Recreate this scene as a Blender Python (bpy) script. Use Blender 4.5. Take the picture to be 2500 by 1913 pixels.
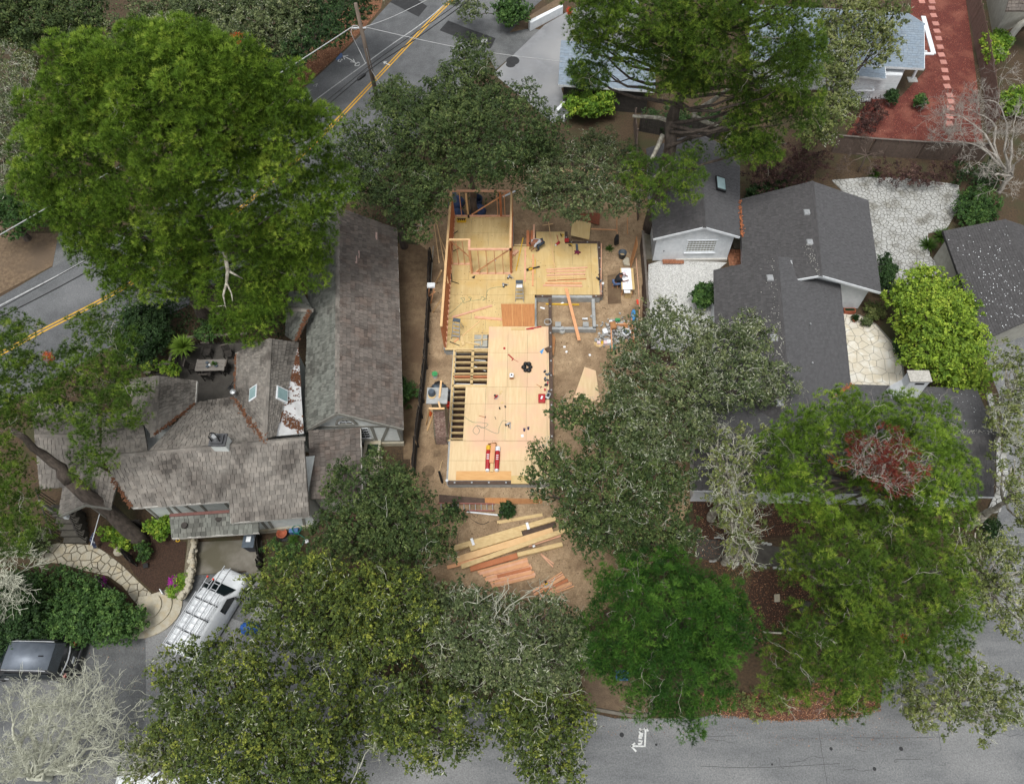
import bpy, bmesh, math, random
import numpy as np
from mathutils import Vector, Matrix
random.seed(7); rng = np.random.default_rng(7)
scene = bpy.context.scene
for o in list(bpy.data.objects): bpy.data.objects.remove(o)
COL = scene.collection
# ---------------------------------------------------------------- camera, world, sun
F, CX, CY, TILT, CH = 1850.0, 1300.0, 956.0, math.radians(30), 40.0
cam_d = bpy.data.cameras.new('camera'); cam = bpy.data.objects.new('camera', cam_d); COL.objects.link(cam)
cam.location = (0, 0, CH); cam.rotation_euler = (TILT, 0, 0)
cam_d.sensor_width = 36; cam_d.lens = 36 * F / 2500; cam_d.shift_x = -(CX - 1250) / 2500
cam_d.clip_end = 2000; scene.camera = cam
scene.view_settings.view_transform = 'Standard'; scene.view_settings.look = 'None'
scene.view_settings.gamma = 1; scene.view_settings.exposure = 0.55
scene.cycles.max_bounces = 5; scene.cycles.diffuse_bounces = 3; scene.cycles.glossy_bounces = 2; scene.cycles.transmission_bounces = 3
SUN_EL, SUN_AZ = math.radians(72), math.radians(200)
world = bpy.data.worlds.new('World'); scene.world = world; world.use_nodes = True
wn = world.node_tree; wn.nodes.clear()
sky = wn.nodes.new('ShaderNodeTexSky'); sky.sky_type = 'NISHITA'; sky.sun_disc = False
sky.sun_elevation = SUN_EL; sky.sun_rotation = SUN_AZ; sky.dust_density = 4; sky.air_density = 1
hs = wn.nodes.new('ShaderNodeHueSaturation'); hs.inputs['Saturation'].default_value = 0.12
bgn = wn.nodes.new('ShaderNodeBackground'); bgn.inputs['Strength'].default_value = 0.12
wo = wn.nodes.new('ShaderNodeOutputWorld')
wn.links.new(sky.outputs[0], hs.inputs['Color']); wn.links.new(hs.outputs[0], bgn.inputs[0]); wn.links.new(bgn.outputs[0], wo.inputs[0])
sd = bpy.data.lights.new('sun', 'SUN'); sd.energy = 1.4; sd.angle = math.radians(20); sd.color = (1, .97, .92)
sun = bpy.data.objects.new('sun', sd); COL.objects.link(sun)
sdir = Vector((math.sin(SUN_AZ) * math.cos(SUN_EL), math.cos(SUN_AZ) * math.cos(SUN_EL), math.sin(SUN_EL)))
sun.rotation_euler = sdir.to_track_quat('Z', 'Y').to_euler(); sun.location = (0, -20, 60)

# ---------------------------------------------------------------- helpers
AX = np.array([0, math.sin(TILT), -math.cos(TILT)]); UP = np.array([0, math.cos(TILT), math.sin(TILT)])
CAM = np.array([0, 0, CH])
def ray(u, v): return AX + np.array([(u - CX) / F, 0, 0]) - UP * ((v - CY) / F)
def P(u, v, z=0.0):
    d = ray(u, v); return CAM + d * ((z - CH) / d[2])
def PY(u, v, y):
    d = ray(u, v); return CAM + d * (y / d[1])
def depth(p): return float((np.asarray(p) - CAM) @ AX)
def V(*a): return np.array(a, float)
def unit(a):
    a = np.asarray(a, float); n = np.linalg.norm(a); return a / n if n > 1e-9 else a
def hexc(h):
    h = h.lstrip('#'); c = [int(h[i:i + 2], 16) / 255 for i in (0, 2, 4)]
    return tuple(x / 12.92 if x <= .04045 else ((x + .055) / 1.055) ** 2.4 for x in c)

def mat(name, c1, c2=None, rough=.85, scale=3.0, isl=.0, bump=0.0, bscale=None, metal=0.0, tone=None, stretch=None, trans=0.0, detail=6, c3=None, s3=1.0, spec=None, coat=0.0, island_mix=0.0, fac=(.35,.65), speck=0.0, inst=False):
    """c1-c2 mixed by object-space noise; isl = value jitter per island/object; c3 = large patches; tone = colour range by the 'tone' attribute"""
    m = bpy.data.materials.new(name); m.use_nodes = True; nt = m.node_tree; N = nt.nodes; L = nt.links
    b = N['Principled BSDF']; b.inputs['Roughness'].default_value = rough; b.inputs['Metallic'].default_value = metal
    if spec is not None: b.inputs['Specular IOR Level'].default_value = spec
    if coat: b.inputs['Coat Weight'].default_value = coat; b.inputs['Coat Roughness'].default_value = .08
    c1 = hexc(c1) if isinstance(c1, str) else c1
    c2 = c1 if c2 is None else (hexc(c2) if isinstance(c2, str) else c2)
    geo = N.new('ShaderNodeNewGeometry'); oi = N.new('ShaderNodeObjectInfo')
    mp = N.new('ShaderNodeMapping'); L.new(geo.outputs['Position'], mp.inputs['Vector'])
    if stretch: mp.inputs['Scale'].default_value = stretch
    nz = N.new('ShaderNodeTexNoise'); nz.inputs['Scale'].default_value = scale; nz.inputs['Detail'].default_value = detail; nz.inputs['Roughness'].default_value = .62
    L.new(mp.outputs[0], nz.inputs['Vector'])
    mr = N.new('ShaderNodeMapRange'); mr.inputs[1].default_value = fac[0]; mr.inputs[2].default_value = fac[1]; L.new(nz.outputs['Fac'], mr.inputs[0])
    mx = N.new('ShaderNodeMix'); mx.data_type = 'RGBA'
    mx.inputs[6].default_value = (*c1, 1); mx.inputs[7].default_value = (*c2, 1)
    rnd = N.new('ShaderNodeMath'); rnd.operation = 'ADD'; L.new(geo.outputs['Random Per Island'], rnd.inputs[0]); L.new(oi.outputs['Random'], rnd.inputs[1])
    fr = N.new('ShaderNodeMath'); fr.operation = 'FRACT'; L.new(rnd.outputs[0], fr.inputs[0])
    if island_mix:
        q = N.new('ShaderNodeMix'); q.data_type = 'FLOAT'; q.inputs[0].default_value = island_mix
        L.new(mr.outputs[0], q.inputs[2]); L.new(fr.outputs[0], q.inputs[3]); L.new(q.outputs[0], mx.inputs[0])
    else: L.new(mr.outputs[0], mx.inputs[0])
    out = mx.outputs[2]
    if c3 is not None:
        n3 = N.new('ShaderNodeTexNoise'); n3.inputs['Scale'].default_value = s3; n3.inputs['Detail'].default_value = 5; L.new(geo.outputs['Position'], n3.inputs['Vector'])
        r3 = N.new('ShaderNodeMapRange'); r3.inputs[1].default_value = .48; r3.inputs[2].default_value = .66; L.new(n3.outputs['Fac'], r3.inputs[0])
        m3 = N.new('ShaderNodeMix'); m3.data_type = 'RGBA'; m3.inputs[7].default_value = (*(hexc(c3) if isinstance(c3, str) else c3), 1)
        L.new(r3.outputs[0], m3.inputs[0]); L.new(out, m3.inputs[6]); out = m3.outputs[2]
    if speck:
        ns_ = N.new('ShaderNodeTexNoise'); ns_.inputs['Scale'].default_value = 14; ns_.inputs['Detail'].default_value = 3; ns_.inputs['Roughness'].default_value = .8; L.new(geo.outputs['Position'], ns_.inputs['Vector'])
        rs_ = N.new('ShaderNodeMapRange'); rs_.inputs[1].default_value = .3; rs_.inputs[2].default_value = .7; rs_.inputs[3].default_value = 1 - speck; rs_.inputs[4].default_value = 1 + speck; L.new(ns_.outputs['Fac'], rs_.inputs[0])
        hs_ = N.new('ShaderNodeHueSaturation'); L.new(rs_.outputs[0], hs_.inputs['Value']); L.new(out, hs_.inputs['Color']); out = hs_.outputs[0]
    if tone:
        at = N.new('ShaderNodeAttribute'); at.attribute_name = 'tone'; at.attribute_type = 'INSTANCER' if inst else 'GEOMETRY'
        cr = N.new('ShaderNodeValToRGB'); cr.color_ramp.elements.remove(cr.color_ramp.elements[1])
        for i, c in enumerate(tone):
            e = cr.color_ramp.elements[0] if i == 0 else cr.color_ramp.elements.new(i / (len(tone) - 1))
            e.position = i / (len(tone) - 1); e.color = (*hexc(c), 1)
        L.new(at.outputs['Fac'], cr.inputs[0]); out = cr.outputs[0]
    if isl:
        hv = N.new('ShaderNodeHueSaturation'); vr = N.new('ShaderNodeMapRange'); vr.inputs[3].default_value = 1 - isl; vr.inputs[4].default_value = 1 + isl
        L.new(fr.outputs[0], vr.inputs[0]); L.new(vr.outputs[0], hv.inputs['Value']); L.new(out, hv.inputs['Color']); out = hv.outputs[0]
    L.new(out, b.inputs['Base Color'])
    if bump:
        bn = N.new('ShaderNodeTexNoise'); bn.inputs['Scale'].default_value = bscale or scale * 4; bn.inputs['Detail'].default_value = 6; L.new(mp.outputs[0], bn.inputs['Vector'])
        bp = N.new('ShaderNodeBump'); bp.inputs['Strength'].default_value = bump; bp.inputs['Distance'].default_value = .05
        L.new(bn.outputs['Fac'], bp.inputs['Height']); L.new(bp.outputs[0], b.inputs['Normal'])
    if trans:
        tr = N.new('ShaderNodeBsdfTranslucent'); L.new(out, tr.inputs['Color']); ms = N.new('ShaderNodeMixShader'); ms.inputs[0].default_value = trans
        L.new(b.outputs[0], ms.inputs[1]); L.new(tr.outputs[0], ms.inputs[2]); L.new(ms.outputs[0], N['Material Output'].inputs['Surface'])
    return m

W = {}                                            # world position of every object's origin
class MB:
    def __init__(s): s.v = []; s.f = []
    def add(s, vs, fs):
        k = len(s.v); s.v += [tuple(map(float, p)) for p in vs]; s.f += [tuple(i + k for i in f) for f in fs]; return s
    def box8(s, b, t):                            # four bottom, four top points
        return s.add(list(b) + list(t), [(3, 2, 1, 0), (4, 5, 6, 7), (0, 1, 5, 4), (1, 2, 6, 5), (2, 3, 7, 6), (3, 0, 4, 7)])
    def box(s, c, sx, sy, sz, rz=0.0, M=None):    # c = centre of the bottom face
        a = math.cos(rz); b = math.sin(rz); q = []
        for z in (0, sz):
            for x, y in ((-.5, -.5), (.5, -.5), (.5, .5), (-.5, .5)):
                q.append(np.array(c, float) + (x * sx * a - y * sy * b, x * sx * b + y * sy * a, z))
        if M is not None: q = [np.array(M @ Vector(p)) for p in q]
        return s.box8(q[:4], q[4:])
    def beam(s, p, q, w, h, side=None, up=None):  # bar from p to q, centred, w across, h in the up direction
        p = np.asarray(p, float); q = np.asarray(q, float); d = unit(q - p)
        u = V(0, 0, 1) if up is None else np.asarray(up, float)
        if abs(d @ u) > .98: u = V(0, 1, 0)
        sd_ = unit(np.cross(d, u)); u = np.cross(sd_, d)
        o = [sd_ * x * w / 2 + u * y * h / 2 for x, y in ((-1, -1), (1, -1), (1, 1), (-1, 1))]
        return s.add([p + k for k in o] + [q + k for k in o], [(0, 1, 2, 3), (7, 6, 5, 4), (0, 4, 5, 1), (1, 5, 6, 2), (2, 6, 7, 3), (3, 7, 4, 0)])
    def tube(s, pts, r, n=6, cap=True):
        pts = [np.asarray(p, float) for p in pts]; rs = r if hasattr(r, '__len__') else [r] * len(pts); k = len(s.v)
        for i, p in enumerate(pts):
            d = unit(pts[min(i + 1, len(pts) - 1)] - pts[max(i - 1, 0)])
            a = unit(np.cross(d, V(0, 0, 1) if abs(d[2]) < .9 else V(1, 0, 0))); b = np.cross(d, a)
            for j in range(n):
                t = 2 * math.pi * j / n; s.v.append(tuple(p + rs[i] * (a * math.cos(t) + b * math.sin(t))))
        for i in range(len(pts) - 1):
            for j in range(n):
                j2 = (j + 1) % n; s.f.append((k + i * n + j, k + i * n + j2, k + (i + 1) * n + j2, k + (i + 1) * n + j))
        if cap: s.f.append(tuple(k + j for j in range(n))[::-1]); s.f.append(tuple(k + (len(pts) - 1) * n + j for j in range(n)))
        return s
    def lathe(s, c, prof, n=14):                  # prof = [(r, z)...]
        k = len(s.v); c = np.asarray(c, float)
        for r, z in prof:
            for j in range(n):
                t = 2 * math.pi * j / n; s.v.append(tuple(c + (r * math.cos(t), r * math.sin(t), z)))
        for i in range(len(prof) - 1):
            for j in range(n):
                j2 = (j + 1) % n; s.f.append((k + i * n + j, k + i * n + j2, k + (i + 1) * n + j2, k + (i + 1) * n + j))
        s.f.append(tuple(k + j for j in range(n))[::-1]); s.f.append(tuple(k + (len(prof) - 1) * n + j for j in range(n)))
        return s
    def prism(s, pts, up):                        # polygon extruded by vector up
        up = np.asarray(up, float); n = len(pts); k = len(s.v); pts = [np.asarray(p, float) for p in pts]
        s.v += [tuple(p) for p in pts] + [tuple(p + up) for p in pts]
        s.f += [tuple(k + i for i in range(n))[::-1], tuple(k + n + i for i in range(n))]
        s.f += [(k + i, k + (i + 1) % n, k + n + (i + 1) % n, k + n + i) for i in range(n)]
        return s
    def loft(s, secs, cap=True):
        k = len(s.v); n = len(secs[0])
        for q in secs: s.v += [tuple(map(float, p)) for p in q]
        for i in range(len(secs) - 1):
            for j in range(n):
                j2 = (j + 1) % n; s.f.append((k + i * n + j, k + i * n + j2, k + (i + 1) * n + j2, k + (i + 1) * n + j))
        if cap: s.f.append(tuple(k + j for j in range(n))[::-1]); s.f.append(tuple(k + (len(secs) - 1) * n + j for j in range(n)))
        return s
    def poly(s, pts): return s.add(pts, [tuple(range(len(pts)))])
    def xf(s, M):
        s.v = [tuple(M @ Vector(p)) for p in s.v]; return s

def tag(o, label=None, cat=None, group=None, kind=None):
    if label: o['label'] = label
    if cat: o['category'] = cat
    if group: o['group'] = group
    if kind: o['kind'] = kind
    return o
def thing(name, label, cat, loc, group=None):
    o = bpy.data.objects.new(name, None); COL.objects.link(o); o.empty_display_size = .2
    o.location = tuple(map(float, loc)); W[o.name] = np.array(loc, float); return tag(o, label, cat, group)
def link(name, me, parent, org):
    o = bpy.data.objects.new(name, me); COL.objects.link(o)
    if parent is not None: o.parent = parent; o.location = (0, 0, 0)
    else: o.location = tuple(map(float, org))
    W[o.name] = np.array(org, float); return o
def put(name, mb, m, parent=None, smooth=False, bevel=0.0, kind=None, label=None, cat=None, group=None, orient=True):
    """one mesh object from world coordinates"""
    v = np.array(mb.v, float)
    if parent is not None: org = W[parent.name]
    else: org = V((v[:, 0].min() + v[:, 0].max()) / 2, (v[:, 1].min() + v[:, 1].max()) / 2, v[:, 2].min())
    me = bpy.data.meshes.new(name); me.from_pydata([tuple(p) for p in (v - org)], [], mb.f); me.materials.append(m)
    if orient:
        bm = bmesh.new(); bm.from_mesh(me); bmesh.ops.recalc_face_normals(bm, faces=bm.faces); bm.to_mesh(me); bm.free()
    if smooth: me.polygons.foreach_set('use_smooth', [True] * len(me.polygons))
    me.update(); o = link(name, me, parent, org)
    if bevel:
        md = o.modifiers.new('bevel', 'BEVEL'); md.width = bevel; md.segments = 2; md.limit_method = 'ANGLE'
    return tag(o, label, cat, group, kind)
def put_np(name, v, f, m, parent=None, org=None, tone=None, kind=None, label=None, cat=None, group=None):
    """v (n,3), f (m,k) faces with the same number of corners"""
    org = W[parent.name] if parent is not None else (v.mean(0) * [1, 1, 0] + [0, 0, v[:, 2].min()] if org is None else org)
    me = bpy.data.meshes.new(name); n, k = f.shape
    me.vertices.add(len(v)); me.vertices.foreach_set('co', (v - org).astype(np.float32).ravel())
    me.loops.add(n * k); me.loops.foreach_set('vertex_index', f.astype(np.int32).ravel())
    me.polygons.add(n); me.polygons.foreach_set('loop_start', np.arange(0, n * k, k, dtype=np.int32)); me.polygons.foreach_set('loop_total', np.full(n, k, dtype=np.int32))
    if tone is not None:
        a = me.attributes.new('tone', 'FLOAT', 'POINT'); a.data.foreach_set('value', tone.astype(np.float32))
    me.materials.append(m); me.shade_flat(); me.update(calc_edges=True); pass
    o = link(name, me, parent, org); return tag(o, label, cat, group, kind)
def ground(name, px, z, m, label=None, kind='structure', world=False, parent=None):
    pts = [V(*p, z) for p in px] if world else [P(u, v, z) for u, v in px]
    o = put(name, MB().poly(pts), m, parent, orient=False, kind=kind if parent is None else None)
    me = o.data
    if me.polygons[0].normal.z < 0: me.flip_normals()
    if label: o['label'] = label
    return o
def curve_px(pts, n=8):                           # smooth polyline through control points
    pts = [np.asarray(p, float) for p in pts]; out = []
    for i in range(len(pts) - 1):
        p0 = pts[max(i - 1, 0)]; p1 = pts[i]; p2 = pts[i + 1]; p3 = pts[min(i + 2, len(pts) - 1)]
        for k in range(n):
            t = k / n; out.append(.5 * ((2 * p1) + (-p0 + p2) * t + (2 * p0 - 5 * p1 + 4 * p2 - p3) * t * t + (-p0 + 3 * p1 - 3 * p2 + p3) * t ** 3))
    out.append(pts[-1]); return out
def ribbon(mb, pts, w, z=None):                   # flat strip along points
    L_ = []; R_ = []
    for i, p in enumerate(pts):
        d = unit((pts[min(i + 1, len(pts) - 1)] - pts[max(i - 1, 0)]) * [1, 1, 0]); s_ = V(-d[1], d[0], 0) * w / 2
        L_.append(p + s_); R_.append(p - s_)
    k = len(mb.v); mb.v += [tuple(p) for p in L_ + R_]; n = len(pts)
    mb.f += [(k + n + i, k + n + i + 1, k + i + 1, k + i) for i in range(n - 1)]; return mb
def clip_half(poly, p, nrm):                      # keep the side where (x-p).n <= 0
    out = []
    for i in range(len(poly)):
        a = poly[i]; b = poly[(i + 1) % len(poly)]; da = (a - p) @ nrm; db = (b - p) @ nrm
        if da <= 0: out.append(a)
        if (da < 0 < db) or (db < 0 < da): out.append(a + (b - a) * (da / (da - db)))
    return out
def inpoly(pt, poly):
    x, y = pt; c = False; j = len(poly) - 1
    for i in range(len(poly)):
        xi, yi = poly[i]; xj, yj = poly[j]
        if (yi > y) != (yj > y) and x < (xj - xi) * (y - yi) / (yj - yi) + xi: c = not c
        j = i
    return c
def edge_dist(pt, poly):
    best = 1e9; pt = np.asarray(pt, float)
    for i in range(len(poly)):
        a = np.asarray(poly[i], float); b = np.asarray(poly[(i + 1) % len(poly)], float); d = b - a
        t = np.clip(((pt - a) @ d) / (d @ d + 1e-9), 0, 1); best = min(best, np.linalg.norm(pt - a - d * t))
    return best
def px_inside(p, poly):
    A = np.array(poly, float); B = np.roll(A, -1, 0); x, y = p[:, 0:1], p[:, 1:2]
    c = ((A[:, 1] > y) != (B[:, 1] > y)) & (x < (B[:, 0] - A[:, 0]) * (y - A[:, 1]) / (B[:, 1] - A[:, 1] + 1e-12) + A[:, 0]); ins = c.sum(1) % 2 == 1
    d = B - A; t = np.clip(((p[:, None] - A) * d).sum(2) / ((d * d).sum(1) + 1e-9), 0, 1); e = np.linalg.norm(p[:, None] - A - d * t[..., None], axis=2).min(1); return ins, e
def stones(parent, px, z, cell, gap, h, m, name='stone', maxn=300, stretch=1.0, jit=.48, hj=.3, skip=True):
    """crazy paving: Voronoi cells, each stone its own object"""
    reg = [P(u, v, z)[:2] for u, v in px]; A = np.array(reg); lo = A.min(0); hi = A.max(0); seeds = []
    nx = max(1, int((hi[0] - lo[0]) / cell)); ny = max(1, int((hi[1] - lo[1]) / (cell * stretch)))
    for i in range(-1, nx + 2):
        for j in range(-1, ny + 2):
            if random.random() < .12 and skip: continue
            seeds.append(lo + np.array([(i + .5 * (j % 2)) * cell, j * cell * stretch]) + rng.uniform(-jit, jit, 2) * cell)
    S = np.array(seeds); res = []
    for s_ in S:
        dd = np.linalg.norm(S - s_, axis=1); nb = np.argsort(dd)[1:14]; poly = [np.array(p) for p in reg]
        for k in nb:
            n_ = S[k] - s_; L_ = np.linalg.norm(n_); n_ = n_ / L_; poly = clip_half(poly, s_ + n_ * (L_ / 2 - gap / 2), n_)
            if len(poly) < 3: break
        if len(poly) < 3: continue
        a = .5 * abs(sum(poly[i][0] * poly[(i + 1) % len(poly)][1] - poly[(i + 1) % len(poly)][0] * poly[i][1] for i in range(len(poly))))
        if a < cell * cell * .06: continue
        res.append((a, poly))
    res.sort(key=lambda t: -t[0]); rest = MB()
    for i, (a, poly) in enumerate(res):
        hh = h * random.uniform(1 - hj, 1 + hj); c = sum(poly) / len(poly)
        top = [V(*(c + (p - c) * .95), z + hh) for p in poly]; bot = [V(*p, z - .004) for p in poly]; n = len(poly)
        mb = rest if i >= maxn else MB()
        mb.add(bot + [V(*(c + (p - c) * .995), z + hh * .8) for p in poly] + top, [tuple(range(2 * n, 3 * n))] + [(r * n + q, r * n + (q + 1) % n, (r + 1) * n + (q + 1) % n, (r + 1) * n + q) for q in range(n) for r in (0, 1)])
        if i < maxn: put(name, mb, m, parent)
    if rest.v: put(name + 's_small', rest, m, parent, kind='stuff')
# ---------------------------------------------------------------- materials
M = {}
M['litter'] = mat('litter', '#54432f', '#352b20', .95, 9, bump=.6, bscale=30, c3='#3a3a22', s3=.5)
M['mulch'] = mat('mulch', '#4b3628', '#2a1d16', .95, 16, bump=.7, bscale=40)
M['redmulch'] = mat('redmulch', '#70382f', '#4c221c', .95, 14, bump=.7, bscale=35, c3='#7c4a3d', s3=.7)
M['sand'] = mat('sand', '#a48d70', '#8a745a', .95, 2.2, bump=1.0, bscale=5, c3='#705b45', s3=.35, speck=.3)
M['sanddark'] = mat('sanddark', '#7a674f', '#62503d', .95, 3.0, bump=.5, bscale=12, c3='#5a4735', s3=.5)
M['shoulder'] = mat('shoulder', '#75644f', '#5b4b3b', .95, 4, bump=.5, bscale=20, c3='#5f5142', s3=.4)
M['asphalt'] = mat('asphalt', '#5f6163', '#4e5052', .9, 1.2, bump=.25, bscale=60, c3='#6a6c6e', s3=.22, fac=(.3, .7), speck=.34)
M['street'] = mat('street', '#747677', '#606264', .9, .9, bump=.25, bscale=60, c3='#808181', s3=.16, stretch=(.35, 1.6, 1), fac=(.3, .7), speck=.34)
M['street2'] = mat('street2', '#5f6162', '#4f5152', .9, 1.4, bump=.25, bscale=60, c3='#6c6d6d', s3=.3, speck=.34)
M['patch'] = mat('patch', '#242527', '#2e2f31', .85, 3, bump=.3, bscale=50)
M['crack'] = mat('crack', '#3f4042', '#4d4e50', .9, 8)
M['concrete'] = mat('concrete', '#77736a', '#645f55', .85, 1.6, bump=.15, bscale=30, c3='#545041', s3=.5)
M['newconc'] = mat('newconc', '#a5a7a6', '#8e908f', .8, 4, bump=.1, bscale=20)
M['drive'] = mat('drive', '#838588', '#737578', .85, speck=.2, scale=1.0) if False else mat('drive', '#838588', '#737578', .85, 1.0, bump=.15, bscale=30, c3='#8e8f90', s3=.25)
M['yellow'] = mat('yellow', '#d0a12e', '#b98e2b', .8, 8)
M['white_mark'] = mat('white_mark', '#c9cbc9', '#a2a5a6', .8, 9, fac=(.4, .75))
M['edge_mark'] = mat('edge_mark', '#b5b7b7', '#8b8d8e', .8, 5)
M['blue_mark'] = mat('blue_mark', '#33588f', '#4c5a70', .8, 9)
M['grout'] = mat('grout', '#77705f', '#5b5547', .95, 10, bump=.3)
M['grout2'] = mat('grout2', '#86837a', '#6c6a62', .95, 10, bump=.3)
M['spot'] = mat('spot', '#b9b8b2', '#98978f', .9, 10)
M['flag'] = mat('flag', '#b7b1a0', '#948e7d', .85, 5, isl=.14, bump=.35, bscale=14, c3='#a79c84', s3=3, island_mix=.6)
M['cream'] = mat('cream', '#d3cec1', '#c2b8a2', .8, 4, isl=.06, bump=.12, bscale=12, c3='#dad8d0', s3=1.5, island_mix=.7)
M['palestone'] = mat('palestone', '#b9bab7', '#8e8f8c', .85, 6, isl=.22, bump=.4, bscale=16, c3='#7f7e77', s3=.9, island_mix=.6)
M['gravelbed'] = mat('gravelbed', '#c9c9c6', '#8f8f8c', .9, 28, bump=.7, bscale=40)
M['whitestone'] = mat('whitestone', '#e2e2df', '#cfd0cf', .8, 6, isl=.12)
M['pink'] = mat('pink', '#b98479', '#a8756b', .85, 8, isl=.08, bump=.2)
M['brick'] = mat('brick', '#9a6a4d', '#7e4f39', .85, 8, isl=.2, bump=.2)
M['oldbrick'] = mat('oldbrick', '#7a5a50', '#98877c', .9, 9, isl=.22, bump=.4, island_mix=.5)
M['shake'] = mat('shake', '#8d8881', '#625d57', .9, 2.5, isl=.4, bump=.35, bscale=14, c3='#544f4a', s3=.55, island_mix=.55)
M['shakeg'] = mat('shakeg', '#74766f', '#595b56', .9, 2.5, isl=.45, bump=.35, bscale=14, c3='#5f5f59', s3=.6, island_mix=.55)
M['shakeb'] = mat('shakeb', '#736c66', '#544d48', .9, 2.5, isl=.38, bump=.35, bscale=14, c3='#5f544d', s3=1.2, island_mix=.55)
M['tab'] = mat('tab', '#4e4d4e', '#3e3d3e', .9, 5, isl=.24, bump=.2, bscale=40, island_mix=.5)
M['tabl'] = mat('tabl', '#555557', '#454547', .9, 5, isl=.18, bump=.2, bscale=40, island_mix=.5)  # lighter copy of tab: slope brightness from viewing angle put into the colour
M['tabblue'] = mat('tabblue', '#93a0ac', '#667380', .9, 6, isl=.3, bump=.2, bscale=40, island_mix=.7)
M['membrane'] = mat('membrane', '#d9dadb', '#bfc0c0', .6, 2)
M['white'] = mat('white', '#dfe3e6', '#cfd4d8', .6, 3)
M['stucco'] = mat('stucco', '#dde1df', '#ced3d1', .8, 4, bump=.08)
M['greystucco'] = mat('greystucco', '#a9a89f', '#96958c', .85, 3, bump=.15)
M['timber'] = mat('timber', '#8b8a83', '#7a7972', .8, 6)
M['fascia'] = mat('fascia', '#c6c4be', '#b3b0a9', .7, 6)
M['glass'] = mat('glass', '#20282c', '#161c1f', .08, 2, spec=.6)
M['skyglass'] = mat('skyglass', '#8fa9ab', '#7d979a', .06, 2, spec=.8)
M['dark'] = mat('dark', '#1a1a1b', '#222224', .7, 5)
M['black'] = mat('black', '#141517', '#1b1c1f', .6, 5)
M['greywood'] = mat('greywood', '#6d665f', '#534d47', .9, 4, isl=.2, bump=.3, bscale=20, island_mix=.4)
M['fencewood'] = mat('fencewood', '#6b5c53', '#4f443d', .9, 5, isl=.22, bump=.3, bscale=20, island_mix=.5)
M['redfence'] = mat('redfence', '#7d665c', '#5f4d45', .9, 5, isl=.2, bump=.3, bscale=20, island_mix=.5)
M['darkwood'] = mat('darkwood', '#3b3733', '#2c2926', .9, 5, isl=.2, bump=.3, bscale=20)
M['teakwood'] = mat('teakwood', '#8c8781', '#6f6a64', .9, 8, isl=.15, bump=.2, stretch=(1, 8, 1))
M['deckfloor'] = mat('deckfloor', '#4a4742', '#3a3733', .9, 2, bump=.2, bscale=30)
M['ply'] = mat('ply', '#d0b985', '#bc9f6b', .8, .9, isl=.05, stretch=(7, .8, 1), bump=.05, fac=(.3, .75), c3='#c5a76c', s3=.8)
M['plynew'] = mat('plynew', '#d8c29a', '#caad84', .8, 1.2, isl=.05, stretch=(6, .8, 1), bump=.05, fac=(.3, .75), c3='#d5b092', s3=.5)
M['plyred'] = mat('plyred', '#b87f4c', '#a06a3b', .75, 2.0, isl=.05, stretch=(9, 1, 1))
M['plyorange'] = mat('plyorange', '#d5a971', '#c7965f', .8, 1.5, stretch=(1, 8, 1))
M['fir'] = mat('fir', '#d9a67c', '#c58c63', .75, 3, isl=.12, bump=.1, bscale=20, island_mix=.4)
M['firpale'] = mat('firpale', '#dcb98a', '#cca676', .75, 3, isl=.1, bump=.1, bscale=20, island_mix=.4)
M['firpink'] = mat('firpink', '#dcae92', '#cb9677', .75, 3, isl=.1, bump=.1, bscale=20, island_mix=.4)
M['firred'] = mat('firred', '#b9764f', '#a26340', .75, 3, isl=.12, bump=.1, bscale=20, island_mix=.4)
M['treated'] = mat('treated', '#5b4a3f', '#4b3c33', .85, 4, isl=.15, bump=.1)
M['lvl'] = mat('lvl', '#d2ba8a', '#bfa272', .8, 2, isl=.08, stretch=(2, 8, 1))
M['metal'] = mat('metal', '#a9acaf', '#919497', .35, 5, metal=.8)
M['galv'] = mat('galv', '#b9bcbe', '#a0a3a5', .45, 6, metal=.6)
M['alu'] = mat('alu', '#b7babd', '#a2a5a8', .4, 5, metal=.5)
M['red'] = mat('red', '#b0262c', '#94181f', .5, 5)
M['redorange'] = mat('redorange', '#d8452f', '#c03a26', .5, 5)
M['yellowtool'] = mat('yellowtool', '#d8b02c', '#c79d22', .5, 5)
M['blue'] = mat('blue', '#2b5fae', '#1f4b90', .6, 4, bump=.3)
M['lightblue'] = mat('lightblue', '#4f97cf', '#3a7fb8', .5, 4, bump=.2)
M['bluetarp'] = mat('bluetarp', '#2c4470', '#1f3252', .6, 3, bump=.6, bscale=6)
M['green'] = mat('green', '#3f9a5c', '#2f8049', .5, 4)
M['teal'] = mat('teal', '#5f8685', '#4d7271', .6, 5)
M['hose'] = mat('hose', '#1f7a6b', '#17665a', .5, 5)
M['terracotta'] = mat('terracotta', '#a55c40', '#8d4a33', .85, 6)
M['orange'] = mat('orange', '#d4622c', '#c0531f', .8, 8)
M['paper'] = mat('paper', '#e9ecef', '#dfe3e8', .8, 3)
M['card'] = mat('card', '#a8794e', '#946640', .85, 4)
M['greyplastic'] = mat('greyplastic', '#4b5661', '#3f4953', .6, 5)
M['rubbish'] = mat('rubbish', '#c9c9c7', '#5a5a58', .7, 3, isl=.3, island_mix=.9)
M['needles'] = mat('needles', '#6e4830', '#533524', .95, 14, bump=.4, bscale=30)
M['leafdrop'] = mat('leafdrop', '#a8663e', '#7d4a2e', .95, 10, isl=.3)
M['bark'] = mat('bark', '#5d534b', '#3d3630', .95, 5, bump=.9, bscale=14, stretch=(1, 1, .35))
M['palebark'] = mat('palebark', '#b4b1a2', '#837d72', .9, 4, bump=.5, bscale=10, fac=(.42, .58))
M['lichen'] = mat('lichen', '#bdbfae', '#9a9b8b', .95, 5, isl=.15, bump=.3)
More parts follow.
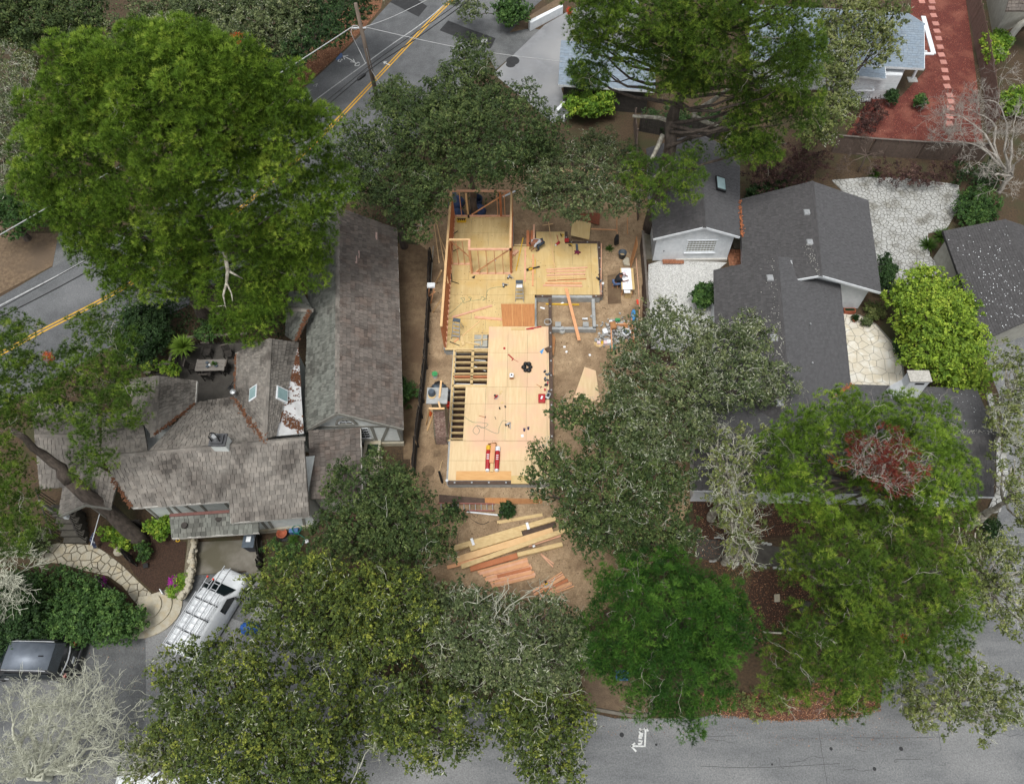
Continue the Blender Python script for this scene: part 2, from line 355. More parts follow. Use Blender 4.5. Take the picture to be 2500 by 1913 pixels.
M['deadtwig'] = mat('deadtwig', '#a9a49b', '#85807a', .95, 5, isl=.15)
FOL = dict(trans=.14, spec=.25, rough=.6)
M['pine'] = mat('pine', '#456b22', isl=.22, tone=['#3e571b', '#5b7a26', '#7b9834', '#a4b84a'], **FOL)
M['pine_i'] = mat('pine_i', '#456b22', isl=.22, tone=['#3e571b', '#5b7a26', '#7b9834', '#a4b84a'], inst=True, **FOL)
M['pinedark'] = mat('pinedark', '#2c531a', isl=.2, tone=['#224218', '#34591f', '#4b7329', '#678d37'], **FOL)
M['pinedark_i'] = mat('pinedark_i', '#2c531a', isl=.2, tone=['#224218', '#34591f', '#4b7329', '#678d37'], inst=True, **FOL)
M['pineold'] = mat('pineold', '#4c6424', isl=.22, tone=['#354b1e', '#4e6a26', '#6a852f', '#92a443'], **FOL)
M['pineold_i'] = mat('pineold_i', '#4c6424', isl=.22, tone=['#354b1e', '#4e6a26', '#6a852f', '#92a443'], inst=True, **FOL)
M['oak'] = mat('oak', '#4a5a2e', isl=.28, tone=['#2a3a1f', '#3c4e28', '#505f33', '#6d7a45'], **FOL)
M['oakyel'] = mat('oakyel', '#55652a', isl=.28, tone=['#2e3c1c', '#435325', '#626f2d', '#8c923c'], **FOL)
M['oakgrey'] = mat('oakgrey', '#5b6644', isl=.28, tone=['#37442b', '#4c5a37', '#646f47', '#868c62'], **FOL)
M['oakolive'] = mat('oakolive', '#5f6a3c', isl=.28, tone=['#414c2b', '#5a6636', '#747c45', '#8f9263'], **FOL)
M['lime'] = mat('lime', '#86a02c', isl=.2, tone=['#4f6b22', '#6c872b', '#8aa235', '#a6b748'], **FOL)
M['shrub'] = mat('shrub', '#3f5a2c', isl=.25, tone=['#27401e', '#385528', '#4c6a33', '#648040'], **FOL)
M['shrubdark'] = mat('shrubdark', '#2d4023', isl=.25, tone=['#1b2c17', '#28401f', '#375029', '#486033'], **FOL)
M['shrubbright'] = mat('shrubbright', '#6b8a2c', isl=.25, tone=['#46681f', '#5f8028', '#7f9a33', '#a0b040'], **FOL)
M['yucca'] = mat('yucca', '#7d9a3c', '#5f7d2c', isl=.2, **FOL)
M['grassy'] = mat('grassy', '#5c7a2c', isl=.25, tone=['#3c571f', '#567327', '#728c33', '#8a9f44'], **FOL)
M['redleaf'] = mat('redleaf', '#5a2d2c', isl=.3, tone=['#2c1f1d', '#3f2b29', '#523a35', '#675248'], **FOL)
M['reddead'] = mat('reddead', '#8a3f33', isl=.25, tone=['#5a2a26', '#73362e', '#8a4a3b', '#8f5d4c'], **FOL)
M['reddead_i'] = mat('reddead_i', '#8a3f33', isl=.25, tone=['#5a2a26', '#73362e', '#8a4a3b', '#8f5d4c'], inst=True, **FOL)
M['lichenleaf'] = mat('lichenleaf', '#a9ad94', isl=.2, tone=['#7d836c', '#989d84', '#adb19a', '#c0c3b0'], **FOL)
M['magenta'] = mat('magenta', '#8f2a86', '#a83a9a', isl=.2, **FOL)
M['skin'] = mat('skin', '#8a5a42', '#7d4f39', .6, 5)
M['greyshirt'] = mat('greyshirt', '#b6bbc2', '#a7adb5', .85, 5, bump=.2)
M['blackshirt'] = mat('blackshirt', '#1d1f25', '#17191e', .85, 5, bump=.2)
M['jeans'] = mat('jeans', '#34404d', '#2a3440', .85, 5, bump=.2)
M['bluejeans'] = mat('bluejeans', '#5a6f95', '#4b5f85', .85, 5, bump=.2)
M['hair'] = mat('hair', '#17110e', '#201814', .6, 20)
M['cap'] = mat('cap', '#d9c7cb', '#cbb8bd', .8, 5)
M['boot'] = mat('boot', '#5a463a', '#463529', .8, 5)
M['vanwhite'] = mat('vanwhite', '#e6eaed', '#dde2e6', .5, 3)
M['carblack'] = mat('carblack', '#15171a', '#191b1e', .22, 3, coat=1.0, spec=.6)
M['carroof_sky'] = mat('carroof_sky', '#717984', '#646c77', .5, 3, metal=.3)  # sky reflected in the dark car roof, put into the base colour
M['rubber'] = mat('rubber', '#1a1a1a', '#202020', .85, 5)
M['cable'] = mat('cable', '#1c1d1f', '#232427', .6, 5)
M['cablew'] = mat('cablew', '#b5b7b8', '#a3a5a6', .6, 5)  # pale tone paints the sky's reflection on the overhead cable
M['polewood'] = mat('polewood', '#7d7065', '#62574e', .95, 4, bump=.5, stretch=(1, 1, .2))

# ---------------------------------------------------------------- ground and roads
base = MB().poly([V(-400, -250, 0), V(400, -250, 0), V(400, 500, 0), V(-400, 500, 0)])
put('ground', base, M['litter'], kind='structure', orient=False)
def inter(pts, n=6): return [tuple(p) for p in curve_px([np.array(p, float) for p in pts], n)]
yel = inter([(1300, -180), (1196, -90), (1102, 0), (1040, 62), (950, 158), (808, 308), (690, 420), (540, 545), (400, 640), (263, 724), (100, 808), (0, 863), (-200, 968), (-500, 1110)])
edge = inter([(1180, -250), (1060, -110), (950, 8), (850, 116), (723, 232), (600, 345), (440, 475), (300, 562), (200, 612), (120, 655), (0, 724), (-200, 830), (-500, 960)])
far = inter([(1480, -130), (1400, -60), (1300, 20), (1200, 130), (1080, 270), (930, 420), (760, 560), (560, 690), (400, 775), (263, 850), (120, 930), (0, 995), (-200, 1100), (-500, 1250)])
ground('road', edge + far[::-1], .012, M['asphalt'])
wl = inter([(1240, -140), (1067, 27), (940, 120), (750, 259), (600, 380), (400, 520), (205, 637), (0, 745), (-200, 850)])
mb = ribbon(MB(), [P(u, v, .018) for u, v in wl], .1); put('edge_line', mb, M['edge_mark'], kind='structure', orient=False)
yw = [P(u, v, .018) for u, v in yel]
for sgn in (-1, 1):
    q = []
    for i, p in enumerate(yw):
        d = unit(yw[min(i + 1, len(yw) - 1)] - yw[max(i - 1, 0)]); q.append(p + V(-d[1], d[0], 0) * .115 * sgn)
    put('centre_line', ribbon(MB(), q, .11), M['yellow'], kind='structure', orient=False)
ground('gravel_apron', [(-60, 500), (60, 570), (143, 568), (128, 648), (60, 684), (0, 716), (-200, 820), (-200, 560)], .008, M['shoulder'])
ground('asphalt_apron', [(143, 568), (215, 560), (230, 600), (128, 652)], .016, M['street2'])
ground('leaf_strip', [(723, 228), (850, 112), (930, 20), (940, -30), (880, -20), (780, 90), (690, 200), (690, 245)], .006, mat('leaflitter', '#8a5f43', '#4a3325', .95, 22, bump=.6, bscale=50))
for px in ([(952, 5), (985, -25), (1043, 15), (1022, 41)], [(1073, 74), (1094, 50), (1150, 72), (1210, 93), (1198, 118), (1150, 104)]):
    ground('asphalt_patch', px, .02, M['patch'])
ground('driveway', [(1330, 60), (1400, 20), (1560, -20), (1560, 140), (1370, 215), (1390, 280), (1350, 300), (1205, 180)], .015, M['drive'])
ground('driveway_apron', [(1222, 85), (1285, 70), (1325, 72), (1210, 170), (1190, 130)], .013, M['street2'])
mb = MB().lathe(P(1252, 148, .017), [(.55, 0), (.5, .003)], 14); mb.lathe(P(1247, 157, .0165), [(.4, 0), (.3, .003)], 12)
tag(put('oil_stain', mb, M['patch'], kind='structure'), 'dark oil stain on the grey driveway')
ground('drain_cover', [(1176, 95), (1190, 95), (1189, 104), (1173, 103)], .024, M['newconc'])
def strokes(name, polys, w, m, z=.02):
    mb = MB()
    for pl in polys: ribbon(mb, [P(u, v, z) for u, v in pl], w)
    return put(name, mb, m, kind='structure', orient=False)
def z2(l): return [(720 + x / 5.183, 60 + y / 5.183) for x, y in l]
strokes('survey_marks', [z2([(610, 395), (700, 440), (760, 480)]), z2([(675, 390), (610, 395), (630, 440)]), z2([(738, 435), (760, 480), (700, 470)]),
    z2([(560, 440), (545, 465), (575, 470), (590, 440), (605, 450), (590, 435)]), z2([(770, 480), (760, 520), (800, 520), (820, 505)]), z2([(775, 495), (800, 475), (820, 490)]),
    z2([(1115, 468), (1200, 512)]), z2([(1160, 470), (1115, 468), (1135, 495)]),
    z2([(100, 895), (200, 930)]), z2([(165, 900), (100, 895), (120, 925)]), [(727, 215), (745, 232), (758, 243)], [(735, 232), (727, 250)]], .09, M['white_mark'])
strokes('survey_arrow', [z2([(100, 870), (150, 850)]), z2([(170, 850), (220, 820), (165, 830), (170, 850)]), z2([(285, 745), (230, 775), (265, 790), (285, 745)])], .05, M['edge_mark'])
ground('blue_survey_mark', z2([(585, 355), (610, 395), (560, 440), (515, 450), (525, 420)]), .019, M['blue_mark'])
# lower street, side street, driveways
ground('street', [(-600, 1560), (0, 1555), (180, 1548), (330, 1520), (400, 1470), (420, 1452), (640, 1452), (760, 1560), (1000, 1690), (1390, 1725), (1500, 1752), (1700, 1752), (1745, 1742), (1900, 1758), (2080, 1750), (2149, 1725), (2156, 1660), (2260, 1580), (2350, 1480), (2420, 1330), (2448, 1200), (2450, 1060), (2438, 960), (2395, 850), (2500, 800), (3000, 760), (3200, 2400), (-900, 2400)], .012, M['street'])
ground('street_repair', [(-600, 1640), (355, 1545), (357, 1720), (330, 1913), (340, 2200), (-900, 2200)], .016, M['street2'])
ground('cottage_driveway', [(480, 1322), (612, 1316), (640, 1318), (640, 1420), (600, 1392), (472, 1402), (466, 1400)], .018, M['concrete'])
ground('driveway_apron_low', [(472, 1403), (640, 1393), (640, 1460), (600, 1520), (420, 1455), (452, 1440)], .0165, M['street2'])
def z7(l): return [(700 + x / 2.196, 1300 + y / 2.196) for x, y in l]
strokes('utility_mark', [z7([(1925, 1040), (1920, 1142), (1845, 1140)]), z7([(1868, 1125), (1845, 1140), (1874, 1170)]), z7([(1910, 1060), (1925, 1040), (1938, 1062)]),
    z7([(1883, 1130), (1900, 1128), (1905, 1115), (1886, 1110)]), z7([(1905, 1098), (1888, 1096), (1890, 1085), (1906, 1086), (1908, 1075), (1890, 1076)]), z7([(1888, 1068), (1915, 1058), (1890, 1048)]), z7([(1900, 1066), (1902, 1052)])], .09, M['white_mark'])
for pl in ([(1997, 1770), (2005, 1820), (2020, 1913), (2026, 1960)], [(2290, 1782), (2298, 1830)], [(2080, 1798), (2180, 1800), (2300, 1797)], [(1710, 1868), (1850, 1872), (2050, 1862)], [(1700, 1797), (1800, 1794)]):
    put('street_crack', ribbon(MB(), [P(u + random.uniform(-1, 1), v, .017) for u, v in inter(pl, 5)], .022), M['crack'], kind='structure', orient=False)
for u, v, r in ((2029, 1826, .08), (1518, 1792, .11), (1602, 1816, .06), (2135, 1875, .09), (1885, 1864, .05), (2200, 1826, .1)):
    put('tar_spot', MB().lathe(P(u, v, .0165), [(r, 0), (r * .8, .003)], 9), M['patch'], kind='structure')
ground('curb_island', [(1415, 1650), (1480, 1640), (1610, 1660), (1600, 1735), (1560, 1745), (1440, 1730)], .02, M['shoulder'])
put('kerb', MB().tube([P(u, v, .05) for u, v in inter([(1445, 1728), (1490, 1736), (1545, 1745), (1583, 1742), (1594, 1725), (1590, 1705)])], .09, 6), M['concrete'], kind='structure')
ground('leaf_litter_verge', [(1740, 1700), (1900, 1690), (2155, 1640), (2148, 1722), (2080, 1748), (1900, 1756), (1745, 1740)], .009, M['redmulch'] if False else mat('vergelitter', '#6e4a3c', '#41312a', .95, 18, bump=.6, bscale=40))
# construction lot
SOIL = [(985, 570), (1075, 480), (1100, 430), (1200, 400), (1420, 405), (1600, 430), (1585, 560), (1572, 700), (1580, 880), (1680, 900), (1700, 1050), (1690, 1220), (1640, 1330), (1540, 1430), (1450, 1520), (1300, 1560), (1120, 1540), (1030, 1420), (1000, 1250), (985, 1180), (1008, 1100), (1040, 800), (1050, 620)]
def soil(name, px, z, m, g=.16):
    Q = np.array([P(u, v, 0)[:2] for u, v in px]); lo = Q.min(0); hi = Q.max(0); nx, ny = ((hi - lo) / g).astype(int) + 1
    X, Y = np.meshgrid(lo[0] + np.arange(nx) * g, lo[1] + np.arange(ny) * g, indexing='ij'); p = np.stack([X.ravel(), Y.ravel()], 1); ins, e = px_inside(p, [tuple(q) for q in Q])
    h = .012 * (np.sin(p[:, 0] * 1.3 + 1) * np.sin(p[:, 1] * .9) + np.sin(p[:, 0] * 2.9 + p[:, 1] * 2.1)) * .5 + rng.normal(0, .005, len(p))
    for k in range(900):                          # footprints and small heaps
        c = lo + rng.random(2) * (hi - lo); r = rng.uniform(.12, .4); d2 = ((p - c) ** 2).sum(1); w = d2 < 9 * r * r; h[w] += rng.choice([-1, 1]) * .014 * np.exp(-d2[w] / (2 * r * r))
    e = np.where(ins, e, 0); zz = (z + np.clip(h + .018, .0, .05)) * np.clip(e / .5, 0, 1) + np.where(ins, .004, -.02)
    v = np.column_stack([p + rng.uniform(-.03, .03, p.shape), zz]); idx = np.arange(nx * ny).reshape(nx, ny); f = np.stack([idx[:-1, :-1], idx[1:, :-1], idx[1:, 1:], idx[:-1, 1:]], -1).reshape(-1, 4); f = f[ins[f].sum(1) > 1]
    o = put_np(name, v, f, m, org=V(0, 0, 0)); o.data.polygons.foreach_set('use_smooth', [True] * len(o.data.polygons)); o['kind'] = 'structure'; return o
soil('site_soil', SOIL, .006, M['sand'])
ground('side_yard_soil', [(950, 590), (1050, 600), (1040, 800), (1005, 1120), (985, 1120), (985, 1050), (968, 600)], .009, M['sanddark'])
ground('front_garden_mulch', [(1690, 1210), (2010, 1230), (2010, 1300), (1700, 1330)], .008, M['mulch'])
ground('front_path', [(1700, 1312), (1880, 1330), (2120, 1370), (2430, 1400), (2430, 1415), (1960, 1390), (1850, 1378), (1700, 1362)], .014, M['deckfloor'])
ground('front_bed', [(1840, 1392), (2010, 1400), (2010, 1520), (1900, 1580), (1820, 1500)], .009, M['mulch'])
ground('red_mulch_yard', [(2225, 0), (2220, 60), (2260, 170), (2200, 235), (2120, 240), (2060, 340), (2240, 350), (2400, 345), (2385, 200), (2372, 100), (2350, -60), (2220, -60)], .008, M['redmulch'])
ground('bare_soil', [(2275, 10), (2290, 200), (2240, 20)], .004, M['sand'])
# ---------------------------------------------------------------- houses
def lerp(a, b, t): return a + (b - a) * t
def shingle_rows(e0, e1, r0, r1, expo, w, thick, jit=.3, ovl=1.35):
    """O,X,Y,Z arrays of overlapping shingles; e = eave line, r = ridge line"""
    e0, e1, r0, r1 = [np.asarray(p, float) for p in (e0, e1, r0, r1)]; gapw = .018 if thick > .018 else .012
    L_ = (np.linalg.norm(r0 - e0) + np.linalg.norm(r1 - e1)) / 2; n = max(2, int(round(L_ / expo))); O = []; X = []; Y = []; Z = []
    nr = unit(np.cross(e1 - e0, (r0 + r1) / 2 - (e0 + e1) / 2)); nr = nr if nr[2] > 0 else -nr
    for i in range(n):
        a = lerp(e0, r0, i / n); b = lerp(e1, r1, i / n); a2 = lerp(e0, r0, (i + 1) / n); b2 = lerp(e1, r1, (i + 1) / n)
        full = np.linalg.norm(b - a)
        if full < .05: continue
        dx = (b - a) / full; x = -random.random() * w
        while x < full - .01:
            ww = w * random.uniform(1 - jit, 1 + jit); x0 = max(x, 0); x1 = min(x + ww, full)
            if full - x1 < w * .3: x1 = full
            if x1 - x0 > .02:
                t = (x0 + x1) / 2 / full; up = lerp(a2, b2, t) - lerp(a, b, t); ul = np.linalg.norm(up); up = up / ul; nr = unit(np.cross(dx, up)); nr = nr if nr[2] > 0 else -nr
                drop = random.uniform(-.12, .12) * expo * jit / .3
                k = ovl if i < n - 1 else 1.0
                O.append(a + dx * x0 - up * drop + nr * .004); X.append(dx * (x1 - x0 - gapw)); Y.append(up * (ul * k + drop) - nr * thick * .6); Z.append(nr * thick * random.uniform(.8, 1.25))
            x = x1
    O, X, Y, Z = map(np.array, (O, X, Y, Z)); return O + Z * .55, X, Y, Z
def shingle_mesh(name, sh, m, parent):
    O, X, Y, Z = sh; n = len(O)
    v = np.stack([O, O + X, O + X + Y, O + Y, O + Z, O + X + Z, O + X + Y + Z * .35, O + Y + Z * .35], 1).reshape(-1, 3)
    f0 = np.array([(4, 5, 6, 7), (0, 1, 5, 4), (1, 2, 6, 5), (3, 0, 4, 7)]); f = (np.arange(n)[:, None, None] * 8 + f0[None]).reshape(-1, 4)
    return put_np(name, v, f, m, parent, kind='stuff')
_unit = {}
def shingle_objs(sh, m, parent, idx, name='shingle'):
    O, X, Y, Z = sh
    if m.name not in _unit:
        me = bpy.data.meshes.new(name); me.from_pydata([(0, 0, 0), (1, 0, 0), (1, 1, 0), (0, 1, 0), (0, 0, 1), (1, 0, 1), (1, 1, .35), (0, 1, .35)], [], [(4, 5, 6, 7), (0, 1, 5, 4), (1, 2, 6, 5), (2, 3, 7, 6), (3, 0, 4, 7), (3, 2, 1, 0)])
        me.materials.append(m); _unit[m.name] = me
    org = W[parent.name]
    for i in idx:
        o = bpy.data.objects.new(name, _unit[m.name]); COL.objects.link(o); o.parent = parent
        q = O[i] - org; o.matrix_local = Matrix(((X[i][0], Y[i][0], Z[i][0], q[0]), (X[i][1], Y[i][1], Z[i][1], q[1]), (X[i][2], Y[i][2], Z[i][2], q[2]), (0, 0, 0, 1)))
def slab(mb, e0, e1, r0, r1, th=.09):
    d = V(0, 0, -th); n = 6; k = len(mb.v); g = [[lerp(lerp(e0, e1, i / n), lerp(r0, r1, i / n), j / n) for j in range(n + 1)] for i in range(n + 1)]
    mb.v += [tuple(p) for r in g for p in r] + [tuple(p + d) for r in g for p in r]; q = (n + 1) ** 2; ix = lambda i, j: k + i * (n + 1) + j
    for i in range(n):
        for j in range(n):
            f = (ix(i, j), ix(i + 1, j), ix(i + 1, j + 1), ix(i, j + 1)); mb.f += [f, tuple(a + q for a in f[::-1])]
        mb.f += [(ix(i, 0), ix(i + 1, 0), ix(i + 1, 0) + q, ix(i, 0) + q), (ix(i, n), ix(i + 1, n), ix(i + 1, n) + q, ix(i, n) + q), (ix(0, i), ix(0, i + 1), ix(0, i + 1) + q, ix(0, i) + q), (ix(n, i), ix(n, i + 1), ix(n, i + 1) + q, ix(n, i) + q)]
    return mb
def roof(house, planes, m, expo=.23, w=.26, thick=.038, jit=.3, indiv=0, name='roof', caps=(), capm=None, fascia=None):
    """planes: list of (e0,e1,r0,r1) in world coordinates, all under one roof part"""
    mb = MB()
    for pl in planes: slab(mb, *pl)
    rf = put(name, mb, m, house)
    S = [shingle_rows(*pl, expo, w, thick, jit) for pl in planes]; S = tuple(np.concatenate([s_[k] for s_ in S]) for k in range(4))
    n = len(S[0])
    if indiv:
        size = np.linalg.norm(S[1], axis=1) / np.array([depth(o) for o in S[0]]); vis = np.array([0 < CX + F * ((o - CAM)[0]) / depth(o) < 2500 for o in S[0]])
        order = np.argsort(-(size * vis)); idx = order[:indiv]; rest = order[indiv:]
        shingle_objs(S, m, rf, idx)
        S = tuple(a[rest] for a in S)
    shingle_mesh('shingles', S, m, rf)
    for a, b in caps:
        a = np.asarray(a, float); b = np.asarray(b, float); L_ = np.linalg.norm(b - a); k = max(2, int(L_ / .28)); d = (b - a) / L_; sd_ = unit(np.cross(d, V(0, 0, 1))); mb = MB()
        for i in range(k):
            p = lerp(a, b, i / k); q = lerp(a, b, (i + 1.25) / k); lift = random.uniform(.0, .012)
            for s_ in (-1, 1):
                mb.box8([p + V(0, 0, .03), q + V(0, 0, .012), q + sd_ * s_ * .13 - V(0, 0, .065), p + sd_ * s_ * .13 - V(0, 0, .05)],
                        [p + V(0, 0, .055 + lift), q + V(0, 0, .035), q + sd_ * s_ * .13 - V(0, 0, .04), p + sd_ * s_ * .13 - V(0, 0, .02)])
        put('ridge_cap', mb, capm or m, rf)
    if fascia:
        fm, lines = fascia; 
        for a, b in lines: put('fascia', MB().beam(a - V(0, 0, .07), b - V(0, 0, .07), .05, .16), fm, rf)
    return rf
def walls(house, pts, z0, z1, m, name='wall'):
    return put(name, MB().prism([V(p[0], p[1], z0) for p in pts], V(0, 0, z1 - z0)), m, house)
def wingwalls(house, eL0, eL1, r0, r1, eR0, eR1, m, ov=.35, end=.3, zb=0.0, name='wall'):
    """walls of a gabled wing under its roof points"""
    ax_ = unit((r1 - r0) * [1, 1, 0]); q = []
    for (eL, r, eR, s_) in ((eL0, r0, eR0, 1), (eL1, r1, eR1, -1)):
        sh = ax_ * end * s_
        for e in (eL, eR):
            hor = np.linalg.norm((r - e)[:2]); t = ov / hor; p = lerp(e, r, t) + sh; q.append(p - V(0, 0, .12))
        q.append(r + sh - V(0, 0, .12))
    L0, R0, T0, L1, R1, T1 = q
    mb = MB(); b = lambda p: V(p[0], p[1], zb)
    mb.add([b(L0), b(R0), R0, T0, L0, b(L1), b(R1), R1, T1, L1], [(0, 1, 2, 3, 4), (9, 8, 7, 6, 5), (0, 4, 9, 5), (1, 6, 7, 2), (4, 3, 8, 9), (3, 2, 7, 8), (0, 5, 6, 1)])
    put(name, mb, m, house); return q
class Face:                                       # a wall face: x along, z up, n outwards
    def __init__(s, p0, p1, out):
        s.o = np.array([p0[0], p0[1], 0.]); s.x = unit(V(p1[0] - p0[0], p1[1] - p0[1], 0)); s.L = float(np.hypot(p1[0] - p0[0], p1[1] - p0[1])); s.n = np.cross(s.x, V(0, 0, 1)); s.n = s.n if s.n @ np.asarray(out, float) > 0 else -s.n
    def pt(s, x, z, d=0.0): return s.o + s.x * x + V(0, 0, z) + s.n * d
    def panel(s, mb, x0, z0, x1, z1, d0, d1):
        return mb.box8([s.pt(x0, z0, d0), s.pt(x1, z0, d0), s.pt(x1, z0, d1), s.pt(x0, z0, d1)], [s.pt(x0, z1, d0), s.pt(x1, z1, d0), s.pt(x1, z1, d1), s.pt(x0, z1, d1)])
    def bar(s, mb, xa, za, xb, zb, w, d0=-.02, d1=.035):
        a = np.array([xb - xa, zb - za]); n = np.array([-a[1], a[0]]) / np.linalg.norm(a) * w / 2; q = [(xa + n[0], za + n[1]), (xa - n[0], za - n[1]), (xb - n[0], zb - n[1]), (xb + n[0], zb + n[1])]
        return mb.prism([s.pt(x, z, d0) for x, z in q], s.n * (d1 - d0))
def window(house, fc, x0, z0, x1, z1, nx, nz, fm, gm, fr=.05, mt=.025, sill=None):
    w = put('window', fc.panel(MB(), x0, z0, x1, z1, -.02, .012), gm, house); mb = MB()
    for a in ((x0 - fr, z0 - fr, x0, z1 + fr), (x1, z0 - fr, x1 + fr, z1 + fr), (x0, z0 - fr, x1, z0), (x0, z1, x1, z1 + fr)): fc.panel(mb, *a, -.02, .045)
    put('window_frame', mb, fm, w); mb = MB()
    for i in range(1, nx): x = x0 + (x1 - x0) * i / nx; fc.panel(mb, x - mt / 2, z0, x + mt / 2, z1, .0, .03)
    for i in range(1, nz): z = z0 + (z1 - z0) * i / nz; fc.panel(mb, x0, z - mt / 2, x1, z + mt / 2, .0, .027)
    if mb.v: put('muntin', mb, fm, w)
    if sill: put('sill', fc.panel(MB(), x0 - .12, z0 - fr - .07, x1 + .12, z0 - fr, -.02, .12), sill, w)
    return w
def skylight(house, c, ux, uy, a, b, fm, gm, h=.1):
    ux = unit(ux); uy = unit(uy - ux * (uy @ ux)); n = np.cross(ux, uy); n = n if n[2] > 0 else -n; c = np.asarray(c, float)
    q = lambda s_, t, k: c + ux * s_ + uy * t + n * k
    s_ = put('skylight', MB().box8([q(-a, -b, -.05), q(a, -b, -.05), q(a, b, -.05), q(-a, b, -.05)], [q(-a, -b, h), q(a, -b, h), q(a, b, h), q(-a, b, h)]), fm, house, bevel=.012)
    put('pane', MB().box8([q(-a * .82, -b * .85, h - .02), q(a * .82, -b * .85, h - .02), q(a * .82, b * .85, h - .02), q(-a * .82, b * .85, h - .02)], [q(-a * .82, -b * .85, h + .012), q(a * .82, -b * .85, h + .012), q(a * .82, b * .85, h + .012), q(-a * .82, b * .85, h + .012)]), gm, s_)
    return s_
def scatter_flat(name, parent, pts, m, sz=(.03, .07), z=.02, label=None):
    """small flat flakes at world points"""
    n = len(pts); c = np.array(pts); a = rng.uniform(0, 6.28, n); s_ = rng.uniform(*sz, n); e = rng.uniform(.4, 1, n); base_ = []
    for k in range(4):
        t = a + k * math.pi / 2; r = s_ * np.where(k % 2, e, 1); base_.append(c + np.stack([np.cos(t) * r, np.sin(t) * r, rng.uniform(z * .3, z, n)], 1))
    v = np.stack(base_, 1).reshape(-1, 3); f = np.arange(4 * n).reshape(-1, 4); return put_np(name, v, f, m, parent, kind='stuff', label=label)

# ---- cottage with wood-shake roofs
H1 = thing('cottage', 'half-timbered white cottage with weathered grey wood-shake roofs left of the building site', 'house', P(660, 1150, 0))
mr0 = P(823, 1006, 4.45); mr1 = P(825, 505, 4.45); mR0 = P(984, 1045, 2.62); mR1 = P(968, 558, 2.62); mL0 = P(744, 1050, 2.5); mL1 = mr1 + (mL0 - mr0)
ridgez = 4.9
w3l = P(248, 1113, ridgez); w3m = P(548, 1087, ridgez); w3r = P(742, 1069, ridgez)
a0, a1 = P(323, 1239, 3.35), P(562, 1222, 3.35); b0, b1 = P(564, 1275, 2.85), P(756, 1259, 2.85)
w2n, w2s = P(658, 826, 4.75), P(645, 1072, ridgez)
w4n, w4s = P(383, 917, 4.3), P(372, 1063, 4.5)
pl = [(mR0, mR1, mr0, mr1)]
roof(H1, pl, M['shakeb'], .26, .27, .04, .3, caps=[(mr0, mr1)], capm=M['shake'], fascia=(M['fascia'], [(mR0, mR1)]), name='roof_east_slope')
roof(H1, [(mL0, mL1, mr0, mr1), (P(697, 818, 2.7), P(722, 834, 2.7), P(699, 753, 3.75), P(764, 756, 3.75)), (P(706, 712, 2.7), P(740, 712, 2.7), P(699, 753, 3.75), P(764, 756, 3.75))], M['shakeg'], .23, .26, .038, .3, name='roof_west_slope', caps=[(P(697, 753, 3.77), P(762, 756, 3.77))], capm=M['shake'])
south = [(a0, a1, w3l, w3m), (b0, b1, w3m, w3r)]
roof(H1, south, M['shake'], .25, .24, .04, .3, indiv=300, name='roof_south_slope', caps=[(w3l, w3m), (w3m, w3r)], fascia=(M['fascia'], [(a0, a1), (b0, b1), (P(562, 1222, 3.35), P(564, 1275, 2.85))]))
roof(H1, [(P(476, 984, 2.75), P(573, 969, 2.75), P(362, 1103, ridgez - .1), P(645, 1078, ridgez - .05)), (P(250, 1010, 2.7), P(345, 1000, 2.7), w3l, P(362, 1103, ridgez - .1))], M['shake'], .23, .25, name='roof_north_slope')
roof(H1, [(P(577, 861, 2.75), P(573, 969, 2.75), w2n, w2s), (P(728, 836, 2.9), P(672, 1064, 4.3), w2n, w2s)], M['shake'], .23, .25, name='roof_middle_wing', caps=[(w2n, w2s)])
roof(H1, [(P(480, 929, 2.75), P(476, 984, 2.75), w4n, w4s), (P(318, 925, 2.75), P(325, 1000, 2.75), w4n, w4s)], M['shake'], .23, .25, name='roof_west_wing', caps=[(w4n, w4s)], fascia=(M['fascia'], [(P(481, 930, 2.8), P(477, 983, 2.8))]))
roof(H1, [(P(98, 1192, 2.5), P(255, 1180, 2.5), P(85, 1061, 4.0), P(242, 1062, 4.0)), (P(74, 985, 2.5), P(236, 985, 2.5), P(85, 1061, 4.0), P(242, 1062, 4.0))], M['shake'], .25, .26, name='roof_far_wing', caps=[(P(85, 1061, 4.02), P(242, 1062, 4.02))])
roof(H1, [(P(158, 1169, 2.7), P(146, 1258, 2.7), P(214, 1125, 4.1), P(206, 1230, 3.75)), (P(290, 1165, 3.5), P(270, 1239, 2.75), P(214, 1125, 4.1), P(206, 1230, 3.75))], M['shake'], .23, .25, name='porch_roof', fascia=(M['timber'], [(P(146, 1259, 2.7), P(206, 1232, 3.75)), (P(206, 1232, 3.75), P(270, 1241, 2.75))]))
roof(H1, [(P(420, 1313, 2.25), P(632, 1299, 2.25), P(414, 1256, 2.75), P(632, 1244, 2.75))], M['shakeg'], .25, .25, name='garage_roof', fascia=(M['fascia'], [(P(420, 1313, 2.25), P(632, 1299, 2.25))]))
put('flashing', MB().beam(P(414, 1257, 2.8), P(560, 1247, 2.8), .16, .04), M['plyred'] if False else mat('rustflash', '#6e4a44', '#5c3c37', .8, 5), H1)
roof(H1, [(P(884, 1214, 2.35), P(879, 1043, 2.35), P(758, 1217, 2.75), P(753, 1050, 2.75))], M['shakeb'], .27, .26, .04, name='side_roof', fascia=(M['fascia'], [(P(885, 1214, 2.35), P(880, 1043, 2.35))]))
put('valley_strip', MB().prism([P(728, 842, 2.95), P(742, 1058, 3.1), P(668, 1065, 4.25)], V(0, 0, .03)), M['membrane'], H1)
pts = []
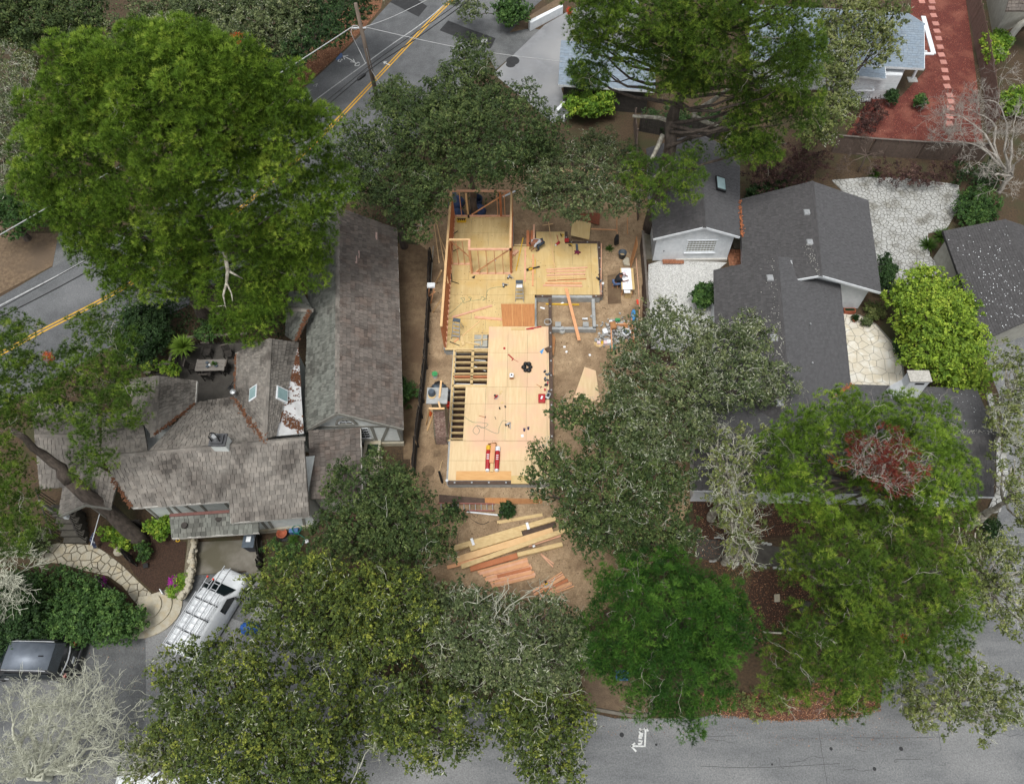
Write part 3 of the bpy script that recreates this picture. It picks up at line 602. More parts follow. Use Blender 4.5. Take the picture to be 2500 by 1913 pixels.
for i in range(2200):
    t = random.random(); s_ = random.random() ** .6; e = lerp(P(728, 850, 2.99), P(741, 1056, 3.14), t); q = lerp(e, lerp(P(728, 845, 2.99), P(670, 1063, 4.29), t), random.random())
    if math.sin(q[0] * 3.1 + q[1] * 2.2) + math.sin(q[1] * 4.3 + 1) + random.uniform(-.6, .6) > .55 or random.random() < .1 * (1 - t): pts.append(q)
scatter_flat('pine_needles', H1, pts, M['needles'], (.03, .09))
pts = []
for (p, q, w) in ((P(573, 972, 2.85), P(645, 1072, 4.95), .12), (P(476, 986, 2.85), P(376, 1062, 4.5), .06), (P(757, 757, 3.9), P(722, 832, 2.85), .07), (P(274, 1166, 4.3), P(321, 1239, 3.4), .05), (P(578, 862, 2.8), P(574, 960, 2.8), .05)):
    for i in range(int(240 * w / .08)): pts.append(lerp(p, q, random.random()) + V(*rng.normal(0, w, 2), .03))
scatter_flat('valley_needles', H1, pts, M['needles'], (.03, .08))
wingwalls(H1, mL0, mL1, mr0, mr1, mR0, mR1, M['stucco'])
walls(H1, [lerp(p, P(640, 1010, 0), .06) for p in (P(577, 865, 2.7), P(728, 840, 2.7), P(735, 1060, 2.7), P(573, 1010, 2.7))], 0, 2.75, M['stucco'])
walls(H1, [lerp(p, P(470, 1110, 0), .16) for p in (a0, a1, P(562, 1090, 3), P(345, 1000, 2.7), P(260, 1015, 2.7))], 0, 2.7, M['stucco'])
sw0 = P(323, 1234, 3.35) + V(0, .35, 0); sw1 = P(562, 1217, 3.35) + V(0, .35, 0); se0 = P(566, 1270, 2.85) + V(.15, .35, 0); se1 = P(752, 1254, 2.85) + V(-.2, .35, 0)
put('south_wall', MB().prism([V(*sw0[:2], 0), V(*sw1[:2], 0), V(*(sw1 + V(.05, 1.5, 0))[:2], 0), V(*(sw0 + V(0, 1.5, 0))[:2], 0)], V(0, 0, 3.28)), M['stucco'], H1)
put('south_wall', MB().prism([V(*se0[:2], 0), V(*se1[:2], 0), V(*(se1 + V(.05, 3, 0))[:2], 0), V(*(se0 + V(0, 3, 0))[:2], 0)], V(0, 0, 2.8)), M['stucco'], H1)
for fc, zt, bars in ((Face(sw0, sw1, (0, -1, 0)), 3.2, [(0, .75, 5, .75), (.15, .7, .15, 3.2), (1.0, .7, 1.3, 3.2), (1.5, .7, 1.5, 3.2), (2.4, .75, 1.9, 3.2), (2.9, .7, 2.9, 3.2), (4.2, .7, 4.2, 3.2), (0, 2.1, 5.2, 2.1)]),
                     (Face(se0, se1, (0, -1, 0)), 2.72, [(0, .5, 3.9, .5), (.1, .5, .1, 2.7), (.9, .5, .9, 2.7), (1.2, .5, 1.35, 2.7), (2.9, .5, 3.3, 2.7), (3.6, .5, 3.1, 2.7), (3.85, .5, 3.85, 2.7), (0, 1.7, 3.9, 1.7)])):
    for b in bars:
        if max(b[0], b[2]) <= fc.L + .05: put('timber', fc.bar(MB(), *b, .14), M['timber'], H1)
    put('stone_base', fc.panel(MB(), -.05, 0, fc.L, .45, -.02, .1), M['flag'], H1)
    for x in ((.35, .95), (2.0, 2.7), (3.1, 3.9)) if zt > 3 else ((1.45, 2.0), (2.1, 2.7)): window(H1, fc, x[0], zt - .85, x[1], zt - .3, 2, 1, M['white'], M['glass'])
# gable towards the site
gz = lambda t: 0
fcg = Face(V(*(mL0 + V(.3, .3, 0))[:2], 0), V(*(mR0 + V(-.36, .32, 0))[:2], 0), (0, -1, 0)); GL = fcg.L
mb = fcg.bar(MB(), 0, 2.35, GL, 2.28, .16); put('timber', mb, M['timber'], H1)
for b in ((GL - .05, 0.45, GL - .05, 2.3), (GL - 1.5, .45, GL - 1.5, 2.3), (GL - 1.2, .5, GL - .55, 2.25), (GL - 1.6, .45, GL, .45)): put('timber', fcg.bar(MB(), *b, .17), M['timber'], H1)
window(H1, fcg, GL - 2.35, .95, GL - 1.75, 2.1, 2, 4, M['white'], M['glass'], sill=M['timber'])
put('stone_base', fcg.panel(MB(), GL - 1.6, 0, GL + .05, .38, -.02, .12), M['flag'], H1)
aw = put('attic_window', fcg.prism if False else MB().prism([fcg.pt(GL * .42 + .36 * math.cos(t), 2.75 + (.42 * math.sin(t)), -.01) for t in np.linspace(0, math.pi, 9)] , fcg.n * .03), M['glass'], H1)
put('window_frame', MB().tube([fcg.pt(GL * .42 + .4 * math.cos(t), 2.75 + .46 * math.sin(t), .03) for t in np.linspace(0, math.pi, 11)], .055, 5), M['white'], aw)
put('window_hood', MB().tube([fcg.pt(GL * .42 + .52 * math.cos(t), 2.7 + .6 * math.sin(t), .03) for t in np.linspace(0, math.pi, 11)], .08, 5), M['timber'], aw)
put('sill', fcg.panel(MB(), GL * .42 - .62, 2.62, GL * .42 + .62, 2.72, -.02, .08), M['timber'], aw)
mb = fcg.bar(MB(), GL * .42, 2.75, GL * .42, 3.15, .03, 0, .045); fcg.bar(mb, GL * .42 - .36, 2.9, GL * .42 + .36, 2.9, .03, 0, .042); put('muntin', mb, M['white'], aw)
for a, b in ((mL0, mr0), (mr0, mR0)): put('bargeboard', MB().beam(a - V(0, .03, .1), b - V(0, .03, .1), .06, .2), M['timber'], H1)
walls(H1, [p * [1, 1, 0] for p in (P(762, 1060, 2.4), P(870, 1055, 2.4), P(876, 1205, 2.4), P(764, 1210, 2.4))], 0, 2.25, M['greystucco'])
st = put('entry_steps', MB().box(P(912, 1106, 0), .95, 1.1, .55), M['flag'], H1)
for i in range(3): put('step', MB().box(P(914, 1125 + i * 17, 0), 1.05, .34, .42 - i * .13), M['flag'], st)
put('door_mat', MB().box(P(909, 1097, .552), .62, .7, .02), mat('matgreen', '#2b3d26', '#22331f', .95, 30), st)
put('railing', MB().tube([P(926, 1098, 1.4), P(931, 1150, 1.0)], .025, 6).tube([P(927, 1110, .5), P(926, 1098, 1.4)], .02, 6), M['black'], st)
# roof pieces of the cottage
up2 = unit(w2n + V(0, 0, 0) - P(577, 861, 2.75)); 
skylight(H1, lerp(lerp(P(577, 900, 2.75), P(573, 969, 2.75), .55), lerp(w2n, w2s, .62), .62), (w2s - w2n), (w2n - P(577, 861, 2.75)), .42, .32, M['white'], M['skyglass'])
skylight(H1, lerp(P(705, 963, 3.6), P(652, 963, 4.8), .35), (w2s - w2n), (P(652, 963, 4.8) - P(715, 963, 3.3)), .42, .38, M['white'], M['skyglass'])
put('vent_pipe', MB().lathe(P(577, 968, 2.9), [(.09, 0), (.09, .5), (.16, .5), (.16, .62), (.06, .66)], 12), M['galv'], H1)
ch = put('chimney', MB().box(P(555, 1100, 4.2), .75, .6, 1.25), M['stucco'], H1)
put('chimney_cap', MB().box(P(555, 1100, 4.2) + V(-.02, 0, 1.25), .85, .7, .08).box(P(555, 1100, 4.2) + V(-.02, 0, 1.33), .6, .5, .12), mat('leadcap', '#4b4c4f', '#3b3c3f', .6, 6), ch)
mb = MB().lathe(P(555, 1100, 4.2) + V(-.05, 0, 1.45), [(.14, 0), (.14, .3)], 12); put('flue', mb, M['galv'], ch)
mb = MB(); c = P(555, 1100, 4.2) + V(-.05, 0, 1.45)
for s_ in (-1, 1): mb.tube([c + V(s_ * .2, -.15, 0), c + V(s_ * .22, -.1, .4), c + V(s_ * .1, 0, .62), c + V(0, .05, .55)], .035, 6)
put('flue_bracket', mb, M['black'], ch)
put('chimney_flashing', MB().box(P(552, 1128, 4.35), .8, .25, .02), mat('pinkflash', '#b3827a', '#9c6e66', .8, 6), H1)
for u, v in ((453, 1284), (537, 1268)): put('roof_vent', MB().lathe(P(u, v, 2.45), [(.14, 0), (.14, .16), (.18, .16), (.16, .22)], 10), M['darkwood'], H1)
for (u, v, w_, d_) in ((915, 575, .3, .5), (872, 620, .35, .22), (866, 632, .16, .3)): # pale patches on the shakes
    t = (u - 825) / (968 - 825); pz = lerp(4.45, 2.62, t) + .06; put('patch', MB().prism([P(u - 7, v - 10, pz), P(u + 6, v - 8, pz - .05), P(u + 6, v + 10, pz - .05), P(u - 6, v + 9, pz)], V(0, 0, .015)), mat('pinkpatch', '#b39a92', '#a58a82', .8, 6), H1)
# garage front
fcd = Face(P(500, 1314, 0), P(628, 1306, 0), (0, -1, 0))
gd = put('garage_door', fcd.panel(MB(), .15, 0, 2.45, 2.0, -.4, -.32), M['teal'], H1)
mb = MB()
for i in range(4):
    for j in range(3): fcd.panel(mb, .25 + i * .56, .1 + j * .64, .25 + i * .56 + .46, .1 + j * .64 + .52, -.33, -.3)
put('door_panel', mb, M['teal'], gd)
put('garage_pier', fcd.panel(MB(), -1.0, 0, .1, 2.1, -.5, -.1), M['flag'], H1)
put('garage_pier', fcd.panel(MB(), 2.5, 0, 2.75, 2.1, -.5, -.15), M['greystucco'], H1)
put('lamp', fcd.panel(MB(), 1.1, 2.02, 1.4, 2.14, -.3, -.12), M['black'], H1)
# porch stairs
ps = put('porch_stairs', MB().box(P(180, 1262, 0), 1.25, .5, 1.25), M['darkwood'], H1)
for i in range(5): put('tread', MB().box(P(182 + i * 1.6, 1274 + i * 12.5, 0) + V(0, .1, 0), 1.25, .34, 1.1 - i * .21), mat('tread%d' % i, '#4d4a43', '#3f3c36', .9, 6) if i == 0 else bpy.data.materials['tread0'], ps)
for (ua, va, ub, vb) in ((136, 1225, 152, 1325), (196, 1250, 214, 1322)):
    mb = MB(); a = P(ua, va, 0); b = P(ub, vb, 0)
    mb.beam(a + V(0, 0, 2.0), b + V(0, 0, 1.0), .07, .05)
    for i in range(13):
        t = i / 12; p = lerp(a, b, t); mb.beam(p, p + V(0, 0, 2.0 - t), .035, .035)
    put('stair_railing', mb, M['darkwood'], ps)
for u, v in ((158, 1265), (262, 1262)): put('porch_post', MB().box(P(u, v, 0), .14, .14, 2.55), M['timber'], H1)
put('gable_lamp', MB().box(P(165, 1262, 2.2), .2, .2, .3), M['white'], H1)

# ---- grey-shingled house on the right
H2 = thing('shingle_house', 'white house with dark grey asphalt shingle roofs right of the building site', 'house', P(1960, 900, 0))
TB = dict(expo=.16, w=.3, thick=.017, jit=.15)
sr0, sr1 = P(1704, 324, 3.55), P(1720, 553, 3.55); sL1, sR1 = P(1595, 582, 2.45), P(1806, 577, 2.55); sL0 = P(1578, 362, 2.45); sR0 = P(1806, 372, 2.55)
roof(H2, [(sL1, sL0, sr1, sr0)], M['tab'], name='shed_roof_west', caps=[(sr0, sr1)], **TB)
roof(H2, [(sR1, sR0, sr1, sr0)], M['tabl'], name='shed_roof_east', fascia=(M['white'], [(sL1 + V(0, -.03, 0), sr1 + V(0, -.03, 0)), (sr1 + V(0, -.03, 0), sR1 + V(0, -.03, 0))]), **TB)
q = wingwalls(H2, sL0, sL1, sr0, sr1, sR0, sR1, M['white'], ov=.28, end=.22)
fs = Face(q[3], q[4], (0, -1, 0)); SL = fs.L
mb = MB()
for i in range(1, int(SL / .2)):
    x = i * .2 + .05; put('batten', fs.panel(MB(), x - .012, .05, x + .012, 2.3 + .95 * (1 - abs(x - SL * .57) / (SL * .57)) - .12, -.01, .014), M['white'], H2)
window(H2, fs, 2.1, .95, 3.95, 1.95, 1, 5, M['white'], mat('curtain', '#9c9c92', '#7e7f78', .4, 2, stretch=(20, 1, 1)), .1, .03, sill=M['white'])
dr = put('door', fs.panel(MB(), .42, .05, 1.5, 2.12, -.01, .03), M['white'], H2)
put('door_handle', MB().lathe(fs.pt(.62, 1.0, .05), [(.035, 0), (.045, .03), (.02, .06)], 8), M['black'], dr)
put('plinth', fs.panel(MB(), 1.55, 0, SL, .18, 0, .1), M['fascia'], H2)
bs = put('brick_step', MB().box(P(1643, 638, 0) , 1.42, .42, .13), M['brick'], H2)
for i in range(14):
    for j in range(2): put('brick', MB().box(P(1643, 638, .13) + V(-.66 + i * .102, -.1 + j * .2, 0), .094, .19, .012), M['brick'], bs)
bp = put('brick_path', MB().box(P(1795, 628, 0), 1.0, 1.5, .03).box(P(1800, 590, 0), .6, 3.5, .03), M['grout'], H2)
for i in range(5):
    for j in range(9): put('brick', MB().box(P(1795, 628, .03) + V(-.4 + i * .2, -.62 + j * .155, 0), .19, .145, .015), M['brick'], bp)
skylight(H2, lerp(P(1759, 449, 3.2), sr0, 0), (sr1 - sr0), (sr0 - sR0), .62, .34, M['black'], M['skyglass'])
nr0, nr1 = P(1983, 442, 3.9), P(2004, 671, 3.9); nR0, nR1 = P(2119, 488, 2.35), P(2151, 713, 2.3); nL0, nL1 = P(1808, 486, 2.5), P(1812, 690, 2.5)
nLm = P(1935, 683, 3.25)
roof(H2, [(nL0, P(1813, 645, 2.5), nr0, P(2001, 640, 3.9)), (lerp(P(1813, 645, 2.5), P(2001, 640, 3.9), .5), nLm, P(2001, 640, 3.9), nr1)], M['tab'], name='north_roof_west', caps=[(nr0, nr1)], **TB)
roof(H2, [(nR1, nR0, nr1, nr0)], M['tabl'], name='north_roof_east', fascia=(M['white'], [(nLm + V(0, -.03, 0), nr1 + V(0, -.03, 0)), (nr1 + V(0, -.03, 0), nR1 + V(0, -.03, 0))]), **TB)
wingwalls(H2, nL0, nL1, nr0, nr1, nR0, nR1, M['white'], ov=.55, end=.45)
wr0, wr1 = P(1897, 626, 3.75), P(1932, 1048, 3.75); wL0, wR0 = P(1742, 659, 2.4), P(2052, 690, 2.4); wR1 = P(2077, 938, 2.4); wL1 = P(1752, 1050, 2.4)
roof(H2, [(wL0, wL1, wr0, wr1)], M['tab'], name='middle_roof_west', caps=[(wr0, wr1)], **TB)
roof(H2, [(P(2046, 640, 2.4), wR1, wr0, wr1)], M['tabl'], name='middle_roof_east', **TB)
put('valley_flashing', MB().beam(P(1930, 637, 3.4), P(1936, 682, 3.25), .12, .2), M['galv'], H2)
wingwalls(H2, wL0, wL1, wr0, wr1, P(2050, 660, 2.4), wR1, M['white'], ov=.3, end=.3)
tr0, tr1 = P(1700, 1044, 3.75), P(2432, 1057, 3.75); tN0, tN1 = wR1, P(2384, 948, 2.4); tS0, tS1 = P(1690, 1196, 2.4), P(2427, 1212, 2.4)
roof(H2, [(P(2077, 938, 2.4), tN1, wr1, tr1), (P(1692, 945, 2.4), P(1752, 945, 2.4), tr0, wr1)], M['tabl'], name='south_roof_north_slope', caps=[(wr1, tr1)], **TB)
roof(H2, [(tS0, tS1, tr0, tr1)], M['tab'], name='south_roof_south_slope', fascia=(M['white'], [(tS0, tS1)]), **TB)
wingwalls(H2, tS0, tS1, tr0, tr1, P(1692, 945, 2.4), tN1, M['white'], ov=.35, end=.3)
for (u, v, z) in ((1971, 519, 3.75), (1978, 592, 3.75), (1881, 679, 3.6), (1891, 825, 3.6), (1905, 983, 3.6), (1823, 1005, 3.0)):
    c = P(u, v, z); vt = put('roof_vent', MB().box(c - V(.04, 0, .06), .4, .44, .14).box(c - V(.04, 0, -.08), .34, .38, .05), M['galv'], H2, bevel=.01)
for (u, v) in ((1976, 795), (1981, 890)):
    c = P(u, v, 3.15); put('vent_pipe', MB().lathe(c - V(0, 0, .1), [(.05, 0), (.05, .35)], 8), M['galv'], H2); put('pipe_flashing', MB().box(c + V(.1, -.05, -.12), .3, .32, .02), M['white'], H2)
chb = P(2204, 963, 2.6)
q4 = lambda a, b, d, z: [chb + V(a, -d, z), chb + V(b, -d, z), chb + V(b, d, z), chb + V(a, d, z)]
ch2 = put('chimney', MB().loft([q4(-.85, .62, .38, -.5), q4(-.82, .62, .36, .4), q4(-.5, .6, .3, 1.2), q4(-.5, .6, .3, 2.0)]), M['white'], H2)
put('chimney_cap', MB().box(chb + V(.05, 0, 2.002), 1.2, .72, .07), mat('capconc', '#b6b4ad', '#94928b', .9, 14), ch2)
put('chimney_opening', MB().box(chb + V(.12, -.305, 1.65), .5, .02, .16), M['dark'], ch2)
pts = []
for (p, q, w) in ((P(1999, 1004, 3.05), P(2077, 938, 2.5), .07), (P(1806, 488, 2.62), P(1812, 577, 2.66), .06), (P(1790, 1005, 2.9), P(1815, 1050, 3.4), .18), (P(2030, 1115, 3.4), P(2085, 1185, 2.7), .15)):
    for i in range(int(160 * w / .06)): pts.append(lerp(p, q, random.random()) + V(*rng.normal(0, w, 2), .03))
scatter_flat('fallen_leaves', H2, pts, M['leafdrop'], (.03, .07))
pts = []
for (a, b, s_, n) in ((P(1978, 590, 3.85), P(2003, 668, 3.92), (-.5, .3), 90), (P(1888, 630, 3.72), P(1930, 1000, 3.75), (-.55, .12), 150), (P(2334, 1051, 3.8), P(2430, 1056, 3.8), (0, .1), 70)):
    for i in range(n):
        t = random.random(); p = lerp(a, b, t); dx = s_[0] * abs(random.gauss(0, 1)) * .6 + random.uniform(-.05, .05); pts.append(p + V(dx, random.uniform(-.1, .1), -abs(dx) * .42 + .04))
scatter_flat('lichen_spots', H2, pts, M['spot'], (.012, .04))
pts = [lerp(lerp(tr1, tN1, random.random()), lerp(P(2200, 1052, 3.75), P(2200, 945, 2.4), random.random()), random.random() * .8) + V(0, 0, .05) for i in range(60)]
scatter_flat('roof_litter', H2, pts, M['white'], (.015, .03))
pb = put('planter_box', MB().box(P(2071, 760, 0), .72, .3, .3), M['terracotta'], H2) if False else None
# ---- garage at the right edge
H3 = thing('garage', 'small grey-roofed garage with a grey door at the right edge', 'garage', P(2450, 700, 0))
gr0, gr1 = P(2453, 535, 3.5), P(2560, 760, 3.5); gL0, gL1 = P(2302, 563, 2.3), P(2398, 832, 2.3); gR0 = gr0 * 2 - gL0; gR0[2] = 2.3; gR1 = gr1 * 2 - gL1; gR1[2] = 2.3
roof(H3, [(gL1, gL0, gr1, gr0), (gR0, gR1, gr0, gr1)], M['tab'], name='roof', caps=[(gr0, gr1)], fascia=(M['dark'], [(gL0, gL1)]), **TB)
q = wingwalls(H3, gL0, gL1, gr0, gr1, gR0, gR1, M['greystucco'], ov=.3, end=.35)
fg = Face(q[3], q[4], (0, -1, 0)); put('garage_door', fg.panel(MB(), .4, 0, 3.2, 2.0, -.02, .03), M['greyplastic'] if False else M['greystucco'], H3)
pts = [lerp(lerp(gL0, gr0, random.random()), lerp(gL1, gr1, random.random()), random.random() ** .6) + V(0, 0, .06) for i in range(240)]
scatter_flat('lichen_spots', H3, pts, M['white'], (.015, .05))
# ---- blue-grey roofed house at the top
H4 = thing('blue_roof_house', 'white clapboard house with blue-grey shingle roof beyond the pine', 'house', P(2000, 180, 0))
TB2 = dict(expo=.19, w=.34, thick=.0175, jit=.2)
x0, x1 = P(1368, 117, 3.6), P(1600, 134, 3.6); e0, e1 = P(1363, 206, 2.4), P(1600, 222, 2.4); n0, n1 = x0 * 2 - e0, x1 * 2 - e1; n0[2] = n1[2] = 2.4
roof(H4, [(e0, e1, x0, x1), (n0, n1, x0, x1)], M['tabblue'], name='west_roof', caps=[(x0, x1)], fascia=(M['white'], [(e0, e1)]), **TB2)
wingwalls(H4, e0, e1, x0, x1, n0, n1, M['darkwood'], ov=.4, end=.4)  # dark wood colour stands in for the shade under the west eave
y0, y1 = P(1830, 35, 4.1), P(2256, 57, 4.1); f0, f1 = P(1830, 145, 2.7), P(2257, 167, 2.7); g0, g1 = y0 * 2 - f0, y1 * 2 - f1; g0[2] = g1[2] = 2.7
roof(H4, [(f0, f1, y0, y1), (g0, g1, y0, y1)], M['tabblue'], name='east_roof', caps=[(y0, y1)], fascia=(M['white'], [(f0, f1), (f1, y1), (y1, g1)]), **TB2)
q = wingwalls(H4, f0, f1, y0, y1, g0, g1, M['white'], ov=.45, end=1.15)
fw = Face(q[0], q[3], (0, -1, 0))
for k in range(13): put('clapboard', fw.panel(MB(), 0, .1 + k * .19, fw.L, .1 + k * .19 + .17, -.01, .014), M['white'], H4)
k0, k1 = P(2040, 120, 2.9), P(2110, 128, 2.9); h0, h1 = P(2070, 182, 2.3), P(2163, 192, 2.3)
roof(H4, [(h0, h1, P(2062, 110, 3.2), P(2158, 120, 3.2))], M['tabblue'], name='porch_roof', fascia=(M['white'], [(h0, h1), (h1, P(2158, 122, 3.2))]), **TB2)
walls(H4, [p * [1, 1, 0] for p in (P(2080, 180, 2.3), P(2205, 180, 2.3), P(2205, 130, 2.3), P(2080, 130, 2.3))], 0, 2.2, M['white'])
fw = Face(P(2080, 180, 2.3), P(2205, 180, 2.3), (0, -1, 0))
for k in range(11): put('clapboard', fw.panel(MB(), 0, .05 + k * .19, fw.L, .05 + k * .19 + .17, -.01, .014), M['white'], H4)
put('vent_grille', fw.panel(MB(), 1.2, .55, 1.65, .65, .01, .03), M['greystucco'], H4)
pp = put('porch_post', MB().box(P(2227, 192, 0), .16, .16, 2.5), M['white'], H4); put('post_footing', MB().box(P(2227, 195, 0), .75, .6, .06), M['newconc'], pp)
for (z_, a, b) in ((0, (2252, 42), (2279, 130)),): put('soffit', MB().beam(P(2254, 40, 2.75), P(2279, 131, 2.75), .35, .08).beam(P(2254, 131, 2.74), P(2279, 131, 2.74), .25, .07), M['white'], H4)
mb = MB(); a, b = P(2078, 248, 0), P(2118, 248, 0)
for i in range(8): p = lerp(a, b, i / 7); mb.beam(p, p + V(0, 0, 1.0), .04, .04)
mb.beam(a + V(-.1, 0, 1.02), b + V(.1, 0, 1.02), .12, .07).beam(b + V(.1, 0, 1.0), b + V(.1, 1.5, 1.02), .12, .07); put('porch_railing', mb, M['white'], H4)
put('porch_floor', MB().box(lerp(a, b, .5) + V(0, .8, 0), 1.7, 1.6, .15), M['white'], H4)
# ---- stucco house in the top right corner
H5 = thing('stucco_house', 'grey stucco house corner with curved roof edge in the top right corner', 'house', P(2470, 60, 0))
sc = [P(2400, -40, 0), P(2424, 88, 0), P(2490, 60, 0), P(2700, 60, 0), P(2700, -200, 0), P(2400, -200, 0)]
walls(H5, sc, 0, 4.2, M['greystucco'])
fh = Face(P(2424, 88, 0), P(2490, 60, 0), (0, -1, 0)); ff = Face(P(2403, -25, 0), P(2424, 86, 0), (-1, 0, 0)); window(H5, ff, 1.4, 1.3, 2.6, 3.1, 1, 2, M['white'], M['glass'])
u0, u1 = P(2462, 10, 4.3), P(2620, 0, 4.3)
roof(H5, [(P(2455, 26, 4.3), P(2650, 26, 4.3), P(2480, -60, 6), P(2650, -60, 6))], M['shakeb'], .25, .26, name='roof')
put('low_wall', MB().tube([P(2520, 45, .7), P(2490, 60, .8), P(2470, 85, .75), P(2462, 105, .6)], .28, 8), M['greystucco'], H5)
# ---------------------------------------------------------------- house under construction
DZ = .6
HC = thing('framed_house', 'timber house under construction with plywood floor and open stud walls', 'house', P(1250, 850, 0))
def rect(u0, v0, u1, v1, z=DZ):                   # axis-aligned rectangle from two pixel corners on height z
    a = P(u0, v0, z); b = P(u1, v1, z); return min(a[0], b[0]), min(a[1], b[1]), max(a[0], b[0]), max(a[1], b[1])
XL = P(1098, 690, DZ)[0]; XR = P(1250, 560, DZ)[0]; YN = P(1180, 527, DZ)[1]; YM = P(1200, 667, DZ)[1]; YJ = P(1125, 644, DZ)[1]; YS = P(1100, 850, DZ)[1]
XJ = P(1152, 655, DZ)[0]; XB0 = P(1309, 640, DZ)[0]; XB1 = P(1461, 650, DZ)[0]; YB0 = P(1420, 594, DZ)[1]; YB1 = P(1400, 719, DZ)[1]; YBT = P(1340, 565, DZ)[1]; XBT = P(1379, 580, DZ)[0]; YA = P(1270, 601, DZ)[1]
XC0 = P(1190, 900, DZ)[0]; XC1 = P(1341, 950, DZ)[0]; YC0 = P(1265, 797, DZ)[1]; YC1 = P(1130, 944, DZ)[1]; YC2 = P(1115, 1075, DZ)[1]; YC3 = P(1200, 1172, DZ)[1]; XD0 = P(1134, 1000, DZ)[0]; XD1 = P(1096, 1130, DZ)[0]; XJ0 = P(1107, 900, DZ)[0]
def sheets(name, x0, y0, x1, y1, z, m, w=1.22, l=2.44, th=.02, off=0.0):
    y = y0; r = 0
    while y < y1 - .02:
        yy = min(y + l, y1); x = x0 - (off if r % 2 else 0)
        while x < x1 - .02:
            xx = min(x + w, x1); xa = max(x, x0)
            if xx - xa > .03: put(name, MB().box(((xa + xx) / 2, (y + yy) / 2, z - th), xx - xa - .012, yy - y - .012, th), m, HC)
            x += w
        y += l; r += 1
sheets('floor_sheet', XL, YA, XR, YN, DZ, M['ply'], 2.44, 1.22, off=1.22)
sheets('floor_sheet', XL, YB1, XB0, YA, DZ, M['ply'], 2.44, 1.22, off=1.22)
sheets('floor_sheet', XB0, YB1, XB1, YB0, DZ, M['ply'], 1.22, 2.44)
sheets('floor_sheet', XB0, YB0, XBT, YBT, DZ, M['ply'], 1.22, 2.44)
sheets('floor_sheet', XL, YC0 - .6, P(1306, 760, DZ)[0], YB1, DZ, M['ply'], 2.44, 1.22, off=.9)
sheets('floor_sheet', XL, YS, P(1158, 830, DZ)[0], YC0 - .6, DZ, M['ply'], 2.44, 1.22)
sheets('new_floor_sheet', XC0, YC1, XC1, YC0, DZ + .025, M['plynew'], 1.22, 2.44)
sheets('new_floor_sheet', XD0, YC2, XC1, YC1, DZ + .022, M['plynew'], 1.22, 2.44)
sheets('new_floor_sheet', XD1, YC3, XC1, YC2, DZ + .02, M['plynew'], 2.44, 1.22)
a = rect(1114, 1149, 1248, 1171, DZ + .03); put('orange_sheet', MB().box(((a[0] + a[2]) / 2, (a[1] + a[3]) / 2, DZ + .021), a[2] - a[0], a[3] - a[1], .012), M['plyorange'], HC)
a = rect(1248, 1160, 1291, 1180, DZ + .03); put('front_sheet', MB().box(((a[0] + a[2]) / 2, (a[1] + a[3]) / 2, DZ + .022), a[2] - a[0], a[3] - a[1], .014), M['ply'], HC)
# stem walls and sill boards
def stem(x0, y0, x1, y1, z0, z1, m=None, name='foundation_wall', w=.2):
    return put(name, MB().beam(V(x0, y0, (z0 + z1) / 2), V(x1, y1, (z0 + z1) / 2), w, z1 - z0), m or M['newconc'], HC)
XE = P(1306, 760, DZ)[0]
for s_ in ((XL, YN, XR, YN), (XL, YS, XL, YN), (XR, YA, XR, YN), (XL, YS, XC0, YS), (XB1 + .1, YB1, XB1 + .1, YB0 + .1), (XBT, YB0 + .1, XB1, YB0 + .1), (XJ0, YC2, XJ0, YS), (XD1, YC3 - .08, XC1 + .12, YC3 - .08), (XC1 + .12, YC3, XC1 + .12, YC0), (XE, YC0, XE, YB1), (XE, YB1 - .1, XB1, YB1 - .1), (XD1, YC3, XD1, YC2)): stem(*s_, 0, DZ - .045)
def sill(x0, y0, x1, y1, w=.2):
    b = put('sill_board', MB().beam(V(x0, y0, DZ - .02), V(x1, y1, DZ - .02), w, .045), M['treated'], HC); n = int(np.hypot(x1 - x0, y1 - y0) / 1.1) + 1
    for i in range(n):
        t = (i + .4) / n; put('anchor_plate', MB().box((x0 + (x1 - x0) * t, y0 + (y1 - y0) * t, DZ + .004), .09, .09, .012), M['galv'], b)
sill(XB1 + .12, YB1 - .1, XB1 + .12, YB0 + .2); sill(XBT, YB0 + .12, XB1, YB0 + .12); sill(XBT + .1, YB0 + .2, XBT + .1, YBT); sill(XE + .08, YB1 - .1, XE + 1.1, YB1 - .1); sill(XB1 - .5, YB1 - .1, XB1 + .1, YB1 - .1)
sill(XC1 + .12, YC3 + .3, XC1 + .12, YB1 - .3); sill(XD1, YC3 - .12, XC1, YC3 - .12)
# open footing beside the deck
XF1 = P(1449, 760, .3)[0]; YF1 = P(1380, 803, .3)[1]
for s_ in ((XF1, YF1, XF1, YB1 - .1), (XE + .2, YF1, XF1 + .1, YF1)): stem(*s_, .05, .42, M['newconc'], 'footing_wall', .2)
for u in (1362, 1429): put('pier', MB().box(P(u, 801, .05), .36, .34, .5), M['newconc'], HC)
a = rect(1312, 722, 1447, 800, .02); put('footing_floor', MB().poly([V(a[0], a[1], .07), V(a[2], a[1], .07), V(a[2], a[3], .07), V(a[0], a[3], .07)]), M['sand'], HC)
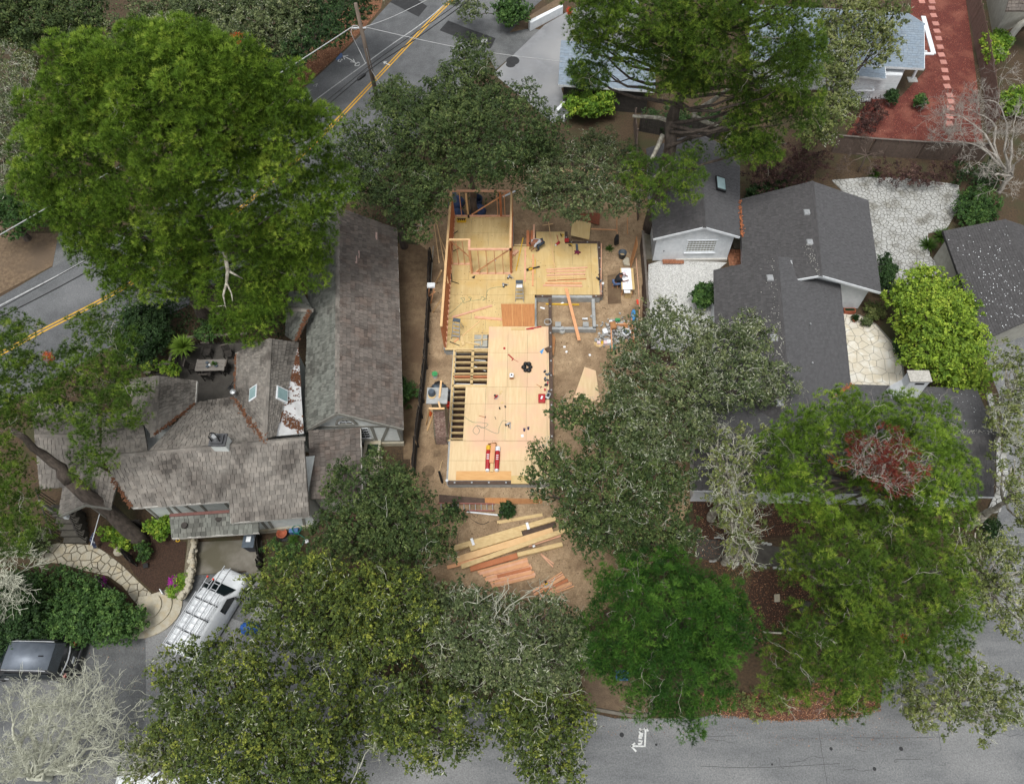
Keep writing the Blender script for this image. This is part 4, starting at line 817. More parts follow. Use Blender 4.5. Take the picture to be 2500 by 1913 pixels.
# open joists
jb = lambda x0, y0, x1, y1, w, m='lvl': put('joist', MB().beam(V(x0, y0, DZ - .1), V(x1, y1, DZ - .1), w, .2), M[m], HC)
jb(XJ0, YC2, XJ0, YS, .14); jb(XC0 + .04, YC1, XC0 + .04, YS, .08); jb((XJ0 + XC0) / 2 + .1, YC1 + .3, (XJ0 + XC0) / 2 + .1, YS, .16)
for i, t in enumerate(np.linspace(.06, .8, 6)): jb(XJ0, lerp(YS, YC1, t), XC0, lerp(YS, YC1, t), .07)
jb(XJ0, YC1 + .1, XC0, YC1 + .1, .16); jb(XJ0, YC1 + .75, XC0, YC1 + .75, .1, 'firred')
for t in np.linspace(.08, .96, 9): jb(XJ0, lerp(YC1, YC2, t), XD0 + .05, lerp(YC1, YC2, t), .055)
put('crawl_space_floor', MB().poly([V(XJ0, YC2, .07), V(XC0 + .1, YC2, .07), V(XC0 + .1, YS, .07), V(XJ0, YS, .07)]), M['dark'] if False else M['mulch'], HC)
put('rim_board', MB().beam(V(XL, YS - .05, DZ - .05), V(XC0, YS - .05, DZ - .05), .1, .14), M['lvl'], HC)
mb = MB()
for (u0, v0, u1, v1) in ((1155, 878, 1186, 880), (1158, 893, 1186, 905), (1112, 936, 1186, 938)): mb.tube([P(u0, v0, .3), P(u1, v1, .3)], .025, 6)
put('drain_pipe', mb, M['white'], HC)
put('floor_opening_frame', MB().beam(P(1158, 812, DZ + .03), P(1190, 812, DZ + .03), .06, .06).beam(P(1178, 802, DZ + .03), P(1176, 842, DZ + .03), .06, .06).beam(P(1158, 830, DZ + .03), P(1190, 828, DZ + .03), .06, .06), M['lvl'], HC)
put('subfloor', MB().poly([P(1158, 806, DZ - .03), P(1190, 800, DZ - .03), P(1190, 846, DZ - .03), P(1158, 846, DZ - .03)]), M['greystucco'], HC)
# stud walls
TZ = DZ + 2.44
def stud_wall(x0, y0, x1, y1, sp=.41, m='fir', skip=(), braces=(), wide=.14, top=True):
    a = V(x0, y0, 0); b = V(x1, y1, 0); L_ = np.linalg.norm(b - a); d = (b - a) / L_; n_ = V(-d[1], d[0], 0)
    sole = put('sole_plate', MB().beam(a + V(0, 0, DZ + .02), b + V(0, 0, DZ + .02), wide, .038), M['firpink'], HC)
    if top: tp = put('top_plate', MB().beam(a + V(0, 0, TZ - .038) - d * wide / 2, b + V(0, 0, TZ - .038) + d * wide / 2, wide, .076), M['firpale'] if sp < .5 else M['firpink'], HC)
    x = .02; k = 0
    while x < L_:
        if k not in skip: put('stud', MB().beam(a + d * x + V(0, 0, DZ + .04), a + d * x + V(0, 0, TZ - .076), .04, wide - .01, up=n_), M[m], HC)
        x += sp; k += 1
    for (t0, z0, t1, z1) in braces: put('brace', MB().beam(a + d * L_ * t0 + n_ * .09 + V(0, 0, DZ + z0), a + d * L_ * t1 + n_ * .09 + V(0, 0, DZ + z1), .035, .09), M['fir'], HC)
stud_wall(XL, YS + .05, XL, YN, .41, 'firred')
stud_wall(XL, YN, XR, YN, .5, 'fir', skip=(2, 3, 4, 5), braces=((.3, .05, .97, 2.3),))
put('king_post', MB().beam(V(lerp(XL, XR, .81), YN, DZ + .04), V(lerp(XL, XR, .81), YN, TZ - .07), .14, .13), M['firred'], HC)
put('king_post', MB().beam(V(lerp(XL, XR, .24), YN, DZ + .04), V(lerp(XL, XR, .24), YN, TZ - .3), .12, .13), M['firpale'], HC)
stud_wall(XR, YM, XR, YN, .41, 'firred')
stud_wall(XJ, YM, XR, YM, .52, 'fir', braces=((.12, .05, .95, 2.2),))
stud_wall(XL + .1, YJ, XJ - .05, YJ, .4, 'fir', braces=((.05, 2.2, .95, .6),))
put('top_plate', MB().beam(V(XJ, YM, TZ - .04), V(XJ, YJ, TZ - .04), .14, .078), M['firpink'], HC)
put('corner_post', MB().beam(V(XJ + .02, YM + .1, DZ), V(XJ + .02, YM + .1, TZ - .1), .13, .3), M['fir'], HC)
for (p, q) in (((1066, 540, 0), (1094, 690, 2.7)), ((1075, 580, 0), (1090, 620, 2.8)), ((1064, 690, 0), (1078, 660, 2.2)), ((1056, 762, 0), (1080, 726, 2.2))):
    put('brace', MB().beam(P(*p), P(*q), .06, .09), M['firpale'], HC)
for p0, p1 in (((1060, 545), (1072, 640)), ): put('brace', MB().beam(P(*p0, .1), P(*p1, 2.4), .05, .09), M['firpale'], HC)
# short joist stubs beside the small porch
for u in (1289, 1299): put('joist', MB().beam(P(u, 563, DZ - .05), P(u, 602, DZ - .05), .2, .1), M['firred'], HC)
put('joist', MB().beam(P(1304, 548, DZ + .06), P(1303, 600, DZ + .06), .12, .1), M['firpink'], HC)
put('joist', MB().beam(P(1255, 599, DZ - .03), P(1285, 599, DZ - .03), .08, .12), M['lvl'], HC)
pw = put('leaning_sheet', MB().prism([P(1223, 742, DZ + .9), P(1305, 742, DZ + .9), P(1305, 796, DZ + .02), P(1227, 796, DZ + .02)], V(0, .02, .015)), M['plyred'], HC)
for x in (.33, .62): put('board_seam', MB().beam(lerp(P(1223, 742, DZ + .93), P(1305, 742, DZ + .93), x), lerp(P(1227, 796, DZ + .04), P(1305, 796, DZ + .04), x), .03, .012), M['plyorange'], pw)
put('step_board', MB().box(P(1265, 802, DZ + .03), .85, .2, .04), M['lvl'], HC)
put('edge_board', MB().beam(P(1468, 595, .55), P(1467, 720, .55), .06, .12), M['firpink'], HC)
put('lower_edge_board', MB().beam(P(1349, 900, .3), P(1351, 915, .3), .05, .1), M['fir'], HC)
mb = MB(); n = 700; pts = []
for i in range(n):
    t = random.random(); pts.append(V(random.uniform(XL + .2, XB1), random.choice([lerp(YB1, YN, random.random()), lerp(YS, YB1, random.random())]), DZ + .004))
pts = [p for p in pts if not (p[0] > XR and p[1] > YB0) and not (p[0] > XE and p[1] < YB1)]
scatter_flat('screw_marks', HC, pts, mat('stain', '#7d5c33', '#5c4326', .9, 9), (.012, .04), .004)

# ---------------------------------------------------------------- loose timber, sheets and tools
def board(label, u0, v0, u1, v1, z, w=.14, h=.05, m='firpink', name='lumber_board', group=None, cat='board'):
    return put(name, MB().beam(P(u0, v0, z + h / 2), P(u1, v1, z + h / 2), w, h), M[m], label=label, cat=cat, group=group, bevel=.004)
def r6(x, y): return (1000 + x / 3.652, 440 + y / 3.652)
def r7(x, y): return (1000 + x / 3.652, 780 + y / 3.652)
def rb(x, y): return (1000 + x / 3.652, 1150 + y / 3.652)
zf = DZ + .005
for lab, a, b, w, m_, h in (('topmost pink fir stud of the row on the east floor', (1215, 795), (1585, 775), .1, 'firpink', .045), ('second pink fir stud of the row on the east floor', (1222, 815), (1570, 803), .1, 'firpink', .045), ('third pink fir stud of the row on the east floor', (1222, 845), (1565, 832), .12, 'firpink', .05),
        ('fourth fir stud of the row, beside a dark gap', (1220, 865), (1570, 855), .08, 'firpale', .04), ('narrow shadowed batten below the row of studs', (1230, 893), (1575, 877), .05, 'firred', .05), ('fir stud second from the floor edge of the east room', (1210, 915), (1535, 914), .12, 'fir', .05), ('pink fir stud nearest the concrete footing', (1190, 935), (1540, 940), .13, 'firpink', .05)):
    board(lab, *r6(*a), *r6(*b), zf, w, h, m_, group='studs laid out on the east floor')
board('long thin batten lying diagonally over the east floor studs', *r6(1238, 365), *r6(1310, 893), zf + .055, .05, .035, 'firpale')
board('short batten crossing the long one behind the east floor', *r6(1185, 402), *r6(1280, 385), .02, .06, .03, 'firpale')
board('fir plank lying on the floor left of the crouching worker', *r6(1032, 600), *r6(1028, 900), zf, .11, .05, 'firpink')
board('fir plank running under the crouching worker', *r6(1102, 660), *r6(1098, 940), zf, .11, .05, 'fir')
board('heavy plank bridging from the floor over the concrete footing', *r6(1395, 960), *r6(1512, 1425), .62, .2, .05, 'fir', 'bridge_plank')
board('long pink stud lying slantwise on the west floor', *r6(380, 1220), *r6(735, 1115), zf, .14, .06, 'firpink')
board('pink stud ending at the leaning red plywood', *r6(580, 1218), *r6(825, 1238), zf, .17, .06, 'firpink')
board('pale thin batten slanting across the west floor', *r6(470, 1385), *r6(630, 1250), zf, .06, .03, 'firpale')
board('brown offcut standing near the floor opening', *r6(455, 1385), *r6(480, 1470), zf, .18, .1, 'lvl')
board('small fir offcut beside the floor opening', *r6(395, 1440), *r6(440, 1405), zf, .09, .06, 'fir')
board('pale offcut stacked at the floor opening edge', *r6(500, 1440), *r6(625, 1465), zf, .12, .05, 'lvl')
for lab, a, b, w, h, z, m_, nm in (('pale engineered beam at the back of the timber stack', (355, 700), (1300, 420), .2, .24, .12, 'lvl', 'timber_beam'), ('thin pale beam behind the timber stack on bare sand', (780, 455), (1185, 385), .13, .05, .01, 'lvl', 'timber_beam'),
        ('short pale beam with square end on the timber stack', (540, 690), (1000, 550), .22, .24, .14, 'lvl', 'timber_beam'), ('dark weathered beam behind the short pale beam', (1000, 565), (1300, 465), .24, .12, .1, 'treated', 'timber_beam'), ('wide orange fir beam in the middle of the stack', (425, 790), (1278, 530), .26, .2, .12, 'firpale', 'timber_beam'),
        ('orange fir beam sticking out left of the stack', (335, 855), (790, 740), .13, .1, .33, 'fir', 'timber_beam'), ('pale beam lying on top at the front of the stack', (460, 850), (1410, 515), .17, .12, .36, 'lvl', 'timber_beam'), ('thin pink batten tucked under the front beam', (1060, 665), (1352, 570), .07, .06, .15, 'firpink', 'timber_beam'),
        ('pale beam in front of the stack, right end', (962, 745), (1362, 650), .16, .2, .1, 'lvl', 'timber_beam'), ('red fir beam in front of the stack, half under leaves', (540, 870), (960, 750), .2, .16, .1, 'firred', 'timber_beam')):
    board(lab, *rb(*a), *rb(*b), z, w * 1.45, h, m_, nm, 'beams stacked on the front lot', 'beam')
for i, (a, b, z) in enumerate((((1045, 455), (1062, 515), .46), ((550, 595), (572, 655), .46), ((1100, 650), (1112, 672), .2))):
    put('wrap_strip', MB().beam(P(*rb(*a), z), P(*rb(*b), z), .14, .02), M['paper'], label=['white paper tag over the back beam, right', 'white paper tag over the back beam, left', 'small white tag under the front beam'][i], cat='tag', group='tags on the beams')
for j, (p, lab) in enumerate((([(600, 890), (1050, 770), (1117, 945), (760, 1040)], 'red fir planks laid side by side in front of the beam stack'), ([(1110, 1060), (1340, 890), (1475, 1030), (1150, 1150)], 'red fir planks in a slanted pile under the oak, chainsaw on top'))):
    q = [P(*rb(x, y), .05) for x, y in p]; T = thing('plank_pile', lab, 'planks', sum(q) / 4)
    for i in range(9):
        t = (i + .5) / 9; a = lerp(q[0], q[3], t) if j else lerp(q[0], q[3], t); b = lerp(q[1], q[2], t); put('plank', MB().beam(a + V(random.uniform(-.15, .15), 0, .03 + (i % 3) * .012), b + V(random.uniform(-.12, .12), 0, .03 + (i % 3) * .012), np.linalg.norm(q[3] - q[0]) / 9 * .95, .05), M['firpink'] if i % 2 else M['fir'], T)
    for i in range(3):
        a = lerp(q[0], q[3], .3 + .2 * i); b = lerp(q[1], q[2], .35 + .2 * i); put('plank', MB().beam(lerp(a, b, .25) + V(0, 0, .1), lerp(a, b, .98) + V(0, 0, .1), .16, .05), M['firred'] if i == 1 else M['fir'], T)
for lab, a, b in (('upper of two thin battens crossing on the sand', (1170, 733), (1285, 822)), ('lower of two thin battens crossing on the sand', (1172, 738), (1280, 850))): board(lab, *rb(*a), *rb(*b), .045, .06, .04, 'firpink')
for lab, p, m_ in (('brown plywood strip standing along the front of the deck, left', [(262, 205), (670, 240), (672, 280), (265, 275)], 'treated'), ('orange-brown plywood strip along the front of the deck, middle', [(670, 235), (872, 237), (885, 292), (672, 278)], 'plyred'), ('brown plywood strip along the front of the deck, right', [(870, 238), (1180, 245), (1190, 285), (885, 292)], 'card')):
    put('plywood_strip', MB().prism([P(*rb(x, y), .05) for x, y in p], V(0, 0, .02)), M[m_], label=lab, cat='plywood', group='plywood strips before the deck')
LD = thing('extension_ladder', 'red-railed extension ladder lying on the ground before the deck', 'ladder', P(*rb(500, 315), 0))
for y in (280, 345): put('rail', MB().beam(P(*rb(258, y + 2), .2), P(*rb(758, y + (9 if y == 280 else 4)), .2), .04, .08), mat('ladderred%d' % y, '#a3615c', '#8d4f4b', .5, 6), LD)
for i in range(10): x = 280 + i * 51; put('rung', MB().tube([P(*rb(x, 283), .2), P(*rb(x + 2, 347), .2)], .02, 6), M['alu'], LD)
put('white_pipe', MB().tube([P(*rb(510, 358), .06), P(*rb(806, 390), .06)], .05, 8), M['white'], label='white plastic pipe lying on the sand below the ladder', cat='pipe')
def loop(name, lab, pts, z, r, m, cat, n=6): return put(name, MB().tube([P(u, v, z) for u, v in inter(pts, n)], r, 4), M[m], label=lab, cat=cat)
loop('black_hose', 'black hose curled on the sand below the white pipe', [rb(600, 345), rb(612, 375), rb(590, 410), rb(545, 370), rb(545, 415), rb(600, 455), rb(660, 468), rb(708, 445)], .03, .018, 'black', 'hose')
loop('root', 'dark bent root on the sand left of the beams', [rb(444, 525), rb(425, 590), rb(428, 650)], .02, .012, 'bark', 'root', 4)
loop('air_hose', 'thin green air hose looping over the west floor', [r6(345, 1200), r6(470, 1085), r6(455, 1050), r6(490, 1050), r6(480, 1090), r6(545, 1065), r6(525, 1040), r6(552, 1045), r6(545, 1070), r6(630, 1060), r6(640, 1035), r6(670, 1050), r6(650, 1070), r6(680, 1050), r6(705, 970), r6(830, 945)], DZ + .015, .009, 'hose', 'hose')
loop('air_hose', 'thin grey-green air hose looping over the new front floor', [r7(490, 865), r7(560, 910), r7(640, 915), r7(700, 930), r7(650, 965), r7(600, 940), r7(565, 990), r7(600, 1022), r7(625, 985), r7(600, 945), r7(660, 960), r7(740, 1000), r7(790, 1010), r7(800, 960), r7(830, 900), r7(870, 905)], DZ + .035, .009, 'hose', 'hose')
# step ladders
def stepladder(lab, c, rz, lean, cm):
    T = thing('step_ladder', lab, 'ladder', c, 'step ladders on the floor'); R = Matrix.Translation(Vector(c)) @ Matrix.Rotation(rz, 4, 'Z')
    for s_ in (-1, 1):
        put('leg', MB().beam((s_ * .2, .62, 1.2), (s_ * .26, 0, 0), .03, .06).xf(R), M['alu'], T); put('leg', MB().beam((s_ * .18, .66, 1.18), (s_ * .25, 1.0, 0), .025, .04).xf(R), M['alu'], T)
    for k in range(4): put('step', MB().beam((-.24 + k * .01, .12 + k * .125, .25 + k * .24), (.24 - k * .01, .12 + k * .125, .25 + k * .24), .08, .025).xf(R), M['alu'], T)
    put('top_tray', MB().box((0, .66, 1.18), .46, .24, .05).xf(R), M['greyplastic'], T)
    return T, R
T, R = stepladder('aluminium step ladder with white paper on its top step', P(*r6(980, 1080), DZ), 0, 0, 0)
put('paper_sheet', MB().box((0, .5, 1.0), .36, .3, .012).xf(R), M['paper'], label='white paper sheet lying on the step ladder', cat='paper')
T, R = stepladder('aluminium step ladder standing in the southwest corner of the floor', P(*r6(410, 1420), DZ), math.radians(-12), 0, 0)
# tools
def nailgun(lab, u, v, z, rz, m1='alu', m2='black', s=1.0):
    T = thing('nail_gun', lab, 'nail gun', P(u, v, z)); R = Matrix.Translation(Vector(P(u, v, z))) @ Matrix.Rotation(rz, 4, 'Z')
    put('body', MB().tube([(-.16 * s, 0, .07), (.1 * s, 0, .07), (.16 * s, 0, .06)], [.055 * s, .06 * s, .03 * s], 8).xf(R), M[m1], T, smooth=True); put('handle', MB().beam((-.02, 0, .06), (-.08, -.24 * s, .05), .05, .06).xf(R), M[m2], T)
    put('magazine', MB().beam((.12, -.02, .05), (-.05, -.34 * s, .04), .035, .05).xf(R), M[m1], T); put('cap', MB().box((-.17 * s, 0, .02), .05, .12, .1).xf(R), M[m2], T); return T
nailgun('silver nail gun lying on the west floor near the ladder', *r6(835, 935), DZ, math.radians(100)); nailgun('silver nail gun beside the foot of the inner stud wall', *r6(885, 860), DZ, math.radians(70))
nailgun('silver-blue nail gun on the new front floor beside its hose', *r7(880, 930), DZ + .03, math.radians(30))
def saw(lab, u, v, z, rz, m='red'):
    T = thing('circular_saw', lab, 'saw', P(u, v, z)); R = Matrix.Translation(Vector(P(u, v, z))) @ Matrix.Rotation(rz, 4, 'Z')
    put('base_plate', MB().box((0, 0, 0), .3, .16, .015).xf(R), M['alu'], T); put('blade_guard', MB().tube([(0, -.03, .1), (0, .02, .1)], .11, 14).xf(R), M[m], T); put('motor', MB().tube([(0, .02, .1), (0, .16, .1)], .06, 10).xf(R), M['black'], T)
    put('handle', MB().tube([(-.05, .0, .18), (-.12, .0, .24), (-.2, .0, .16), (-.18, 0, .08)], .025, 6).xf(R), M[m], T); return T
saw('red circular saw on the new front floor by wood offcuts', *r7(775, 690), DZ + .03, .9); saw('yellow-black saw lying on the slanted plank pile', *rb(1222, 1005), .2, .5, 'yellowtool')
for lab, a, m_ in (('upper small offcut beside the red saw', (818, 640), 'lvl'), ('lower small offcut beside the red saw', (808, 658), 'lvl'), ('square offcut below the red saw', (825, 738), 'ply')): put('offcut', MB().box(P(*r7(*a), DZ + .025), .16 if 'square' in lab else .14, .1, .03, .5), M[m_], label=lab, cat='offcut')
def cordless(lab, u, v, z, rz, m='yellowtool', L_=.5):
    T = thing('leaf_blower', lab, 'blower', P(u, v, z)); R = Matrix.Translation(Vector(P(u, v, z))) @ Matrix.Rotation(rz, 4, 'Z')
    put('motor_housing', MB().tube([(-.15, 0, .1), (0, 0, .11), (.12, 0, .09)], [.09, .11, .07], 10).xf(R), M[m], T, smooth=True); put('nozzle', MB().tube([(.1, 0, .09), (.35, 0, .08), (.62, 0, .07)], [.06, .05, .055], 10).xf(R), M['black'], T, smooth=True)
    put('battery', MB().box((-.22, 0, .02), .14, .13, .12).xf(R), M['black'], T); put('handle', MB().tube([(-.18, 0, .16), (-.05, 0, .26), (.06, 0, .18)], .022, 6).xf(R), M['black'], T)
cordless('yellow leaf blower with black nozzle on the floor below the worker', *r6(1080, 795), DZ, math.radians(18))
def tripodlaser(lab, u, v, z): pass
tc = thing('tool_tote', 'yellow open tool tote by the north stud wall', 'tool box', P(*r6(465, 362), DZ)); c = W[tc.name]
put('tray', MB().box(c, .62, .3, .12).box(c + V(-.3, 0, .1), .04, .3, .1).box(c + V(.3, 0, .1), .04, .3, .1), M['yellowtool'], tc); put('handle', MB().beam(c + V(-.3, 0, .22), c + V(.3, 0, .22), .05, .04), M['black'], tc)
for i in range(4): put('tool_handle', MB().tube([c + V(-.2 + i * .13, -.08, .12), c + V(-.18 + i * .13, .08, .19)], .03, 6), M['black'], tc)
put('charger', MB().box(P(*r6(527, 328), DZ), .12, .14, .2).box(P(*r6(527, 324), DZ + .2), .08, .08, .05), M['black'], label='small black charger on the floor under the north wall brace', cat='charger')
for lab, a, b, m_, w, h in (('black flat bar on the floor of the north room', (390, 478), (430, 450), 'black', .05, .025), ('black flat bar in the small west room', (385, 632), (435, 608), 'black', .05, .025), ('black strap standing by the west stud wall', (372, 830), (378, 895), 'black', .05, .05), ('black strap lying slantwise by the west stud wall', (365, 895), (440, 920), 'black', .05, .02), ('black flat bar at the southwest floor corner', (360, 1437), (445, 1472), 'black', .045, .02)):
    put('steel_strap', MB().beam(P(*r6(*a), DZ + .03), P(*r6(*b), DZ + .03), w, h), M[m_], label=lab, cat='strap')
put('speed_square', MB().prism([P(*r6(550, 865), DZ + .006), P(*r6(587, 845), DZ + .006), P(*r6(578, 877), DZ + .006)], V(0, 0, .01)), M['black'], label='black triangular speed square at the wall corner', cat='square')
put('speed_square', MB().prism([P(*r7(1160, 283), DZ + .03), P(*r7(1200, 252), DZ + .03), P(*r7(1180, 307), DZ + .03)], V(0, 0, .01)), M['lightblue'], label='blue triangular square on the new floor near its right edge', cat='square')
put('tape_level', MB().beam(P(*r6(950, 803), DZ + .03), P(*r6(1012, 512), DZ + .03), .06, .05), M['yellowtool'], label='long yellow level lying on the floor west of the worker', cat='level')
put('tape_level', MB().beam(P(*r6(1215, 1103), .1), P(*r6(1512, 1108), .1), .07, .1), M['yellowtool'], label='long yellow level lying inside the concrete footing', cat='level')
put('tape_level', MB().beam(P(*r6(1120, 700), DZ + .01), P(*r6(1118, 830), DZ + .01), .045, .03), M['yellowtool'], label='short yellow level beside the plank under the worker', cat='level')
nailgun('yellow drill at the northeast corner of the raised floor', *r6(1360, 487), DZ, .2, 'yellowtool', 'black', .6); nailgun('yellow impact driver near the raised floor corner', *r6(1432, 575), DZ, .9, 'yellowtool', 'black', .6)
ml = thing('hammer_drill', 'red hammer drill with white grip on the raised floor', 'drill', P(*r6(1325, 565), DZ)); c = W[ml.name]
put('body', MB().tube([c + V(-.14, -.12, .07), c + V(.02, .02, .08), c + V(.1, .1, .07)], [.07, .1, .06], 8), M['red'], ml, smooth=True); put('grip', MB().tube([c + V(-.2, -.18, .05), c + V(-.1, -.08, .06)], .05, 7), M['white'], ml); put('bit', MB().tube([c + V(.05, .05, .06), c + V(-.08, .75, .04)], .018, 6), M['red'], ml)
jk = thing('magenta_gloves', 'crumpled magenta cloth on the east floor', 'cloth', P(*r6(1495, 645), DZ)); c = W[jk.name]
mb = MB()
for k in range(5): t = k * 1.25; mb.tube([c + V(0, 0, .05), c + V(.12 * math.cos(t), .1 * math.sin(t), .08), c + V(.24 * math.cos(t), .2 * math.sin(t), .03)], [.09, .07, .03], 7)
put('folds', mb, mat('maroon', '#74203f', '#5a1730', .85, 6), jk, smooth=True); put('strap', MB().beam(c + V(0, .1, .03), c + V(-.02, .75, .02), .16, .02), M['greyplastic'], jk)
put('tape_ring', MB().tube([P(*r6(1583, 590), DZ + .02) + V(.13 * math.cos(t), .13 * math.sin(t), 0) for t in np.linspace(0, 6.0, 14)], .02, 5), M['lvl'], label='round tape coil on the northeast floor corner', cat='tape')
put('tape_roll', MB().lathe(P(*r6(760, 712), DZ), [(.08, 0), (.08, .07), (.04, .07)], 12), M['white'], label='white roll on the floor between the inner studs', cat='roll')
put('brick_block', MB().box(P(*r6(940, 650), DZ), .26, .5, .14, -.6), M['firpink'], label='tilted wooden crate block beside the inner stud wall', cat='crate', bevel=.01)
for lab, a, sx, sy, h, m_ in (('red tool case at the corner of the raised floor', (1400, 540), .3, .25, .16, 'red'), ('red hard case on the right edge of the new floor', (1177, 1395 - 1240 + 553), .42, .55, .2, 'red')):
    uv = r6(*a) if 'raised' in lab else r7(1178, 708); T = thing('tool_case', lab, 'tool case', P(*uv, DZ + .03)); c = W[T.name]
    put('shell', MB().box(c, sx, sy, h), M[m_], T, bevel=.03); put('handle', MB().beam(c + V(sx / 2 + .03, -.1, h / 2), c + V(sx / 2 + .03, .1, h / 2), .03, .04), M['black'], T)
    if 'hard' in lab: put('emblem', MB().beam(c + V(-.03, -.1, h + .003), c + V(.03, .12, h + .003), .1, .006), M['white'], T)
T = thing('battery_charger', 'grey charger box beside the red hard case', 'charger', P(*r7(1235, 685), DZ + .03)); c = W[T.name]; put('housing', MB().box(c, .26, .4, .2, -.4), M['alu'], T, bevel=.03); put('slot', MB().box(c + V(0, 0, .2), .14, .2, .03, -.4), M['black'], T)
for lab, a, m_ in (('dark red tools heaped above the red case', (1217, 615), 'red'), ('purple-grey tool bundle at the right edge of the new floor', (1217, 510), 'greyplastic'), ('brown tool belt on the east edge sill', None, 'boot')):
    uv = r7(*a) if a else r6(1690, 880); T = thing('tool_bundle', lab, 'tools', P(*uv, DZ + .02)); c = W[T.name]
    for k in range(7):
        q = c + V(random.uniform(-.16, .16), random.uniform(-.32, .32), .04); put('tool', MB().beam(q, q + V(random.uniform(-.15, .15), random.uniform(-.15, .15), .08), .1, .07), [M[m_], M['black'], M['greyplastic']][k % 3], T, bevel=.01)
T = thing('black_jacket', 'crumpled black bags heaped on the new front floor', 'bag', P(*r7(1048, 425), DZ + .025)); c = W[T.name]
for k in range(6):
    t = k * 1.05; q = c + V(.2 * math.cos(t), .26 * math.sin(t), .05); put('fold', MB().lathe(q, [(.05, -.05), (.14 + .03 * (k % 2), 0), (.11, .09), (.03, .14)], 9), M['black'], T, smooth=True)
T = thing('radio', 'small white and brown box standing on the new front floor', 'radio', P(*r7(910, 515), DZ + .025)); c = W[T.name]; put('case', MB().box(c, .24, .26, .22), M['card'], T, bevel=.01); put('lid', MB().box(c + V(0, .0, .221), .24, .27, .1), M['paper'], T, bevel=.02); put('knob', MB().lathe(c + V(0, 0, .32), [(.06, 0), (.05, .03)], 10), M['black'], T)
put('caulk_gun', MB().tube([P(*r7(880, 308), DZ + .06), P(*r7(925, 350), DZ + .06)], .04, 7).beam(P(*r7(925, 350), DZ + .05), P(*r7(910, 362), DZ + .05), .04, .04).tube([P(*r7(925, 350), DZ + .05), P(*r7(970, 375), DZ + .05)], .01, 5), M['red'], label='red caulking gun lying on the new front floor', cat='caulk gun')
put('spool', MB().lathe(P(*r7(845, 256), DZ + .025), [(.07, 0), (.07, .06), (.03, .08)], 10), M['red'], label='small red spool on the new front floor', cat='spool')
for lab, a, b in (('hammer with wooden handle left of the coiled hose', (618, 853), (675, 868)), ('hammer with wooden handle near the red tools', (1132, 575), (1172, 600))):
    T = thing('hammer', lab, 'hammer', P(*r7(*a), DZ + .025)); p, q = P(*r7(*a), DZ + .04), P(*r7(*b), DZ + .04); put('handle', MB().tube([p, q], .02, 6), M['firred'], T); d = unit(np.cross(q - p, V(0, 0, 1))); put('head', MB().beam(q - d * .07, q + d * .07, .035, .035), M['black'], T)
put('chisel', MB().beam(P(*r7(760, 862), DZ + .03), P(*r7(770, 887), DZ + .03), .03, .02), M['black'], label='small dark chisel on the front floor', cat='chisel')
for lab, a in (('left of two dark battery packs on the new floor', (803, 790)), ('right of two dark battery packs on the new floor', (853, 776))): put('battery_pack', MB().box(P(*r7(*a), DZ + .025), .08, .13, .08, .2), M['black'], label=lab, cat='battery', bevel=.01)
for lab, a, rz in (('left purple glove on the front floor', (1022, 980), .2), ('right purple glove on the front floor', (1058, 967), 1.1)):
    c = P(*r7(*a), DZ + .03); mb = MB().loft([[c + V(x, y, 0) for x, y in ((-.05, -.1), (.05, -.1), (.06, .02), (-.06, .02))], [c + V(x, y, .04) for x, y in ((-.04, -.09), (.04, -.09), (.05, .01), (-.05, .01))]])
    for k in range(4): mb.beam(c + V(-.045 + k * .03, 0, .02), c + V(-.05 + k * .034, .1, .02), .024, .025)
    put('work_glove', mb, mat('purple' + str(rz), '#3a2f58', '#2c2446', .85, 6), label=lab, cat='glove')
put('paper_scrap', MB().box(P(*r7(1005, 1033), DZ + .025), .15, .17, .004, .2), M['paper'], label='small white paper square on the front floor', cat='paper')
# red wrapped packs with boards between
def pack(lab, x, y0, y1, m_):
    a = P(*r7(x, y0), DZ + .13); b = P(*r7(x - 12, y1), DZ + .13); T = thing('insulation_pack', lab, 'pack', (lerp(a, b, .5)) - V(0, 0, .1), 'red packs on the front floor')
    put('wrapper', MB().tube([a, lerp(a, b, .04), lerp(a, b, .5), lerp(a, b, .93), b], [.1, .135, .14, .13, .08], 10), M['red'], T, smooth=True)
    put('white_end', MB().tube([lerp(a, b, .02), lerp(a, b, .2)], .142, 10), M['yellowtool'] if m_ else M['white'], T); put('white_end', MB().tube([lerp(a, b, .9), lerp(a, b, 1.02)], [.13, .1], 10), M['white'], T)
    for k in range(3): put('print_bar', MB().box(lerp(a, b, .4 + k * .08) + V(0, 0, .137), .14, .05, .006), M['white'], T)
pack('left red and white wrapped pack beside the boards on the front floor', 705, 1120, 1345, 1); pack('right red and white wrapped pack beside the boards on the front floor', 788, 1130, 1345, 0)
board('pale plank on top of the red wrapped packs', *r7(748, 1105), *r7(730, 1275), DZ + .12, .26, .1, 'fir'); board('short pale plank end at the foot of the red packs', *r7(735, 1275), *r7(730, 1355), DZ + .03, .17, .1, 'lvl')
put('cardboard_end', MB().beam(P(*r7(700, 1108), DZ + .1), P(*r7(772, 1098), DZ + .1), .03, .16).beam(P(*r7(772, 1098), DZ + .1), P(*r7(775, 1130), DZ + .1), .03, .16), M['card'], label='open cardboard flap at the top of the red packs', cat='cardboard')
put('bolt_cutter', MB().tube([P(*r6(1040, 1325), DZ + .08), P(*r6(1105, 1315), DZ + .08)], [.04, .07], 7).beam(P(*r6(1100, 1315), DZ + .07), P(*r6(1175, 1303), DZ + .07), .05, .05), M['red'], label='red bolt cutter lying at the top of the new floor', cat='cutter')
